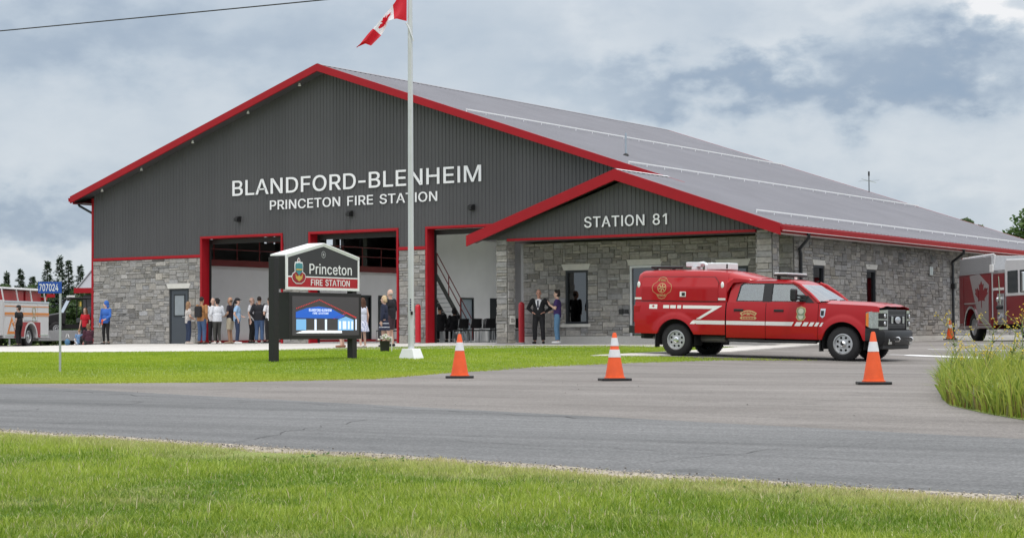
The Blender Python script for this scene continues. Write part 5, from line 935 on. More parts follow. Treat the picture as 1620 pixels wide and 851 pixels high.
# wheels
def make_wheel(parent, x, y, s_, R=.41, w=.27, rim=.245, front=False, name='wheel'):
    """s_ = +1 : outer face looks to -y"""
    wz = R; e_ = bpy.data.objects.new(name, None); COL.objects.link(e_); e_.parent = parent; e_.location = (x, y, wz); e_.empty_display_size = .1
    rr = rim / .245
    pr = [(rim, -w * .42), (rim + .02, -w * .5), (R - .05, -w * .5), (R - .012, -w * .40), (R, -w * .28), (R, w * .28), (R - .012, w * .40), (R - .05, w * .5), (rim + .02, w * .5), (rim, w * .42)]
    t = MB().lathe(pr, 40, axis='y', caps=False)
    for i in range(44):                                            # tread blocks
        a = 2 * PI * i / 44
        for k in (-1, 1):
            c_ = Vector((math.cos(a) * R, k * w * .2, math.sin(a) * R)); tt = Vector((-math.sin(a), 0, math.cos(a)))
            t.bar(c_ - tt * .018, c_ + tt * .018, w * .3, .014, up=(math.cos(a), 0, math.sin(a)))
    t.build('tyre', M_tyre, e_, smooth=True)
    so = -s_
    lp = [(rim + .004, so * w * .44), (rim - .02, so * w * .46), (rim - .035, so * w * .30), (rim - .04, -so * w * .3)]
    mb = MB(); n_ = 36; vs = []; 
    for r_, d in lp:
        for j in range(n_): a = 2 * PI * j / n_; vs.append((math.cos(a) * r_, d, math.sin(a) * r_))
    mb.add(vs, [(i * n_ + j, i * n_ + (j + 1) % n_, (i + 1) * n_ + (j + 1) % n_, (i + 1) * n_ + j) for i in range(3) for j in range(n_)])
    rim_o = mb.build('rim', M_rim, e_, smooth=True)
    holes = []
    for i in range(8):
        a = 2 * PI * (i + .5) / 8; holes.append([(math.cos(a) * .158 * rr + (math.cos(a) * .030 * math.cos(b) - math.sin(a) * .032 * math.sin(b)) * rr, math.sin(a) * .158 * rr + (math.sin(a) * .030 * math.cos(b) + math.cos(a) * .032 * math.sin(b)) * rr) for b in np.linspace(0, 2 * PI, 11)[:-1]])
    disc = [(math.cos(a) * (rim - .034), math.sin(a) * (rim - .034)) for a in np.linspace(0, 2 * PI, 37)[:-1]]
    mb = MB(); mb.prism(disc, lambda u, v, d: (u, so * (d - .05 * max(0, (math.hypot(u, v) - .1 * rr))), v), w * .26, w * .30, holes=holes); mb.build('disc', M_rim, e_)
    mb = MB(); mb.lathe([(rim - .036, so * w * .1), (rim - .036, so * w * .12)], 24, axis='y'); mb.build('brake_drum', M_under, e_)
    mb = MB(); h_ = .075 * rr; mb.lathe([(h_, so * w * .28), (h_, so * w * .42), (h_ * .8, so * w * .46), (h_ * .45, so * (w * .46 + (.03 if front else .0)))], 20, axis='y')
    mb.build('hub', M_chr, e_, smooth=True)
    if front: MB().lathe([(h_ * .5, so * w * .44), (h_ * .5, so * (w * .47 + .03))], 16, axis='y').build('hub_cap', M_blk, e_, smooth=True)
    return e_
for s_ in (1, -1):
    make_wheel(pk, 0, -s_ * .85, s_); make_wheel(pk, 4.5, -s_ * .87, s_, front=True)
# bed cover (cap): lofted rings
def ring(x, zb, zt, w0, w1):
    return [(x, -w0, zb), (x, -w0 + .004, zb + (zt - zb) * .45), (x, -w1 - .025, zt - .17), (x, -w1, zt - .09), (x, -w1 + .05, zt - .03), (x, -w1 * .75, zt), (x, 0, zt + .022), (x, w1 * .75, zt), (x, w1 - .05, zt - .03), (x, w1, zt - .09), (x, w1 + .025, zt - .17), (x, w0 - .004, zb + (zt - zb) * .45), (x, w0, zb)]
def loft(rings, close=True):
    mb = MB(); n_ = len(rings[0]); vs = [p for r_ in rings for p in r_]
    fs_ = [(i * n_ + j, (i + 1) * n_ + j, (i + 1) * n_ + j + 1, i * n_ + j + 1) for i in range(len(rings) - 1) for j in range(n_ - 1)]
    if close: fs_ += [tuple(range(n_)), tuple(range(len(vs) - 1, len(vs) - n_ - 1, -1))]
    return mb.add(vs, fs_)
cap_r = [ring(-1.18, 1.375, 2.04, .96, .80), ring(-1.16, 1.375, 2.10, .965, .82), ring(-1.04, 1.375, 2.165, .967, .845), ring(-.4, 1.375, 2.185, .967, .85), ring(.7, 1.375, 2.18, .967, .85), ring(1.15, 1.375, 2.165, .967, .845), ring(1.395, 1.375, 2.135, .965, .84)]
cap = loft(cap_r).build('bed_cover', M_tred, pk, smooth=True)
loft([ring(1.40, 1.62, 2.132, .955, .84), ring(1.55, 1.86, 2.09, .90, .82), ring(1.75, 1.88, 2.045, .86, .79), ring(2.0, 1.88, 1.995, .80, .70), ring(2.12, 1.90, 1.975, .72, .6)]).build('fairing', M_tred, cap, smooth=True)
# the cover's side hatch: a slightly raised panel; latch, marker lamps, roof rail
def capy(z):
    t = (z - 1.375) / .8
    return .967 - .004 * min(1, t / .45) if t < .45 else .963 - (.09) * (min(t, .8) - .45) / .35
def onside(fn, s_, off):
    return lambda u, v, d: (u, -s_ * (fn(v) + off + d), v)
for s_ in (1, -1):
    for (a, b, m_, nm) in (((-1.0, 1.16), (1.40, 2.0), M_tred, 'hatch'),):
        pts = [(a[0], b[0]), (a[1], b[0]), (a[1] + .02, 1.75), (a[1] - .08, b[1] - .04), (a[1] - .16, b[1]), (a[0], b[1])]
        mb = MB(); n_ = 12
        # strips so that the panel follows the side
        zs = [b[0] + (b[1] - b[0]) * i / n_ for i in range(n_ + 1)]; vs = []
        for z in zs: vs += [(a[0], -s_ * (capy(z) + .012), z), (a[1] - max(0, (z - 1.86)) * .9, -s_ * (capy(z) + .012), z)]
        mb.add(vs, [(2 * i, 2 * i + 1, 2 * i + 3, 2 * i + 2) for i in range(n_)])
        e1 = MB()
        h_ = mb.build('hatch', M_tred, pk)
        MB().prism([(a[0] - .012, b[0] - .012), (a[1] + .012, b[0] - .012), (a[1] + .012, 1.86), (a[1] - .12, b[1] + .012), (a[0] - .012, b[1] + .012)], onside(capy, s_, 0), .002, .008, holes=[[(a[0], b[0]), (a[1], b[0]), (a[1], 1.86), (a[1] - .13, b[1]), (a[0], b[1])]]).build('hatch_seal', M_blk, h_)
        MB().prism([(.10, 1.50), (.27, 1.50), (.27, 1.63), (.10, 1.63)], onside(capy, s_, .014), 0, .012).build('latch', M_vinyl, h_, bevel=.004)
        MB().prism([(.16, 1.525), (.25, 1.525), (.25, 1.605), (.16, 1.605)], onside(capy, s_, .027), 0, .006).build('latch_recess', M_blk, h_)
    for x in (-1.10, 1.27):
        MB().ell((x, -s_ * (capy(1.80) + .005), 1.80), (.045, .022, .085), 12, 8).build('marker_lamp', mat('clear_marker_lens', (.80, .80, .80), .2), cap, smooth=True)
        MB().prism([(x - .10, 1.425), (x + .10, 1.425), (x + .10, 1.475), (x - .10, 1.475)], onside(capy, s_, .004), 0, .006).build('reflector_strip', M_vinyl, cap)
mb = MB(); mb.tube([(-.95, -.55, 2.25), (-.05, -.55, 2.25)], .035, 8); mb.box((-.86, -.58, 2.15), (-.78, -.5, 2.24)); mb.box((-.35, -.58, 2.15), (-.28, -.5, 2.24)); mb.build('roof_rack', M_blk, cap)
mb = MB(); mb.box((.02, -.22, 2.19), (.12, .22, 2.27)); mb.tube([(-.15, 0, 2.32), (.28, .0, 2.37)], .055, 10); mb.tube([(.28, 0, 2.36), (.42, 0, 2.30), (.52, 0, 2.36)], .05, 10); mb.box((.34, -.1, 2.19), (.40, .1, 2.34)); mb.box((-.20, -.10, 2.28), (.20, .12, 2.40)); mb.build('spotlight', mat('white_equipment', (.66, .73, .75), .4, var=.06, nscale=9), cap, bevel=.02)
mb = MB(); mb.box((.52, -.32, 2.195), (1.14, .20, 2.375)); ac = mb.build('roof_unit', mat('white_equipment'), cap, bevel=.025)
MB().box((1.06, -.327, 2.23), (1.10, -.30, 2.34)).build('vent_grille', M_blk, ac)
# light bar on the cab
mb = MB(); mb.box((2.50, -.62, 2.035), (2.86, .62, 2.075)); mb.box((2.56, -.55, 1.96), (2.62, -.45, 2.04)); mb.box((2.56, .45, 1.96), (2.62, .55, 2.04)); lb = mb.build('light_bar', M_blk, pk, bevel=.01)
mb = MB(); mb.box((2.51, -.615, 2.077), (2.85, .615, 2.125)); mb.build('lens', mat('clear_light_bar_lens', (.55, .56, .58), .15, spec=.8), lb, bevel=.02)
MB().tube([(2.95, -.3, 1.96), (2.95, -.3, 2.02)], .04, 10).build('roof_antenna', M_vinyl, pk)
# nose: grille, lamps, bumper
xg = 5.40
mb = MB(); mb.box((5.30, -.64, .76), (5.46, .64, 1.25)); gr = mb.build('grille', M_blk, pk, bevel=.03)
mb = MB()
for z in (.88, 1.0, 1.12): mb.box((5.45, -.56, z - .012), (5.462, .56, z + .012))
mb.bar((5.43, -.56, 1.0), (5.43, .56, 1.0), .05, .14, up=(0, 0, 1)); mb.build('grille_bar', mat('dark_grille', (.03, .03, .032), .35), gr, bevel=.006)
mb = MB()
M1 = Matrix.Rotation(0, 3, 'X'); mb.ell((5.49, 0, 1.0), (.02, .18, .085), 20, 10); mb.build('oval_badge', mat('badge_silver', (.55, .57, .60), .2, metal=.7), gr, smooth=True)
mb = MB()
for y in (-.36, .36): MB().prism([(y - .05, .92), (y + .05, .92), (y + .05, 1.09), (y - .05, 1.09)], lambda u, v, d: (d, u, v), 5.465, 5.495).build('grille_lamp', M_lamp, gr, bevel=.01)
for s_ in (1, -1):
    mb = MB(); P_ = []
    for x, y, a, b in ((5.08, 1.004, .86, 1.17), (5.22, .990, .79, 1.20), (5.36, .955, .77, 1.225), (5.455, .84, .77, 1.235), (5.475, .60, .77, 1.24)): P_.append(((x, -s_ * y, a), (x, -s_ * y, b)))
    vs = [p for q in P_ for p in q]; mb.add(vs, [(2 * i, 2 * i + 2, 2 * i + 3, 2 * i + 1) for i in range(4)]); o_ = mb.build('headlight', M_lamp, pk)
    mb = MB(); mb.add([(5.085, -s_ * 1.010, .86), (5.15, -s_ * 1.003, .83), (5.15, -s_ * 1.003, 1.17), (5.085, -s_ * 1.010, 1.15)], [(0, 1, 2, 3)]); mb.build('turn_signal', M_amber, o_)
    for z0, z1 in ((.84, .99), (1.03, 1.16)):
        mb = MB(); mb.add([(5.38, -s_ * .945, z0), (5.468, -s_ * .84, z0), (5.484, -s_ * .68, z0), (5.484, -s_ * .68, z1), (5.468, -s_ * .84, z1), (5.38, -s_ * .945, z1)], [(0, 1, 4, 5), (1, 2, 3, 4)]); mb.build('lamp_chamber', M_blk, o_)
        mb = MB(); mb.ell((5.47, -s_ * .78, (z0 + z1) / 2), (.022, .055, .05), 12, 8); mb.build('lamp_reflector', M_chr, o_, smooth=True)
mb = MB(); vs = []; prf = [(5.18, 1.0), (5.36, .985), (5.50, .90), (5.56, .70), (5.585, .35), (5.59, 0)]
prf = prf + [(x, -y) for x, y in prf[-2::-1]]
for x, y in prf: vs += [(x - .02, y, .76), (x + .02, y, .70), (x + .02, y, .50), (x - .04, y, .40)]
mb.add(vs, [(4 * i + k, 4 * (i + 1) + k, 4 * (i + 1) + k + 1, 4 * i + k + 1) for i in range(len(prf) - 1) for k in range(3)]); bp = mb.build('front_bumper', mat('black_bumper', (.008, .008, .009), .42, spec=.4), pk, smooth=True)
mb = MB(); mb.box((5.25, -.86, .30), (5.45, .86, .42)); mb.box((5.4, -.4, .40), (5.57, .4, .48)); mb.build('air_dam', M_blk, bp, bevel=.03)
for y in (-.42, .42): MB().tube([(5.56, y, .50), (5.68, y, .50), (5.71, y, .55), (5.68, y, .59), (5.58, y, .58)], .02, 8).build('tow_hook', M_chr, bp, smooth=True)
mb = MB()
for y in (-.66, .66): mb.box((5.53, y - .09, .42), (5.575, y + .09, .55))
mb.build('fog_lamp', M_chr, bp, bevel=.015)
MB().box((5.585, -.16, .56), (5.60, .16, .70)).build('licence_plate', M_vinyl, bp)
# rear
mb = MB(); mb.box((-1.21, -.93, .56), (-1.17, .93, 1.36)); mb.build('tailgate', M_tred, pk, bevel=.012)
for s_ in (1, -1):
    mb = MB(); mb.box((-1.205, min(-s_ * .90, -s_ * 1.012), .84), (-1.02, max(-s_ * .90, -s_ * 1.012), 1.27)); mb.build('tail_light', M_tail, pk, bevel=.012)
mb = MB(); mb.box((-1.36, -.98, .56), (-1.13, .98, .76)); mb.box((-1.33, -.4, .42), (-1.2, .4, .56)); mb.build('rear_bumper', M_blk, pk, bevel=.02)
# mirrors
for s_ in (1, -1):
    mb = MB(); mb.box((3.23, min(-s_ * 1.08, -s_ * 1.27), 1.42), (3.37, max(-s_ * 1.08, -s_ * 1.27), 1.72)); mi = mb.build('mirror', M_blk, pk, bevel=.045, seg=3)
    mb = MB(); mb.bar((3.34, -s_ * 1.10, 1.48), (3.56, -s_ * .90, 1.45), .05, .05); mb.bar((3.34, -s_ * 1.10, 1.56), (3.56, -s_ * .91, 1.52), .05, .05); mb.build('arm', M_blk, mi)
    mb = MB(); mb.prism([(3.52, 1.39), (3.74, 1.39), (3.56, 1.56), (3.52, 1.56)], lambda u, v, d, s_=s_: (u, -s_ * (gy(v) + d), v), .0, .014); mb.build('sail_panel', M_blk, pk)
# stripes and badges, laid on the skin as thin vinyl (cut into strips that follow it)
def decal(name, poly, m, s_, parent, fn=None, off=.003, th=.003, holes=()):
    f0 = fn or (lambda x, z: wy(z) + flare(x, z))
    xs_ = [p[0] for p in poly]; x0, x1 = min(xs_), max(xs_); bm = bmesh.new(); loops = [poly] + list(holes)
    flat = [p for lp in loops for p in lp]; tr = geometry.tessellate_polygon([[Vector((p[0], p[1], 0)) for p in lp] for lp in loops]); vv = [bm.verts.new((p[0], p[1], 0)) for p in flat]
    for t_ in tr:
        try: bm.faces.new([vv[i] for i in t_])
        except Exception: pass
    k = math.ceil(x0 / .08) * .08
    while k < x1: bmesh.ops.bisect_plane(bm, geom=list(bm.verts) + list(bm.edges) + list(bm.faces), plane_co=(k, 0, 0), plane_no=(1, 0, 0), dist=1e-5); k += .08
    z0_, z1_ = min(p[1] for p in poly), max(p[1] for p in poly); k = math.ceil(z0_ / .05) * .05
    while k < z1_: bmesh.ops.bisect_plane(bm, geom=list(bm.verts) + list(bm.edges) + list(bm.faces), plane_co=(0, k, 0), plane_no=(0, 1, 0), dist=1e-5); k += .05
    mb = MB(); idx = {v: i for i, v in enumerate(bm.verts)}
    mb.add([(v.co.x, -s_ * (f0(v.co.x, v.co.y) + off), v.co.y) for v in bm.verts], [tuple(idx[v] for v in f.verts) for f in bm.faces]); bm.free()
    return mb.build(name, m, parent)
def para(a, b, z0, z1, sl): return [(a, z0), (b, z0), (b + sl, z1), (a + sl, z1)]
for s_ in (1, -1):
    decal('white_stripe', [(.42, .82), (1.38, .82), (1.38, .915), (.50, .915)], M_vinyl, s_, pk)
    decal('white_stripe', [(1.42, .82), (2.47, .82), (2.47, .915), (1.42, .915)], M_vinyl, s_, pk)
    decal('white_stripe', [(2.49, .82), (3.18, .82), (3.24, .915), (2.49, .915)], M_vinyl, s_, pk)
    for a, b in ((3.25, 3.40), (3.45, 3.57), (3.62, 3.72), (3.765, 3.85), (3.90, 3.955)): decal('stripe_block', para(a, b, .82, .915, .06), M_vinyl, s_, pk)
    decal('white_stripe', [(.20, 1.205), (1.06, 1.205), (1.16, 1.285), (.20, 1.285)], M_vinyl, s_, pk)
    decal('diagonal_stripe', [(.58, .945), (.70, .945), (1.30, 1.285), (1.17, 1.285)], M_vinyl, s_, pk)
    for a, b in ((-.36, -.19), (-.16, .0), (.04, .15)): decal('stripe_block', para(a, b, 1.205, 1.285, 0), M_vinyl, s_, pk)
    fp = decal('flag_plate', [(-.76, 1.19), (-.53, 1.19), (-.53, 1.30), (-.76, 1.30)], M_vinyl, s_, pk)
    decal('leaf_mark', [(-.645, 1.215), (-.625, 1.25), (-.60, 1.255), (-.62, 1.27), (-.645, 1.29), (-.67, 1.27), (-.69, 1.255), (-.665, 1.25)], M_tred, s_, fp, off=.006)
    # cross emblem with lettering on the cover
    cx_, cz_, R_ = -.42, 1.72, .275; em = []
    def pol(r, a): return (cx_ + r * math.cos(a), cz_ + r * math.sin(a))
    cfn = lambda x, z: capy(z) + .014
    lobes_o = []
    for q in range(4):
        a0 = q * PI / 2
        for da, r in ((-.50, .90), (-.34, 1.0), (0, 1.03), (.34, 1.0), (.50, .90)): lobes_o.append(pol(R_ * r, a0 + da))
        lobes_o.append(pol(R_ * .80, a0 + PI / 4))
    sc_ = lambda L_, k: [((x - cx_) * k + cx_, (z - cz_) * k + cz_) for x, z in L_]
    b1 = decal('cross_emblem', lobes_o, M_gold, s_, pk, cfn, .001, holes=[sc_(lobes_o, .955)])
    circ = lambda r: [pol(r, a) for a in np.linspace(0, 2 * PI, 25)[:-1]]
    decal('emblem_ring', circ(.125), M_gold, s_, b1, cfn, .001, holes=[circ(.108)])
    for q in range(6):
        a = q * PI / 3 + .3; decal('emblem_spoke', [pol(.02, a - .6), pol(.10, a - .16), pol(.10, a + .16), pol(.02, a + .6)], M_gold, s_, b1, cfn, .002)
    rtv = (1, 0, 0) if s_ == 1 else (-1, 0, 0)
    for tx, zz in (('FIRE', cz_ + .165), ('RESCUE', cz_ - .215)):
        w_ = .20 if tx == 'FIRE' else .24
        words('emblem_text', tx, M_gold, pk, ((cx_ - (w_ / 2 if s_ == 1 else -w_ / 2), -s_ * (capy(zz) + .019), zz), rtv, (0, 0, 1), (0, -s_, 0)), w_, .055, bold=9, depth=.002)
    # door banners
    arc = []; cx2, cz2 = 2.02, .80
    for a in np.linspace(PI * .5 + .62, PI * .5 - .62, 11): arc.append((cx2 + .40 * math.cos(a), cz2 + .385 * math.sin(a)))
    for a in np.linspace(PI * .5 - .62, PI * .5 + .62, 11): arc.append((cx2 + .31 * math.cos(a), cz2 + .295 * math.sin(a)))
    bn = decal('door_banner', arc, M_gold, s_, pk)
    for k in range(9):
        a = PI * .5 + .50 - .125 * k; p0 = (cx2 + .335 * math.cos(a), cz2 + .32 * math.sin(a)); decal('banner_letter', [(p0[0] - .012, p0[1]), (p0[0] + .012, p0[1]), (p0[0] + .013, p0[1] + .04), (p0[0] - .013, p0[1] + .04)], M_tred, s_, bn, off=.006)
    b2 = decal('door_banner', [(cx2 - .19, .955), (cx2 + .19, .955), (cx2 + .23, .99), (cx2 + .19, 1.03), (cx2 - .19, 1.03), (cx2 - .23, .99)], M_gold, s_, pk)
    for k in range(8): decal('banner_letter', [(cx2 - .16 + k * .042, .975), (cx2 - .135 + k * .042, .975), (cx2 - .135 + k * .042, 1.012), (cx2 - .16 + k * .042, 1.012)], M_tred, s_, b2, off=.006)
    decal('maltese_mark', [(cx2 - .05, 1.055), (cx2, 1.07), (cx2 + .05, 1.055), (cx2 + .03, 1.085), (cx2 + .05, 1.115), (cx2, 1.10), (cx2 - .05, 1.115), (cx2 - .03, 1.085)], M_gold, s_, pk)
    # round-topped crest on the front door
    c3, z3 = 3.42, 1.12
    sh_ = [(c3 - .13, z3 + .06), (c3 - .11, z3 + .14), (c3, z3 + .18), (c3 + .11, z3 + .14), (c3 + .13, z3 + .06), (c3 + .10, z3 - .02), (c3 + .13, z3 - .09), (c3 + .08, z3 - .16), (c3, z3 - .18), (c3 - .08, z3 - .16), (c3 - .13, z3 - .09), (c3 - .10, z3 - .02)]
    cs_ = decal('door_crest', sh_, M_gold, s_, pk, holes=[])
    k3 = lambda k: [((x - c3) * k + c3, (z - z3) * k + z3) for x, z in sh_]
    decal('crest_field', k3(.84), mat('crest_green', (.20, .25, .16), .5), s_, cs_, off=.006)
    decal('crest_field', [(c3 + .07 * math.cos(a), z3 + .06 + .07 * math.sin(a)) for a in np.linspace(0, 2 * PI, 17)[:-1]], mat('crest_pale', (.50, .52, .40), .5), s_, cs_, off=.009)
    decal('crest_field', [(c3 - .07, z3 - .05), (c3 + .07, z3 - .05), (c3 + .05, z3 - .12), (c3, z3 - .145), (c3 - .05, z3 - .12)], mat('crest_pale'), s_, cs_, off=.009)
    # fender badge
    ft = lambda x, z: wy(z) + flare(x, z) - ftaper(x)
    fb = decal('fender_badge', [(3.92, 1.07), (3.98, 1.02), (4.04, 1.07), (4.06, 1.25), (3.93, 1.25)], M_chr, s_, pk, ft, .006)
    decal('badge_inset', [(3.94, 1.08), (4.01, 1.08), (4.02, 1.20), (3.94, 1.20)], M_blk, s_, fb, ft, .012)
tl = math.atan2(-.1125, 4.52)
pk.location = (32.45, -10.48, -.268); pk.rotation_euler = (0, -tl, 0); pk.scale = (1.005, 1, 1)
# ================================================================ roadside sign
sg = thing('monument_sign', 'two-post black sign with pitched white top, crest and lit message board', 'sign', (28.05, -20.2, gz(28, -20.2)))
SZ = -sg.location.z; SY = 20.2
def sl(y, z): return (y + SY, z + SZ)
def sfn(u, v, d): return (d, u, v)
for y0 in (-21.80, -19.02):
    MB().box((-.17, y0 + SY, -.25), (-.012, y0 + .17 + SY, 2.02 + SZ)).build('post', M_black, sg, bevel=.008)
hd = [sl(-21.40, 1.335), sl(-18.80, 1.335), sl(-18.80, 2.07), sl(-20.10, 2.36), sl(-21.40, 2.07)]
MB().prism(hd, sfn, -.30, .0).build('header_box', M_black, sg)
def inset(poly, k):
    return [tuple(Vector(p) ) for p in fatten(poly, -k)]
MB().prism(fatten(hd, .012), sfn, -.02, .014, holes=[fatten(hd, -.045)]).build('header_border', M_white, sg)
mb = MB()
for a, b in ((hd[4], hd[3]), (hd[3], hd[2])): mb.prism([a, b, (b[0], b[1] + .035), (a[0], a[1] + .035)], sfn, -.46, .03)
mb.build('pitched_top', M_white, sg)
MB().prism([sl(-21.36, 1.61), sl(-18.84, 1.61), sl(-18.84, 2.045), sl(-20.10, 2.325), sl(-21.36, 2.045)], sfn, .0, .004).build('name_panel', mat('sign_charcoal', (.035, .036, .038), .4), sg)
MB().prism([sl(-21.36, 1.375), sl(-18.84, 1.375), sl(-18.84, 1.60), sl(-21.36, 1.60)], sfn, .0, .005).build('red_panel', mat('sign_red', (.40, .008, .015), .4), sg)
MB().prism([sl(-21.36, 1.598), sl(-18.84, 1.598), sl(-18.84, 1.625), sl(-21.36, 1.625)], sfn, .0, .007).build('divider', M_white, sg)
ax_ = ((0, 1, 0), (0, 0, 1), (1, 0, 0))
words('lettering', 'Princeton', M_white, sg, ((.006, -20.60 + SY, 1.685 + SZ),) + ax_, 1.53, .225, bold=2, depth=.005, space=1.04)
words('lettering', 'FIRE STATION', M_white, sg, ((.007, -20.55 + SY, 1.425 + SZ),) + ax_, 1.40, .135, bold=3, depth=.005, space=1.02)
def sflat(name, pts, m, d, parent=sg, holes=()): return MB().prism([sl(*p) for p in pts], sfn, d, d + .004, holes=[[sl(*p) for p in h] for h in holes]).build(name, m, parent)
ring2 = lambda r, n=20, c=(-20.10, 2.13): [(c[0] + r * math.cos(a), c[1] + r * 1.05 * math.sin(a)) for a in np.linspace(0, 2 * PI, n + 1)[:-1]]
rg = sflat('small_seal', ring2(.075), mat('seal_grey', (.34, .35, .36), .4), .005, holes=[ring2(.062)])
sflat('seal_mark', ring2(.035, 4), mat('seal_grey'), .005, rg)
# municipal crest: shield, wreath and gold base
crY = -20.98
def cp(pts): return [(crY + a, 1.74 + b) for a, b in pts]
c0 = sflat('crest', cp([(-.15, .12), (-.13, .2), (-.06, .2), (-.04, .26), (0, .30), (.04, .26), (.06, .2), (.13, .2), (.15, .12), (.14, -.02), (.22, -.06), (.25, -.14), (.20, -.23), (.09, -.29), (-.09, -.29), (-.20, -.23), (-.25, -.14), (-.22, -.06), (-.14, -.02)]), M_white, .008)
sflat('wreath', cp([(-.21, -.075), (-.12, -.03), (.12, -.03), (.21, -.075), (.23, -.14), (.19, -.215), (.085, -.27), (-.085, -.27), (-.19, -.215), (-.23, -.14)]), mat('crest_red', (.30, .02, .03), .5), .013, c0)
sflat('gold_field', cp([(-.13, -.06), (-.07, -.13), (0, -.10), (.07, -.13), (.13, -.06), (.11, -.17), (0, -.235), (-.11, -.17)]), mat('crest_gold', (.58, .40, .08), .5), .018, c0)
sflat('shield', cp([(-.125, .105), (-.11, .17), (-.05, .165), (.0, .18), (.05, .165), (.11, .17), (.125, .105), (.115, -.01), (.0, -.10), (-.115, -.01)]), mat('crest_teal', (.06, .26, .30), .5), .018, c0)
sflat('shield_band', cp([(-.11, .045), (.11, .045), (.10, .012), (-.10, .012)]), mat('crest_gold'), .023, c0)
sflat('top_cross', cp([(-.03, .235), (0, .215), (.03, .235), (.0, .275)]), mat('crest_red'), .013, c0)
# message board
bx = MB().box((-.42, -21.30 + SY, .215 + SZ), (-.0, -18.70 + SY, 1.265 + SZ)).build('display_cabinet', M_black, sg, bevel=.01)
def led(name, c, e): return mat(name, c, .35, var=0, emit=e)
sflat('screen', [(-21.20, .30), (-18.80, .30), (-18.80, 1.18), (-21.20, 1.18)], led('screen_grey', (.045, .043, .046), .55), .001, bx)
def sc(x, y): return (-21.35 + (420 + x / 4.256 - 455) * .0227, 2.07 - (380 + y / 4.255 - 404) * .01404)
M_lb = led('led_blue', (.015, .09, .42), .75); M_lw = led('led_white', (.62, .70, .85), .75); M_lc = led('led_pale_blue', (.16, .36, .62), .7); M_lr = led('led_red', (.50, .03, .03), .9)
sflat('screen_gable', [sc(*p) for p in ((200, 520), (200, 480), (270, 452), (350, 440), (430, 452), (500, 490), (530, 500), (495, 522))], M_lb, .006, bx)
def dots(name, pts):
    mb = MB()
    for (x0, y0), (x1, y1) in zip(pts, pts[1:]):
        k = int(math.hypot(x1 - x0, y1 - y0) / 11)
        for i in range(k):
            u, v = sl(*sc(x0 + (x1 - x0) * i / k, y0 + (y1 - y0) * i / k)); mb.box((.006, u - .014, v - .010), (.010, u + .014, v + .010))
    o = mb.build(name, M_lr, bx); o['kind'] = 'stuff'; return o
dots('screen_roofline', [(205, 455), (355, 395), (615, 518)]); dots('screen_roofline', [(455, 522), (540, 482), (612, 520)])
u0, v0 = sl(*sc(285, 474)); words('screen_text', 'BLANDFORD-BLENHEIM', M_lw, bx, ((.011, u0, v0),) + ax_, .80, .055, bold=4, depth=.003)
u0, v0 = sl(*sc(310, 494)); words('screen_text', 'FIRE STATION', M_lw, bx, ((.011, u0, v0),) + ax_, .55, .045, bold=4, depth=.003)
for a in (322, 392): sflat('screen_pillar', [sc(a, 602), sc(a + 13, 602), sc(a + 13, 528), sc(a, 528)], M_lw, .007, bx)
sflat('screen_panel', [sc(202, 602), sc(266, 602), sc(266, 528), sc(202, 528)], M_lc, .007, bx)
sflat('screen_panel', [sc(480, 604), sc(588, 604), sc(588, 530), (sc(535, 508)), sc(480, 530)], M_lc, .007, bx)
for a, b in ((486, 500), (512, 536), (548, 560), (572, 584)): sflat('screen_window', [sc(a, 596), sc(b, 596), sc(b, 540), sc(a, 540)], M_lw, .012, bx)
sflat('screen_pillar', [sc(602, 602), sc(610, 602), sc(610, 526), sc(602, 526)], M_lw, .007, bx)
sflat('screen_ground', [sc(200, 622), sc(508, 622), sc(505, 606), sc(280, 604), sc(240, 608)], led('led_bright', (.85, .88, .92), .85), .007, bx)

# ================================================================ flagpole and flag
fp = thing('flagpole', 'tall pale metal flagpole on a tapered white base', 'flagpole', (28.88, -17.87, gz(28.88, -17.87)))
M_pole = mat('pale_pole_metal', (.60, .62, .64), .38, metal=.2, var=.05)
MB().tube([(0, 0, .1), (0, 0, 4.0), (0, 0, 10.2)], [.072, .066, .05], 20).build('pole', M_pole, fp, smooth=True)
MB().prism([(-.24, -.03), (.24, -.03), (.15, .23), (-.15, .23)], lambda u, v, d: (u * (1 if d else 1), d * (1 - .8 * max(0, v)), v), -.2, .2).build('base', M_white, fp, bevel=.01)
MB().ell((0, 0, 10.25), (.09, .09, .09), 14, 8).build('finial', M_gold, fp, smooth=True)
mb = MB(); pz0 = 7.62 - fp.location.z
mb.tube([(-.07, -.05, pz0 + .02), (.02, -.06, pz0 - .12), (.11, -.02, pz0 - .42)], [.022, .02, .012], 7); mb.build('counterweight', M_pole, fp, smooth=True)
MB().tube([(.055, -.06, 1.0), (.05, -.06, pz0 - .4)], .006, 5).build('halyard', mat('white_rope', (.62, .63, .62), .8), fp)
mb = MB(); mb.box((.05, -.09, 1.02), (.09, -.05, 1.1)); mb.build('cleat', M_black, fp)
mb = MB()
for k in range(5): mb.box((.022 + .004 * (k % 2), -.079, 1.12 + .06 * k), (.05, -.066, 1.155 + .06 * k))
mb.build('sticker', mat('dark_blue_print', (.03, .03, .10), .5), fp)
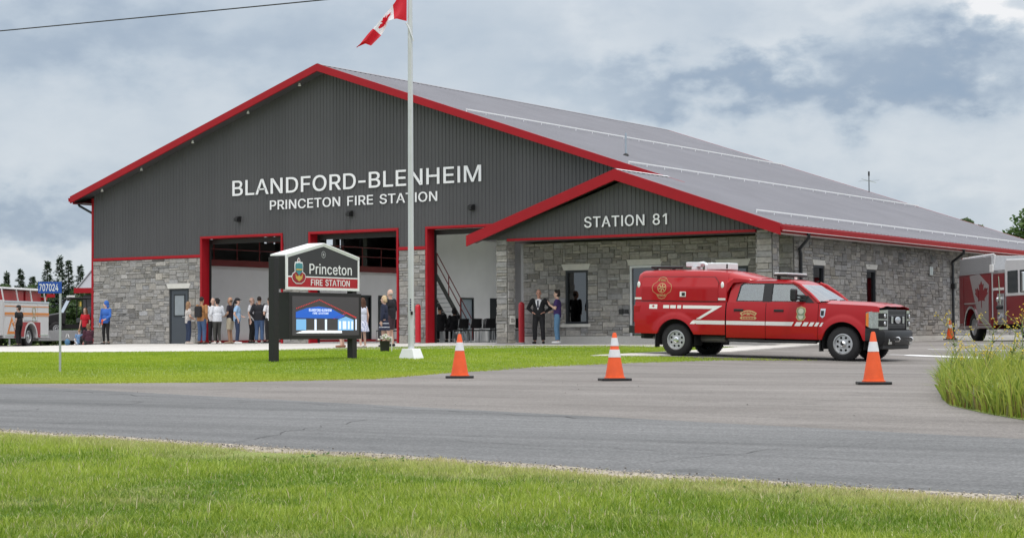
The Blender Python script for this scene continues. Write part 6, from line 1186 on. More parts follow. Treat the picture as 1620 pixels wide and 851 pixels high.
# flag: cloth falling to the left, folded by the wind
def leaf(u, v):
    """maple leaf test on the white pale: u along the fly from the centre, v up, in hoist units"""
    P_ = [(0, .36), (.05, .26), (.11, .29), (.085, .13), (.165, .21), (.18, .165), (.27, .18), (.235, .09), (.275, .06), (.13, -.06), (.15, -.12), (.02, -.10), (.02, -.27), (0, -.27)]
    P_ = P_ + [(-a, b) for a, b in P_[::-1]]; c = False
    for i in range(len(P_)):
        (x0, y0), (x1, y1) = P_[i], P_[(i + 1) % len(P_)]
        if (y0 > v) != (y1 > v) and u < (x1 - x0) * (v - y0) / (y1 - y0) + x0: c = not c
    return c
def poly_at(P_, t):
    L_ = [0]
    for a, b in zip(P_, P_[1:]): L_.append(L_[-1] + math.hypot(b[0] - a[0], b[1] - a[1]))
    s_ = t * L_[-1]
    for i in range(len(P_) - 1):
        if s_ <= L_[i + 1] or i == len(P_) - 2:
            k = (s_ - L_[i]) / (L_[i + 1] - L_[i]); return (P_[i][0] + (P_[i + 1][0] - P_[i][0]) * k, P_[i][1] + (P_[i + 1][1] - P_[i][1]) * k)
Bp = [(-.083, 7.69), (-.314, 7.73), (-.508, 7.69), (-.654, 7.42), (-.703, 7.34), (-.922, 7.10), (-1.05, 7.15), (-1.262, 7.06)]
Tp = [(-.075, 8.60), (-.363, 8.14), (-.582, 7.88), (-.80, 7.56), (-.971, 7.39), (-1.264, 7.075)]
nu, nv = 120, 60; vs = []; mb = MB()
for i in range(nu + 1):
    u = i / nu; b = poly_at(Bp, float(np.interp(u, [0, .25, .75, 1], [0, .16, .56, 1]))); t = poly_at(Tp, float(np.interp(u, [0, .25, .75, 1], [0, .28, .74, 1])))
    for j in range(nv + 1):
        v = j / nv; la = b[0] + (t[0] - b[0]) * v; z = b[1] + (t[1] - b[1]) * v
        w_ = .11 * math.sin(u * 8 + v * 2.0) * min(1, u * 3) + .05 * math.sin(v * 6 + u * 4) * min(1, u * 2.5)
        vs.append((.837 * la + .547 * w_, .547 * la - .837 * w_, z))
cols = []; fs_ = []
for i in range(nu):
    for j in range(nv):
        u = (i + .5) / nu; v = (j + .5) / nv
        red = u < .29 or u > .71 or leaf((u - .5) * 1.7, (v - .5) * .82)
        fs_.append((i * (nv + 1) + j, (i + 1) * (nv + 1) + j, (i + 1) * (nv + 1) + j + 1, i * (nv + 1) + j + 1)); cols.append((.66, .012, .03) if red else (.90, .88, .95))
mb.v = vs; mb.f = fs_; mb.c = cols
fl = mb.build('flag', blade_material('flag_cloth'), None, smooth=True); fl.location = (28.88, -17.87, 0)
tag(fl, 'red and white maple leaf flag drooping from the flagpole', 'flag')

# ================================================================ civic address post
ap = thing('address_sign', 'blue number plate 707024 on a thin grey roadside post', 'sign', (28.14, -28.14, gz(28.14, -28.14)), math.atan2(.54, .84))
MB().box((-.02, -.012, -.1), (.02, .012, 1.80)).build('post', M_galv, ap)
MB().box((-.42, -.022, 1.49), (.03, -.014, 1.71)).build('number_plate', mat('sign_blue', (.012, .07, .36), .4, var=.05), ap, bevel=.002)
words('number', '707024', M_white, ap, ((-.395, -.0225, 1.535), (1, 0, 0), (0, 0, 1), (0, -1, 0)), .36, .13, bold=4, depth=.003)
MB().box((-.26, -.02, 1.41), (-.10, -.01, 1.475)).build('small_red_tag', M_red, ap)

# ================================================================ traffic cones
M_or = mat('cone_orange', (.76, .095, .015), .55, var=.14, nscale=7); M_refl = mat('cone_reflective', (.66, .67, .68), .35, var=.08, nscale=12)
def cone(loc, rz, label, bands, tilt=0, k=1.0, grp='orange traffic cones on the driveway'):
    t = thing('traffic_cone', label, 'traffic cone', loc, rz, grp)
    mb = MB(); mb.prism([(-.235, -.16), (-.16, -.235), (.16, -.235), (.235, -.16), (.235, .16), (.16, .235), (-.16, .235), (-.235, .16)], lambda u, v, d: (u, v, d), 0, .04); mb.build('base', M_blk, t, bevel=.008)
    r = lambda z: .150 - (z - .04) * (.150 - .028) / .70
    MB().lathe([(.165, .04), (.165, .055), (r(.06), .06), (r(.40), .40), (r(.72), .72), (.022, .74), (.018, .74), (.016, .70)], 28).build('body', M_or, t, smooth=True)
    for a, b in bands: MB().lathe([(r(a) + .001, a), (r(a) + .004, a + .002), (r(b) + .004, b - .002), (r(b) + .001, b)], 28, caps=False).build('reflective_collar', M_refl, t, smooth=True)
    t.scale = (k, k, k); return t
cone((36.86, -27.38, -.43), .58, 'orange cone with one white collar, left of the three driveway cones', [(.46, .60)])
cone((40.16, -27.90, -.43), .75, 'orange cone with two white collars in the middle of the driveway', [(.36, .48), (.535, .66)], k=1.01)
cone((44.63, -28.38, -.43), .52, 'orange cone with one white collar in front of the pickup bumper', [(.46, .60)], k=1.0)
cone((31.75, 10.4, gz(31.75, 10.4) + .03), .2, 'small distant orange cone at the foot of the downspout', [(.44, .56)], k=.95)

# ================================================================ bollards, planter, aerials, overhead wire
for loc, lb in (((16.62, -.75, .02), 'red bollard in front of the stone pier beside the flagpole'), ((21.62, -1.85, .02), 'red bollard beside the left porch column')):
    t = thing('bollard', lb, 'bollard', loc, 0, 'red steel bollards')
    MB().lathe([(.10, -.02), (.10, 1.24), (.09, 1.29), (.06, 1.33), (.01, 1.345)], 22).build('post', mat('bollard_red', (.50, .010, .022), .35, coat=.2, var=.04), t, smooth=True)
    MB().lathe([(.125, -.02), (.125, .015), (.102, .02)], 22).build('foot_collar', M_galv, t)
pl_ = thing('planter', 'small black lawn planter with pale flowers', 'planter', (23.68, -12.01, gz(23.68, -12.01)))
MB().lathe([(.12, -.02), (.14, .28), (.15, .30), (.13, .30), (.12, .22)], 18).build('pot', M_blk, pl_, smooth=True)
mb = MB()
for i in range(90):
    a = rnd.uniform(0, 2 * PI); r_ = rnd.uniform(0, .2); z = .32 + .16 * (1 - (r_ / .2) ** 2) * rnd.uniform(.4, 1); s_ = rnd.uniform(.02, .04)
    mb.ell((r_ * math.cos(a), r_ * math.sin(a), z), (s_, s_, s_ * .7), 6, 4, rnd.choice([(.62, .60, .55), (.5, .48, .45), (.30, .36, .18), (.7, .66, .62)]))
mb.build('flowers', mat('planter_flowers', attr=True, rough=.8), pl_, fix=False)
MB().tube([(.2, .05, -.02), (.2, .05, .42)], .012, 6).build('stake', M_vinyl, pl_)
t = thing('roof_mast', 'short grey mast standing on the roof slope', 'mast', (22.99, 2.74, rz_(22.99)))
MB().tube([(0, 0, -.02), (0, 0, .80)], .035, 10).build('pipe', mat('mast_grey', (.36, .42, .48), .4, metal=.3), t, smooth=True); MB().lathe([(.13, -.05), (.09, .06), (.04, .09)], 14).build('boot', M_blk, t)
t = thing('aerial', 'thin dark cross-armed aerial beyond the roof ridge', 'antenna', (22.45, 25.9, rz_(22.45)))
MB().tube([(0, 0, -.02), (0, 0, .88)], .022, 6).build('mast', M_blk, t)
mb = MB(); mb.bar((0, -.85, .55), (0, .85, .50), .02, .02)
mb.build('boom', M_galv, t); MB().bar((-.5, 0, .53), (.5, 0, .53), .016, .016).build('element', M_galv, t); MB().tube([(0, 0, .75), (0, 0, .95)], .04, 6).build('tip', M_blk, t)
pts = []
for i in range(41):
    x = -25 + 110 * i / 40; q = (x - 30) / 55; pts.append((x, -25.5 + (x - 23.5) * .129, 6.93 + .55 * q * q))
w_ = MB().tube(pts, .013, 6).build('power_line', M_blk, None); tag(w_, 'thin dark overhead wire crossing the sky at upper left', 'wire')

# ================================================================ trees
def leaf_cards(mb, c, r, n, size, cols, flat=.5):
    for _ in range(n):
        p = Vector((rnd.gauss(0, 1), rnd.gauss(0, 1), rnd.gauss(0, 1))); p.normalize(); p *= rnd.random() ** .4; p = Vector((p.x * r[0], p.y * r[1], p.z * r[2])) + Vector(c)
        a = Vector((rnd.gauss(0, 1), rnd.gauss(0, 1), rnd.gauss(0, flat))).normalized(); b = a.cross(Vector((rnd.gauss(0, 1), rnd.gauss(0, 1), rnd.gauss(0, 1)))).normalized(); s_ = size * rnd.uniform(.6, 1.3)
        mb.add([p - a * s_, p + b * s_ * .45, p + a * s_, p - b * s_ * .45], [(0, 1, 2, 3)], rnd.choice(cols))
M_leaf = blade_material('tree_leaf'); M_bark = mat('bark', (.07, .055, .045), .9, var=.2)
def conifer(name, label, loc, H, spread, cols, grp):
    t = thing(name, label, 'tree', loc, rnd.uniform(0, 6), grp)
    MB().tube([(0, 0, -.3), (0, 0, H * .5), (0, 0, H)], [H * .018, H * .012, .01], 7).build('trunk', M_bark, t)
    mb = MB(); nbr = int(H * 27)
    for i in range(nbr):
        f0 = (i + rnd.random()) / nbr; z = H * (.06 + .93 * f0); k = 1 - f0; L_ = (spread * 1.15 * k ** 1.15 + .05) * rnd.uniform(.35, 1.25); a = rnd.uniform(0, 2 * PI); dz = rnd.uniform(-.38, .12)
        if rnd.random() < .10: L_ *= 1.25
        m_ = max(2, int(L_ * 5))
        for q in range(m_):
            f = (q + .6) / m_; c = Vector((math.cos(a) * L_ * f, math.sin(a) * L_ * f, z + dz * L_ * f + .12 * f * f * L_)); w_ = .33 * (1.1 - .5 * f)
            for _ in range(4):
                d = Vector((math.cos(a + rnd.uniform(-1.3, 1.3)), math.sin(a + rnd.uniform(-1.3, 1.3)), rnd.uniform(-.7, .35))).normalized(); s_ = Vector((-d.y, d.x, rnd.uniform(-.6, .6))).normalized()
                mb.add([c, c + d * w_ * .6 + s_ * w_ * .26, c + d * w_ * 1.2, c + d * w_ * .6 - s_ * w_ * .26], [(0, 1, 2, 3)], rnd.choice(cols))
    mb.build('crown', M_leaf, t, fix=False); return t
def broadleaf(name, label, loc, H, R_, cols, grp=None, n=2600, size=.16, base=.35, cat='tree'):
    t = thing(name, label, cat, loc, 0, grp)
    mb = MB(); mb.tube([(0, 0, -.3), (.05, 0, H * .3), (0, .1, H * .6)], [H * .03, H * .022, H * .012], 8)
    cl_ = []
    for i in range(14):
        a = rnd.uniform(0, 2 * PI); f = rnd.uniform(.25, .95); z = H * (base + (1 - base) * rnd.uniform(.08, .92)); k = math.sin(PI * min(1, max(.12, (z / H - base) / (1 - base) * .9 + .1))); c = (math.cos(a) * R_ * f * k, math.sin(a) * R_ * f * k, z); cl_.append((c, R_ * rnd.uniform(.28, .48)))
        mb.tube([(0, 0, H * .35), (c[0] * .6, c[1] * .6, z * .85), c], [H * .010, H * .006, .01], 5)
    cl_.append(((0, 0, H * .93), R_ * .32))
    mb.build('trunk', M_bark, t)
    mb = MB()
    for c, r_ in cl_: leaf_cards(mb, c, (r_, r_, r_ * .75), n // len(cl_), size, cols)
    mb.build('crown', M_leaf, t, fix=False); return t
dk = [(.05, .085, .05), (.035, .065, .04), (.07, .105, .055), (.08, .12, .065)]; dk2 = [(.08, .12, .08), (.10, .14, .085), (.065, .10, .07)]
G1 = 'conifers beyond the yard on the left'
for (x, y, H, sp, lb, c) in ((-77.1, 64, 6.3, 1.0, 'narrow dark conifer above the white fire truck, leftmost of the row', dk), (-75.9, 64.6, 6.6, 1.6, 'broad dark conifer above the roof of the white fire truck', dk), (-75.0, 65.2, 5.9, 1.2, 'shorter dark conifer just left of the blue number plate', dk), (-73.9, 66.0, 7.3, 1.8, 'tall open conifer behind the blue number plate', dk2), (-72.9, 66.6, 7.7, 1.6, 'tallest open conifer right of the blue number plate', dk2), (-72.2, 67.0, 7.4, 1.5, 'tall thin conifer second from the right in the row', dk2), (-71.3, 67.6, 6.9, 1.8, 'rightmost open conifer beside the red-trimmed shed roof', dk2), (-78.6, 63, 5.6, 1.1, 'small dark conifer at the left end of the tree row', dk)):
    conifer('conifer_tree', lb, (x, y, -.6), H + .6, sp * 1.55, c, G1)
g1 = [(.05, .095, .03), (.07, .12, .04), (.04, .075, .028), (.09, .14, .05)]
for (x, y, H, R_, lb) in ((-66, 58, 5.0, 3.6, 'dark green bushy tree behind the parked utility vehicle'), (-60.5, 58.5, 4.8, 3.0, 'leafy bush under the red-trimmed shed eave'), (-71, 58, 4.9, 3.6, 'dark leafy bush behind the white fire truck'), (-77.5, 55, 5.0, 3.4, 'leafy bush at the left end of the yard'), (-74.5, 61, 5.2, 3.4, 'leafy bush below the tall open conifers'), (-46, 43, 3.0, 1.8, 'light green bush beside the station wall')):
    broadleaf('bush', lb, (x, y, -.5), H, R_, g1, 'bushes behind the yard', 4200, .22, .08, 'bush')
broadleaf('leafy_tree', 'full green leafy tree rising beyond the right end of the roof', (17.9, 66.4, -.4), 9.3, 3.3, [(.08, .15, .045), (.10, .18, .055), (.06, .115, .04), (.14, .22, .07)], None, 9500, .18, .25)
broadleaf('leafy_tree', 'small leafy treetop showing over the roof edge', (10.4, 73.2, -.4), 9.0, 1.2, g1, 'treetops over the roof', 2200, .15, .3)
broadleaf('leafy_tree', 'sparse lower treetop beside the one over the roof edge', (11.2, 73.6, -.4), 8.55, 1.0, g1, 'treetops over the roof', 1500, .15, .3)
# red-trimmed shed beyond the yard
sh = thing('shed', 'low shed with pale metal roof and red fascia left of the station', 'shed', (-30.9, 28.5, -.3), math.atan2(.547, .837) - .15)
MB().box((.3, .5, 0), (9, 7.5, 3.2)).build('wall', M_side, sh)
MB().prism([(-.1, 3.55), (4, 5.55), (8.1, 3.55), (8.1, 3.40), (-.1, 3.40)], lambda u, v, d: (d, u, v), 0, 9.3).build('roof', M_roof, sh)
mb = MB(); mb.box((-.05, -.16, 3.30), (9.35, -.10, 3.62)); mb.build('fascia', M_red, sh)
mb = MB()
for i in range(7): mb.bar((.15 + i * 1.5, -.1, 3.60), (.15 + i * 1.5, 4, 5.60), .05, .06)
mb.build('roof_ribs', M_side, sh)
# tall flowering weeds
def wildflower(x, y, H, label):
    t = thing('wildflower', label, 'wildflower', (x, y, gz(x, y)), rnd.uniform(0, 6), 'yellow wildflowers in the tall grass')
    st = MB(); fl_ = MB(); top = Vector((rnd.uniform(-.12, .12), rnd.uniform(-.12, .12), H)); st.tube([(0, 0, 0), top * .5 + Vector((.03, 0, 0)), top], [.007, .005, .003], 5, (.16, .22, .05))
    for _ in range(14): 
        f = rnd.uniform(.15, .8); p = top * f; a = rnd.uniform(0, 6.3); d = Vector((math.cos(a), math.sin(a), .4)); s_ = rnd.uniform(.05, .10); st.add([p, p + d * s_ * .5 + Vector((-d.y, d.x, 0)) * .012, p + d * s_, p + d * s_ * .5 - Vector((-d.y, d.x, 0)) * .012], [(0, 1, 2, 3)], (.13, .21, .04))
    for _ in range(5):
        f = rnd.uniform(.6, .9); a = rnd.uniform(0, 6.3); e_ = top * f + Vector((math.cos(a), math.sin(a), 1.0)) * rnd.uniform(.08, .2); st.tube([top * f, e_], .003, 4, (.18, .22, .06))
        for _ in range(4): q = e_ + Vector((rnd.gauss(0, .018), rnd.gauss(0, .018), rnd.gauss(0, .025))); fl_.ell(q, (.009, .009, .007), 5, 3, rnd.choice([(.72, .52, .03), (.62, .42, .02), (.75, .6, .08)]))
    for _ in range(8): q = top + Vector((rnd.gauss(0, .025), rnd.gauss(0, .025), rnd.gauss(0, .05))); fl_.ell(q, (.009, .009, .008), 5, 3, rnd.choice([(.72, .52, .03), (.62, .42, .02), (.75, .6, .08)]))
    st.build('stem', mat('weed_stem', attr=True, rough=.7), t, fix=False); fl_.build('blossoms', mat('yellow_petals', attr=True, rough=.6), t, fix=False)
FL = [(47.3, -31.48, 0.88), (48.17, -33.3, 0.8), (46.53, -29.59, 0.56), (47.73, -32.4, 0.54), (47.47, -32.56, 0.48), (47.62, -31.27, 0.97), (46.83, -29.39, 0.5), (46.86, -31.17, 0.92), (46.59, -30.75, 0.66), (47.76, -32.97, 0.5), (48.85, -35.25, 0.59)]
for x, y, H_ in FL: wildflower(x, y, H_, 'yellow flowering weed stem standing above the tall grass')
# ================================================================ people
def cap_(mb, p, q, r0, r1):
    p = Vector(p); q = Vector(q); mb.tube([p, p.lerp(q, .5), q], [r0, (r0 + r1) / 2, r1], 10); mb.ell(p, (r0,) * 3, 10, 6); mb.ell(q, (r1,) * 3, 10, 6)
M_skin = mat('skin', attr=True, rough=.6, var=.04, nscale=20); M_cloth = mat('cloth', attr=True, rough=.88, var=.14, nscale=14, bump=.25, bscale=30)
def remeshed(mb, name, parent, voxel, colf, m, smooth_it=2):
    o = mb.build(name, m, None, fix=False); o.parent = None
    md = o.modifiers.new('r', 'REMESH'); md.mode = 'VOXEL'; md.voxel_size = voxel; md.use_smooth_shade = True
    if smooth_it: s_ = o.modifiers.new('s', 'SMOOTH'); s_.iterations = smooth_it; s_.factor = .5
    dg = bpy.context.evaluated_depsgraph_get(); me = bpy.data.meshes.new_from_object(o.evaluated_get(dg)); old = o.data
    o.modifiers.clear(); o.data = me; bpy.data.meshes.remove(old); me.name = name
    n = len(me.vertices); co = np.empty(n * 3, np.float32); me.vertices.foreach_get('co', co); co = co.reshape(-1, 3)
    for a in list(me.color_attributes): me.color_attributes.remove(a)
    at = me.color_attributes.new('Col', 'FLOAT_COLOR', 'POINT'); C = np.ones((n, 4), np.float32); C[:, :3] = colf(co) if callable(colf) else np.array(colf); at.data.foreach_set('color', C.ravel())
    if not me.materials: me.materials.append(m)
    o.parent = parent; return o
ARMS = {  # elbow, wrist, hand direction for the left arm (+y); mirrored for the right
    'down': ((-.02, .25, 1.13), (.05, .26, .88), (.02, .0, -1)), 'front': ((.0, .27, 1.14), (.21, .07, 1.04), (.5, -.9, 0)), 'crossed': ((.06, .26, 1.14), (.20, -.06, 1.16), (.1, -1, .1)),
    'pocket': ((-.10, .28, 1.14), (.03, .20, .95), (.2, -.2, -1)), 'behind': ((-.13, .26, 1.15), (-.15, .05, .98), (0, -1, -.2)), 'phone': ((.05, .24, 1.15), (.25, .10, 1.28), (.3, -.3, .9)),
    'hip': ((-.10, .36, 1.16), (.04, .20, 1.02), (.6, -.6, -.2)), 'chin': ((.10, .22, 1.17), (.17, .10, 1.42), (.1, -.3, 1)), 'lap': ((.05, .22, 1.14), (.24, .10, 1.0), (.8, -.4, -.2)), 'fwd': ((.06, .24, 1.14), (.28, .18, 1.02), (1, -.1, -.2))}
def person(label, x, y, z, face, H=1.72, skin=(.52, .31, .22), hair=(.06, .04, .03), style='short', top=(.5, .5, .5), sleeve='long', bottom=(.03, .03, .04), legs='trousers', shoes=(.03, .03, .03),
           arms=('down', 'down'), build=1.0, sit=False, hair_len=.0, turn=0.0, extra=None, stance=.10, pattern=None, lean=0.0):
    t = thing('person', label, 'person', (x, y, z), math.radians(face), 'people at the station'); k = H / 1.75
    V = Vector; b_ = build
    hip = V((0, 0, .92)); sh = V((lean, 0, 1.42)); hd = V((lean * 1.25 + .015, 0, 1.625))
    hips = [V((0, s * .09, .92)) for s in (1, -1)]; knees = [V((.03, s * stance, .50)) for s in (1, -1)]; ank = [V((-.01, s * (stance + .01), .085)) for s in (1, -1)]; toe = [V((.155, s * (stance + .035), .035)) for s in (1, -1)]
    drop = 0.0
    if sit == 'floor':
        drop = .80; knees = [V((.36, s * .16, 1.16)) for s in (1, -1)]; ank = [V((.52, s * .11, .88)) for s in (1, -1)]; toe = [V((.66, s * .12, .835)) for s in (1, -1)]
    elif sit == 'chair':
        drop = .42; knees = [V((.42, s * .12, .90)) for s in (1, -1)]; ank = [V((.42, s * .12, .50)) for s in (1, -1)]; toe = [V((.57, s * .13, .455)) for s in (1, -1)]
    D = V((0, 0, -drop)); P = lambda p: tuple((V(p) + D) * k)
    def A(i):
        e, w, d = ARMS[arms[i]]; s = 1 if i == 0 else -1
        return V((lean + .0, s * .185 * min(1.12, b_), 1.405)), V((e[0] + lean, s * e[1] * (.5 + .5 * b_), e[2])), V((w[0] + lean, s * w[1], w[2])), V((d[0], s * d[1], d[2])).normalized(), s
    mb = MB(); tr = math.radians(turn); ct, st_ = math.cos(tr), math.sin(tr)
    def HP(p): q = V(p); return V((q.x * ct - q.y * st_, q.x * st_ + q.y * ct, q.z)) + hd
    RT = Matrix.Rotation(tr, 3, 'Z')
    def hell(c, r, n=14, kk=10): mb.ell(P(HP(c)), tuple(v * k for v in r), n, kk, None, RT)
    hell((-.008, 0, .03), (.096, .077, .108)); hell((.028, 0, -.04), (.066, .058, .082)); hell((.098, 0, -.012), (.018, .013, .022), 8, 6); hell((.05, 0, -.105), (.035, .03, .02), 8, 6)
    for s in (1, -1): hell((-.01, s * .078, -.005), (.020, .012, .032), 8, 6)
    cap_(mb, P((lean, 0, 1.40)), P(hd + V((-.015, 0, -.06))), .058 * k, .052 * k)
    mb.ell(P((lean * .8, 0, 1.27)), (.112 * k, .168 * k * b_, .185 * k)); mb.ell(P((lean * .4, 0, 1.08)), (.108 * k * b_, .145 * k * b_, .17 * k)); mb.ell(P((0, 0, .94)), (.112 * k * b_, .158 * k * b_, .12 * k))
    for i in (0, 1):
        S_, E_, W_, d, s = A(i)
        cap_(mb, P(S_), P(E_), .050 * k * b_, .040 * k); cap_(mb, P(E_), P(W_), .039 * k, .027 * k)
        pc = W_ + d * .055; side = d.cross(V((0, 0, 1)));
        if side.length < .2: side = V((1, 0, 0))
        side.normalize(); up_ = side.cross(d).normalized()
        mb.bar(P(W_ + d * .005), P(W_ + d * .10), .072 * k, .030 * k, up=up_)
        for f in range(4):
            o_ = side * ((f - 1.5) * .0195); L_ = (.068, .078, .074, .058)[f]
            b0 = W_ + d * .092 + o_; b1 = b0 + d * L_ * .5 - up_ * .008; b2 = b0 + d * L_ - up_ * .028
            cap_(mb, P(b0), P(b1), .0095 * k, .009 * k); cap_(mb, P(b1), P(b2), .009 * k, .0075 * k)
        th = W_ + d * .03 + side * .036; cap_(mb, P(th), P(th + d * .04 + side * .022 - up_ * .01), .012 * k, .010 * k); cap_(mb, P(th + d * .04 + side * .022 - up_ * .01), P(th + d * .068 + side * .02 - up_ * .02), .010 * k, .008 * k)
    for i in (0, 1):
        cap_(mb, P(hips[i]), P(knees[i]), .082 * k * b_, .056 * k); cap_(mb, P(knees[i]), P(ank[i]), .056 * k, .036 * k); cap_(mb, P(ank[i] + V((-.04, 0, -.045))), P(toe[i]), .038 * k, .030 * k)
    eyes = [np.array(P(HP((.082, s * .030, .010)))) for s in (1, -1)]; mouth = np.array(P(HP((.088, 0, -.062)))); sk = np.array(skin)
    def colf(co):
        C = np.tile(sk, (len(co), 1))
        for e in eyes: C[np.linalg.norm(co - e, axis=1) < .016 * k] = (.05, .035, .03)
        m_ = np.linalg.norm((co - mouth) * np.array([1, 1, 2.2]), axis=1) < .026 * k; C[m_] = sk * np.array([.75, .45, .45]); return C
    body = remeshed(mb, 'body', t, .0105 * k, colf, M_skin, 1)
    # top
    g = .017
    mb = MB()
    if top is not None:
        mb.ell(P((lean * .8, 0, 1.27)), ((.112 + g + .008) * k, (.168 + g) * k * b_, (.185 + .01) * k), 18, 12); mb.ell(P((lean * .4, 0, 1.09)), ((.108 + g + .012) * k * b_, (.145 + g + .01) * k * b_, .19 * k), 18, 12)
        lowz = .86 if legs != 'dress' else .95
        mb.lathe([((.128) * k * b_, 0), (.135 * k * b_, .12 * k), (.13 * k * b_, .24 * k)], 18, P((lean * .3, 0, lowz)))
        mb.tube([P((lean * .3 - .0, -.05 * b_, lowz)), P((lean * .5, -.05 * b_, 1.15))], .125 * k * b_, 14); mb.tube([P((lean * .3, .05 * b_, lowz)), P((lean * .5, .05 * b_, 1.15))], .125 * k * b_, 14)
        for i in (0, 1):
            S_, E_, W_, d, s = A(i)
            if sleeve == 'none': mb.ell(P(S_ + V((0, -s * .03, .005))), (.06 * k,) * 3, 10, 8); continue
            mb.ell(P(S_), ((.050 + g) * k * b_,) * 3, 12, 8)
            if sleeve == 'short': mb.tube([P(S_), P(S_.lerp(E_, .72))], [(.053 + g) * k * b_, (.050 + g) * k], 12)
            else:
                cap_(mb, P(S_), P(E_), (.052 + g) * k * b_, (.043 + g) * k); mb.tube([P(E_), P(W_)], [(.043 + g) * k, (.031 + g) * k], 12)
        mb.lathe([(.075 * k, 0), (.066 * k, .05 * k)], 14, P((lean, 0, 1.405)))
        if pattern == 'open':                                            # open jacket: shirt front shows
            remeshed(mb, 'jacket', t, .013 * k, lambda co: np.where((np.abs(co[:, 1:2]) < (.012 + .10 * np.clip((co[:, 2:3] / k + drop - 1.12) / .3, 0, 1)) * k) & (co[:, 0:1] > (lean + .05) * k) & (co[:, 2:3] > (1.10 - drop) * k), np.array([[.78, .78, .80]]), np.array([top])), M_cloth)
        elif pattern == 'speckle':
            remeshed(mb, 'shirt', t, .013 * k, lambda co: np.where(((np.sin(co[:, 0:1] * 70 + 3 * np.sin(co[:, 2:3] * 50)) * np.sin(co[:, 1:2] * 80) * np.sin(co[:, 2:3] * 75)) > .12), np.array([top]) * .55, np.array([top])), M_cloth)
        else: remeshed(mb, 'shirt', t, .013 * k, top, M_cloth)
    mb = MB(); g2 = .020 if legs != 'leggings' else .008
    if legs in ('trousers', 'leggings', 'shorts'):
        mb.ell(P((0, 0, .935)), ((.114 + g2 * .6) * k * b_, (.158 + g2 * .5) * k * b_, .125 * k), 16, 10)
        for i in (0, 1):
            if legs == 'shorts': mb.ell(P(hips[i]), ((.085 + g2) * k * b_,) * 3); mb.tube([P(hips[i]), P(hips[i].lerp(knees[i], .93))], [(.088 + g2) * k * b_, (.078 + g2) * k], 14)
            else:
                cap_(mb, P(hips[i]), P(knees[i]), (.084 + g2) * k * b_, (.058 + g2) * k); lo = knees[i].lerp(ank[i], .93); mb.tube([P(knees[i]), P(lo)], [(.058 + g2) * k, (.043 + g2 * (1.2 if legs == 'trousers' else .4)) * k], 14)
        remeshed(mb, legs if legs != 'trousers' else 'trousers', t, .013 * k, bottom, M_cloth)
    elif legs == 'dress':
        for z0, z1, r0, r1 in ((1.02, .90, .125, .16), (.90, .56, .17, .25)):
            vs = []; n_ = 22
            for zz, rr in ((z0, r0), (z1, r1)):
                for j in range(n_): a = 2 * PI * j / n_; q = rr * (1 + .06 * math.sin(a * 7) * (zz < .8)); vs.append(P((q * .82 * math.cos(a), q * 1.05 * math.sin(a), zz)))
            mb.add(vs, [(j, (j + 1) % n_, n_ + (j + 1) % n_, n_ + j) for j in range(n_)] + [tuple(range(n_ - 1, -1, -1)), tuple(range(n_, 2 * n_))])
        if pattern == 'bands': cf = lambda co: np.where((np.abs(((co[:, 2:3] / k) % .13) - .03) < .013) & (co[:, 2:3] / k < .92), np.array([[.55, .58, .62]]), np.array([bottom]))
        elif pattern == 'print': cf = lambda co: np.where((np.sin(co[:, 1:2] * 60 + 2 * np.sin(co[:, 2:3] * 40)) * np.sin(co[:, 2:3] * 55 + co[:, 0:1] * 40)) > .25, np.array([[.20, .24, .45]]), np.array([bottom]))
        else: cf = bottom
        remeshed(mb, 'dress_skirt', t, .013 * k, cf, M_cloth, 1)
    mb = MB()
    for i in (0, 1):
        a_, b2 = ank[i], toe[i]; d = (b2 - a_); cap_(mb, P(a_ + V((-.045, 0, -.04))), P(b2 + V((.0, 0, .004))), .047 * k, .036 * k); 
    remeshed(mb, 'shoes', t, .012 * k, shoes, M_cloth, 1)
    # hair and headgear
    mb = MB()
    def hh_(c, r): mb.ell(P(HP(c)), tuple(v * k for v in r), 14, 10, None, RT)
    if style in ('short', 'cap', 'long', 'pony', 'bob', 'curly'):
        hh_((-.020, 0, .045), (.097, .085, .103))
        if style != 'short' or hair_len: hh_((-.045, 0, -.01), (.075, .086, .09))
        if style in ('long', 'bob'):
            L_ = hair_len or (.36 if style == 'long' else .10)
            for s in (-1, 0, 1): cap_(mb, P(HP((-.05, s * .055, 0))), P(HP((-.075 - .02 * abs(s) * 0, s * .062, -L_))), .052 * k, .036 * k)
            for s in (-1, 1): cap_(mb, P(HP((-.01, s * .074, .02))), P(HP((-.02, s * .085, -L_ * .7))), .026 * k, .024 * k)
        if style == 'pony': cap_(mb, P(HP((-.10, 0, .04))), P(HP((-.15, 0, -.08))), .035 * k, .04 * k); cap_(mb, P(HP((-.15, 0, -.08))), P(HP((-.13, 0, -.32))), .04 * k, .018 * k)
        if style == 'curly': 
            for q in range(26): hh_((rnd.uniform(-.09, .05), rnd.uniform(-.08, .08), rnd.uniform(.04, .13)), (.03, .03, .03))
        remeshed(mb, 'hair', t, .012 * k, hair, M_cloth, 1)
    elif style == 'balding':
        hh_((-.045, 0, -.0), (.066, .083, .055)); remeshed(mb, 'hair', t, .011 * k, hair, M_cloth, 1)
    elif style == 'hood':
        hh_((-.025, 0, .04), (.112, .100, .125)); hh_((-.07, 0, -.08), (.08, .09, .08)); remeshed(mb, 'hood', t, .013 * k, top, M_cloth, 1)
    if extra == 'cap' or style == 'cap':
        mb = MB(); hh_((-.006, 0, .070), (.106, .090, .078)); mb.ell(P(HP((.105, 0, .062))), (.075 * k, .070 * k, .010 * k), 14, 6, None, RT)
        remeshed(mb, 'cap', t, .010 * k, (.012, .013, .018), M_cloth, 1)
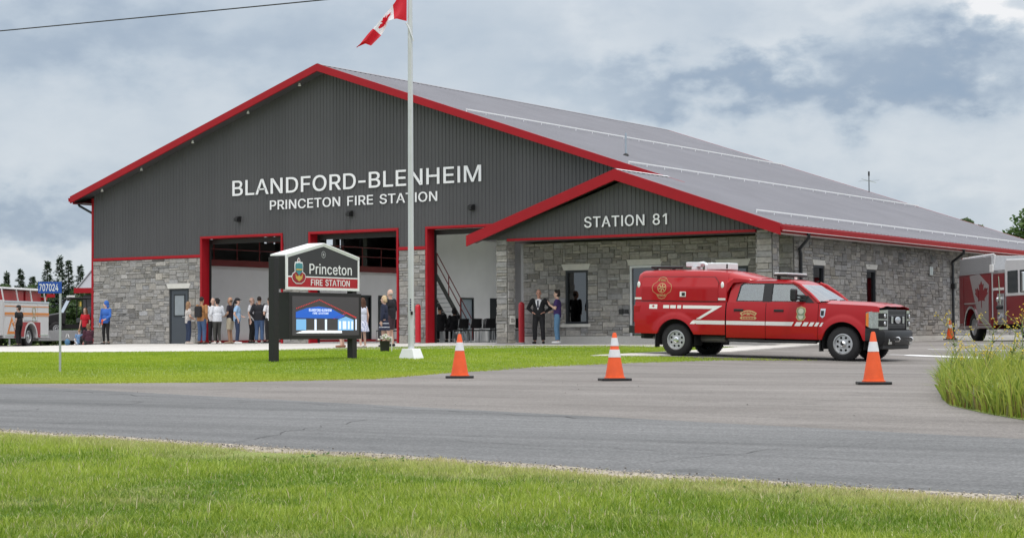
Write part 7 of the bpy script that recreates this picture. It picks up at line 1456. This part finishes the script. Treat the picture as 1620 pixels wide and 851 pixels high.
    if extra == 'tie':
        MB().prism([(-.022, 0), (.022, 0), (.030, -.30), (0, -.35), (-.030, -.30)], lambda u, v, d: P((.150 + lean + d - .02 * (v < -.2), u, 1.40 + v)), -.01, .006).build('tie', mat('dark_tie', (.02, .022, .05), .6), t)
    if extra == 'backpack':
        mb = MB(); mb.box(tuple(P((-.29, -.14, 1.0))), tuple(P((-.13, .14, 1.42)))); bpk = mb.build('backpack', mat('dark_backpack', (.018, .016, .018), .8), t, bevel=.05, seg=3)
    return t
OLIVE = (.50, .30, .21); PALE = (.62, .40, .31); TAN = (.45, .26, .17)
BLACK = (.012, .012, .014); NAVY = (.016, .022, .05); JEAN = (.055, .10, .20); DJEAN = (.025, .04, .085)
def at(x, y): return gz(x, y) + .012
WHITE = (.70, .71, .74)
person('man in black uniform and cap beside the white fire truck', -5.9, 1.45, at(-5.9, 1.45), 200, 1.73, PALE, (.05, .04, .03), 'cap', BLACK, 'short', BLACK, 'trousers', BLACK, ('down', 'front'), 1.12)
person('girl in red shirt and black shorts with long reddish hair', -.95, .5, at(-.95, .5) - .02, -75, 1.50, PALE, (.22, .085, .04), 'long', (.55, .012, .025), 'short', BLACK, 'shorts', (.5, .05, .06), ('down', 'down'), .92, hair_len=.30)
person('small child in blue and white sitting in front of the girl in red', .9, -1.6, at(.9, -1.6), 150, 1.12, PALE, (.30, .18, .09), 'short', (.16, .28, .48), 'short', (.55, .6, .66), 'shorts', WHITE, ('lap', 'lap'), 1.0, sit='floor', pattern='speckle')
person('person in dark maroon hoodie sitting on the pavement', 1.53, -1.69, at(1.53, -1.69), 165, 1.50, PALE, (.16, .09, .05), 'bob', (.055, .014, .028), 'long', BLACK, 'trousers', BLACK, ('lap', 'lap'), 1.08, sit='floor', lean=.05)
person('boy in bright blue hooded jacket by the stone wall corner', 1.7, -.95, at(1.7, -.95), -80, 1.68, PALE, (.10, .06, .04), 'hood', (.035, .13, .46), 'long', BLACK, 'leggings', (.02, .02, .02), ('fwd', 'down'), .98, turn=-35)
person('woman in patterned blouse and jeans beside the red door frame', 5.75, -.65, at(5.75, -.65), 60, 1.60, PALE, (.30, .18, .10), 'long', (.60, .56, .53), 'short', DJEAN, 'trousers', (.55, .5, .46), ('front', 'front'), .98, pattern='speckle')
person('man in tan jacket with black backpack and jeans', 6.87, -1.12, at(6.87, -1.12), 95, 1.76, TAN, (.025, .02, .018), 'short', (.33, .16, .06), 'long', JEAN, 'trousers', (.05, .04, .035), ('front', 'pocket'), 1.08, extra='backpack')
person('man in white shirt with dark tie facing the bay entrance', 6.53, -.13, at(6.53, -.13), -45, 1.72, PALE, (.22, .14, .09), 'balding', WHITE, 'long', BLACK, 'trousers', BLACK, ('front', 'down'), 1.02, extra='tie')
person('woman in white hoodie and grey leggings with dark hair bun', 7.36, -.81, at(7.36, -.81), 160, 1.70, PALE, (.02, .016, .016), 'curly', (.66, .68, .72), 'long', (.055, .055, .05), 'leggings', (.6, .56, .54), ('front', 'front'), 1.13, turn=10)
person('man in black polo and beige shorts with folded hands', 7.43, -.15, at(7.43, -.15), 200, 1.74, TAN, (.13, .09, .06), 'balding', (.02, .016, .026), 'short', (.50, .44, .33), 'shorts', (.35, .25, .18), ('front', 'front'), 1.02)
person('woman in light blue shirt and cap with long dark ponytail', 8.12, -.55, at(8.12, -.55), 40, 1.70, PALE, (.016, .014, .016), 'pony', (.30, .46, .66), 'short', DJEAN, 'trousers', (.72, .72, .72), ('front', 'pocket'), 1.06, extra='cap', hair_len=.1)
person('man in white shirt and black trousers talking in the bay', 7.78, .66, .025, 20, 1.72, PALE, (.30, .22, .16), 'balding', WHITE, 'short', BLACK, 'trousers', BLACK, ('chin', 'down'), 1.0)
person('broad man in black jacket and blue jeans seen from behind', 8.68, .06, .025, 115, 1.74, TAN, (.02, .016, .015), 'short', (.013, .013, .018), 'long', JEAN, 'trousers', (.30, .28, .27), ('pocket', 'down'), 1.2)
person('man in white shirt half hidden behind the sign post', 9.0, .27, .025, 170, 1.70, PALE, (.05, .04, .03), 'short', WHITE, 'short', BLACK, 'trousers', BLACK, ('front', 'front'), 1.0)
person('woman in white skirt hidden behind the lit message board', 18.45, -7.30, at(18.45, -7.30), 200, 1.64, PALE, (.10, .06, .04), 'bob', (.62, .60, .56), 'short', (.68, .66, .60), 'dress', (.24, .11, .06), ('front', 'down'), 1.0)
person('girl in white and blue print dress with long brown hair', 19.30, -7.34, at(19.30, -7.34), 170, 1.53, PALE, (.085, .04, .025), 'long', (.60, .63, .74), 'none', (.66, .68, .78), 'dress', (.66, .6, .56), ('down', 'down'), .9, pattern='print', hair_len=.26)
person('blond woman in navy dress with pale stripes', 19.44, -6.42, at(19.44, -6.42), 205, 1.60, PALE, (.56, .42, .25), 'bob', NAVY, 'long', NAVY, 'dress', (.05, .05, .06), ('down', 'down'), 1.05, pattern='bands', hair_len=.07)
person('tall man in black jacket and dark shorts behind the woman in navy', 19.12, -5.67, at(19.12, -5.67), 185, 1.80, PALE, (.46, .40, .34), 'balding', (.013, .013, .018), 'long', (.06, .035, .045), 'shorts', BLACK, ('front', 'front'), 1.12)
person('man in black suit with white shirt under the porch', 22.75, -2.57, at(22.75, -2.57) + .02, -70, 1.73, (.50, .27, .20), (.07, .05, .04), 'balding', BLACK, 'long', BLACK, 'trousers', BLACK, ('hip', 'hip'), 1.12, pattern='open', extra='tie', stance=.13, turn=10)
person('young man in purple shirt and jeans holding a phone', 23.42, -2.52, at(23.42, -2.52) + .02, 205, 1.70, PALE, (.02, .015, .014), 'curly', (.045, .022, .11), 'short', (.10, .21, .34), 'trousers', (.72, .72, .72), ('phone', 'front'), .97)
ph = MB().box((-.006, -.035, -.075), (.006, .035, .075)).build('phone', M_black, None, bevel=.004); ph.location = (23.42 - .235, -2.52 - .20, 1.41); ph.rotation_euler = (0, .5, math.radians(205)); tag(ph, 'small dark phone held by the young man in purple', 'phone')
ty = thing('toy_blaster', 'orange toy held by the boy in the blue jacket', 'toy', (1.83, -1.28, .92), math.radians(-40))
MB().box((-.14, -.03, -.04), (.16, .03, .05)).build('barrel', M_or, ty, bevel=.015); MB().box((-.12, -.022, -.16), (-.05, .022, -.035)).build('grip', M_or, ty, bevel=.012)
bg_ = thing('bag', 'blue and white bag on the pavement beside the sitting child', 'bag', (.62, -1.95, at(.62, -1.95)))
mb = MB(); mb.ell((0, 0, .12), (.12, .09, .13), 12, 8); mb.build('sack', mat('bag_blue', (.06, .16, .28), .8, var=.5, nscale=16), bg_, smooth=True); MB().tube([(-.08, 0, .3), (-.04, 0, .42), (.06, 0, .42), (.09, 0, .3)], .012, 6).build('strap', M_vinyl, bg_)
# chairs set out inside the bays --------------------------------------------
ch0 = thing('stacking_chair', 'black stacking chair in rows inside the open bays', 'chair', (13.0, 3.0, .022), 0, 'rows of black chairs in the bays')
MB().box((-.22, -.22, .42), (.22, .22, .46)).build('seat', M_blk, ch0, bevel=.015); MB().prism([(-.21, .52), (.21, .52), (.20, .86), (-.20, .86)], lambda u, v, d: (-.22 - (v - .46) * .18 + d, u, v), -.012, .012).build('backrest', M_blk, ch0)
for sx in (-.2, .2):
    for sy in (-.2, .2): MB().tube([(sx * 1.1, sy * 1.05, 0), (sx, sy, .42)] if sx > 0 else [(sx * 1.15, sy * 1.05, 0), (sx, sy, .42), (-.30, sy, .84)], .012, 6).build('leg', M_galv, ch0)
first = True
for i in range(9):
    for j in range(6):
        x = 12.0 + i * .58 + (1.2 if i > 4 else 0); y = 2.6 + j * .85
        if not ((12 < x < 18.4)): continue
        c = ch0 if first else dup(ch0); first = False; c.location = (x, y, .022); c.rotation_euler = (0, 0, math.radians(150 + rnd.uniform(-6, 6)))
person('seated man in dark clothes, left one of two in the third bay', 14.92, 2.95, .035, 150, 1.74, TAN, (.02, .02, .02), 'short', BLACK, 'long', BLACK, 'trousers', BLACK, ('lap', 'lap'), 1.1, sit='chair')
person('seated person in dark clothes right of the seated man', 14.7, 4.2, .035, 150, 1.68, TAN, (.02, .02, .02), 'bob', BLACK, 'long', BLACK, 'trousers', BLACK, ('lap', 'lap'), 1.0, sit='chair')
# ================================================================ fire trucks, utility vehicle, trailer
M_fwhite = mat('fire_white_paint', (.66, .66, .66), .35, var=.04, coat=.2)
M_orange = mat('orange_stripe', (.72, .25, .04), .45, var=.04); M_plate = mat('tread_plate', (.46, .47, .48), .35, metal=.55, var=.10, nscale=14, bump=.3, bscale=60)
M_fred = mat('engine_red_paint', (.19, .004, .009), .38, var=.05, coat=.2)
def plate(x0, x1, z0, z1, s_, y, name, m, parent, d0=0.0, d1=.006, holes=(), bevel=0):
    return MB().prism([(x0, z0), (x1, z0), (x1, z1), (x0, z1)], lambda u, v, d: (u, -s_ * (y + d), v), d0, d1, holes=holes).build(name, m, parent, bevel=bevel)
def engine(t, L1, xw, paint, lower, Ht, white):
    Wd = 1.22
    arch = lambda x0, r: [(x0 + r * math.cos(a), .50 + r * math.sin(a)) for a in np.linspace(PI, 0, 17)]
    prof = [(0, .42), (xw - .62, .42)] + arch(xw, .60) + [(xw + .62, .42), (L1, .42), (L1, Ht), (0, Ht)]
    MB().prism(prof, lambda u, v, d: (u, d, v), -Wd, Wd).build('body', paint, t, bevel=.015)
    MB().box((.1, -.85, .40), (L1 + 3.8, .85, .75)).build('chassis', M_under, t)
    for s_ in (1, -1):
        mb = MB(); pr = [(xw + .60 * math.cos(a), .50 + .60 * math.sin(a)) for a in np.linspace(PI + .12, -.12, 19)]; po = [(xw + .69 * math.cos(a), .50 + .69 * math.sin(a)) for a in np.linspace(-.12, PI + .12, 19)]
        mb.prism(pr + po, lambda u, v, d: (u, -s_ * (Wd + d), v), -.02, .035); mb.build('wheel_arch', M_chr if not white else M_fwhite, t)
        make_wheel(t, xw, -s_ * 1.0, s_, .48, .30, .285)
        make_wheel(t, L1 + 2.9, -s_ * 1.02, s_, .48, .30, .285, True)
        # compartment shutters
        bays = [(.10, xw - .75), (xw - .70, xw + .72), (xw + .78, L1 - .06)]
        for i, (a, b) in enumerate(bays):
            if b - a < .3: continue
            lo = .50 if i != 1 else 1.20
            sh_ = plate(a, b, lo, Ht - .12, s_, Wd, 'locker_door', paint, t, .002, .014, bevel=.006)
            plate(a + .04, b - .04, lo + .05, lo + .09, s_, Wd, 'handle', M_chr, sh_, .016, .03)
        plate(.0, L1, Ht - .035, Ht + .03, s_, Wd, 'top_trim', M_chr if white else M_plate, t, .0, .025)
        mb = MB(); mb.tube([(.1, -s_ * 1.1, Ht + .55), (L1 - .1, -s_ * 1.1, Ht + .58)], .03, 6)
        for x in np.linspace(.15, L1 - .15, 4): mb.bar((x, -s_ * 1.12, Ht), (x + .18, -s_ * 1.1, Ht + .55), .05, .05)
        mb.build('top_rail', M_fwhite, t)
    MB().box((-.42, -1.15, .40), (.0, 1.15, .48)).build('tailboard', M_plate, t, bevel=.01)
    # pump house and cab
    MB().box((L1 + .01, -1.18, .55), (L1 + 1.15, 1.18, Ht + .05)).build('pump_house', paint if white else M_plate, t, bevel=.015)
    x0 = L1 + 1.2
    MB().prism([(x0, .55), (x0 + 2.9, .55), (x0 + 2.95, 1.45), (x0 + 2.55, 2.55), (x0 + .1, 2.62), (x0, 2.5)], lambda u, v, d: (u, d, v), -1.18, 1.18).build('cab', paint, t, bevel=.04)
    if not white: MB().prism([(x0 - .01, 1.45), (x0 + 2.93, 1.45), (x0 + 2.56, 2.56), (x0 + .1, 2.635), (x0 - .01, 2.52)], lambda u, v, d: (u, d, v), -1.20, 1.20).build('upper_cab', M_fwhite, t, bevel=.03)
    for s_ in (1, -1):
        for a, b in ((x0 + .25, x0 + 1.15), (x0 + 1.35, x0 + 2.35)): plate(a, b, 1.55, 2.25, s_, 1.202, 'window', mat('dark_vehicle_window', (.03, .04, .045), .1), t, .002, .012)
        mb = MB(); mb.box((x0 + 2.45, min(-s_ * 1.36, -s_ * 1.58), 1.55), (x0 + 2.57, max(-s_ * 1.36, -s_ * 1.58), 2.15)); mb.bar((x0 + 2.5, -s_ * 1.15, 1.8), (x0 + 2.5, -s_ * 1.40, 1.8), .05, .05); mb.build('mirror', M_chr, t, bevel=.02)
    MB().add([(x0 + 2.96, -1.0, 1.48), (x0 + 2.96, 1.0, 1.48), (x0 + 2.60, 1.0, 2.46), (x0 + 2.60, -1.0, 2.46)], [(0, 1, 2, 3)]).build('windscreen', mat('dark_vehicle_window'), t)
    MB().box((x0 + 2.9, -1.15, .45), (x0 + 3.35, 1.15, .75)).build('front_bumper', M_chr, t, bevel=.03)
    MB().box((x0 + 1.6, -.8, 2.62), (x0 + 2.0, .8, 2.78)).build('light_bar', M_tail, t, bevel=.03)
    return Wd
# white pumper, left edge
lt = thing('fire_truck', 'white fire truck with orange stripes and red wheel arches at the left edge', 'fire truck', (-13.06, 8.26, gz(-13.06, 8.26) - .02), math.atan2(-.924, .376), 'fire trucks')
Wd = engine(lt, 4.6, 1.95, M_fwhite, M_fred, 2.10, True)
for s_ in (1, -1):
    arch = [(1.95 + .70 * math.cos(a), .50 + .70 * math.sin(a)) for a in np.linspace(PI, 0, 15)]
    MB().prism([(.95, .44)] + [p for p in arch if p[1] > .44] + [(3.6, .44), (3.6, 1.16), (.95, 1.16)], lambda u, v, d: (u, -s_ * (Wd + d), v), .016, .03).build('red_panel', mat('arch_red', (.36, .02, .025), .4), lt)
    plate(.02, 4.58, 1.50, 1.60, s_, Wd, 'orange_stripe', M_orange, lt, .0165, .022); plate(.02, 4.58, 1.44, 1.47, s_, Wd, 'orange_stripe', M_orange, lt, .0165, .022); plate(.02, 4.58, 1.86, 1.90, s_, Wd, 'orange_stripe', M_orange, lt, .0165, .022)
    MB().prism([(3.35, .62), (4.35, .62), (3.9, 1.42)], lambda u, v, d: (u, -s_ * (Wd + d), v), .0225, .028, holes=[[(3.55, .74), (4.15, .74), (3.9, 1.18)]]).build('orange_triangle', M_orange, lt)
    rg_ = lambda r: [(1.62 + r * 1.0 * math.cos(a), 1.70 + r * math.sin(a)) for a in np.linspace(0, 2 * PI, 21)[:-1]]
    for dz in (0, -.42): MB().prism([(u, v + dz) for u, v in rg_(.19)], lambda u, v, d: (u, -s_ * (Wd + d), v), .023, .028, holes=[[(u, v + dz) for u, v in rg_(.13)]]).build('emblem', mat('emblem_olive', (.40, .36, .22), .5), lt)
    mb = MB()
MB().box((.25, -.95, 2.14), (1.9, .95, 2.62)).build('hose_bed_cover', mat('arch_red'), lt, bevel=.02); MB().box((2.1, -.95, 2.14), (4.3, .95, 2.62)).build('hose_bed_cover', mat('arch_red'), lt, bevel=.02)
MB().box((.1, -1.1, 2.66), (4.6, 1.1, 2.74)).build('top_cover', M_fwhite, lt, bevel=.03)
MB().box((-.10, .85, 2.20), (.12, 1.10, 2.36)).build('beacon', M_tail, lt, bevel=.03)
# red pumper, right edge
rt_ = thing('fire_truck', 'red fire truck with silver maple leaf panel parked at the right edge', 'fire truck', (33.56, 9.75, -.01), math.atan2(-.786, .617), 'fire trucks')
Wd = engine(rt_, 3.25, 1.25, M_fred, M_fred, 2.28, False)
M_slv = mat('silver_vinyl', (.33, .30, .30), .4, metal=.2, var=.05)
MB().box((.02, -1.2, 2.31), (3.2, 1.2, 2.80)).build('hose_body', M_plate, rt_, bevel=.01)
MB().box((-.08, -1.1, 2.72), (.14, -.9, 2.86)).build('beacon', M_tail, rt_, bevel=.03)
for s_ in (1, -1):
    P_ = [(0, .36), (.05, .26), (.11, .29), (.085, .13), (.165, .21), (.18, .165), (.27, .18), (.235, .09), (.275, .06), (.13, -.06), (.15, -.12), (.02, -.10), (.02, -.27), (0, -.27)]
    P_ = P_ + [(-a, b) for a, b in P_[-2:0:-1]]
    lf = [(2.30 + a * 2.4, 1.50 + b * 1.45) for a, b in P_]
    MB().prism([(1.15, 2.20), (2.1, 2.24), (3.05, 1.85), (3.0, 1.45), (2.98, .56), (2.6, .56), (2.0, .80), (1.55, 1.5)], lambda u, v, d: (u, -s_ * (Wd + d), v), .0165, .022, holes=[lf]).build('silver_panel', M_slv, rt_)
    plate(.02, 3.2, .44, .52, s_, Wd, 'trim_strip', M_slv, rt_, .003, .02)
    plate(3.27, 4.35, .60, 2.20, s_, 1.18, 'pump_panel', M_fred, rt_, .002, .02)
    pp = plate(3.75, 4.36, .62, 1.55, s_, 1.18, 'control_panel', M_plate, rt_, .021, .035)
    for x, z, r in ((3.9, 1.35, .09), (4.15, 1.35, .09), (3.88, 1.1, .06), (4.05, 1.1, .06), (4.22, 1.1, .06), (4.0, .8, .12)):
        mb = MB(); mb.lathe([(r, -s_ * 1.22), (r, -s_ * 1.27), (r * .6, -s_ * 1.30)], 16, (x, 0, z), 'y'); mb.build('gauge', M_chr if r != .06 else M_blk, pp)
    plate(3.27, 4.35, 1.66, 1.74, s_, 1.18, 'white_stripe', M_vinyl, rt_, .0205, .026)
    MB().tube([(3.55, -s_ * 1.30, .75), (3.55, -s_ * 1.30, 2.55)], .03, 8).build('pike_pole', M_galv, rt_); MB().box((3.45, -s_ * 1.34 - .02, 2.25), (3.75, -s_ * 1.34 + .02, 2.5)).build('scene_lamp', M_vinyl, rt_, bevel=.01)
    MB().tube([(4.2, -s_ * 1.28, 1.2), (4.2, -s_ * 1.32, 2.1)], .025, 8).build('grab_rail', M_chr, rt_)
# trailer and utility vehicle behind the white truck
ux, uy = -13.6, 11.9; uz = gz(ux, uy) - .01; ur = math.atan2(-.85, -.528)
tr = thing('flatbed_trailer', 'low grey flatbed trailer under the black utility vehicle', 'trailer', (ux, uy, uz), ur)
MB().box((-1.9, -1.0, .46), (1.9, 1.0, .54)).build('deck', M_plate, tr)
for s_ in (1, -1):
    MB().box((-1.9, min(s_ * 1.0, s_ * 1.04), .28), (1.9, max(s_ * 1.0, s_ * 1.04), .78)).build('side_board', M_plate, tr, bevel=.006); make_wheel(tr, -.35, s_ * 1.14, -s_, .32, .2, .19)
mb = MB(); mb.bar((1.9, .6, .46), (3.2, 0, .46), .08, .1); mb.bar((1.9, -.6, .46), (3.2, 0, .46), .08, .1); mb.tube([(3.1, 0, .05), (3.1, 0, .6)], .04, 8); mb.build('drawbar', M_galv, tr)
u = thing('utility_vehicle', 'black roofed utility vehicle loaded on the trailer behind the white truck', 'utility vehicle', (ux, uy, uz + .54), ur)
for x in (-1.05, 1.0):
    for s_ in (1, -1): make_wheel(u, x, -s_ * .70, s_, .33, .26, .17)
MB().box((-1.4, -.60, .32), (1.3, .60, .55)).build('chassis', M_under, u)
MB().prism([(.55, .55), (1.55, .55), (1.6, .82), (1.3, 1.0), (.6, 1.12), (.5, 1.1)], lambda a, b, d: (a, d, b), -.68, .68).build('hood', M_blk, u, bevel=.05)
mb = MB()
for s_ in (1, -1): mb.tube([(.62, s_ * .66, 1.08), (.25, s_ * .62, 1.80), (-.75, s_ * .62, 1.80), (-.85, s_ * .66, .75)], .03, 8); mb.tube([(-.28, s_ * .64, .6), (-.28, s_ * .62, 1.8)], .025, 6)
mb.build('roll_cage', M_blk, u)
MB().box((-.82, -.70, 1.80), (.36, .70, 1.86)).build('roof', M_blk, u, bevel=.02)
MB().add([(.60, -.62, 1.10), (.60, .62, 1.10), (.26, .60, 1.76), (.26, -.60, 1.76)], [(0, 1, 2, 3)]).build('windshield', glass_mat('pale_glass', (.6, .65, .65), .35), u)
mb = MB(); mb.box((-.72, -.58, .6), (-.25, .58, .85)); mb.bar((-.72, 0, .8), (-.85, 0, 1.4), 1.1, .12, up=(1, 0, 0)); mb.build('seat', M_blk, u, bevel=.04)
MB().box((-.24, .2, 1.42), (-.20, .62, 1.66)).build('yellow_tag', mat('yellow_card', (.70, .52, .08), .6), u)
MB().box((-1.75, -.68, .62), (-.9, .68, 1.0)).build('cargo_box', M_blk, u, bevel=.02)
mb = MB(); mb.lathe([(.30, -.42), (.30, -.38), (.20, -.36), (.20, .36), (.30, .38), (.30, .42)], 20, (-1.35, 0, 1.32), 'y'); mb.build('hose_reel', mat('reel_red', (.32, .03, .03), .5), u, smooth=True)
mb = MB()
for i in range(9): mb.lathe([(.25, -.03), (.275, 0), (.25, .03)], 16, (-1.35, -.3 + .075 * i, 1.32), 'y')
mb.build('hose', mat('reel_hose', (.40, .06, .05), .7), u)
MB().box((.0, -.3, 1.86), (.3, .3, 1.96)).build('light_bar', M_vinyl, u, bevel=.02)
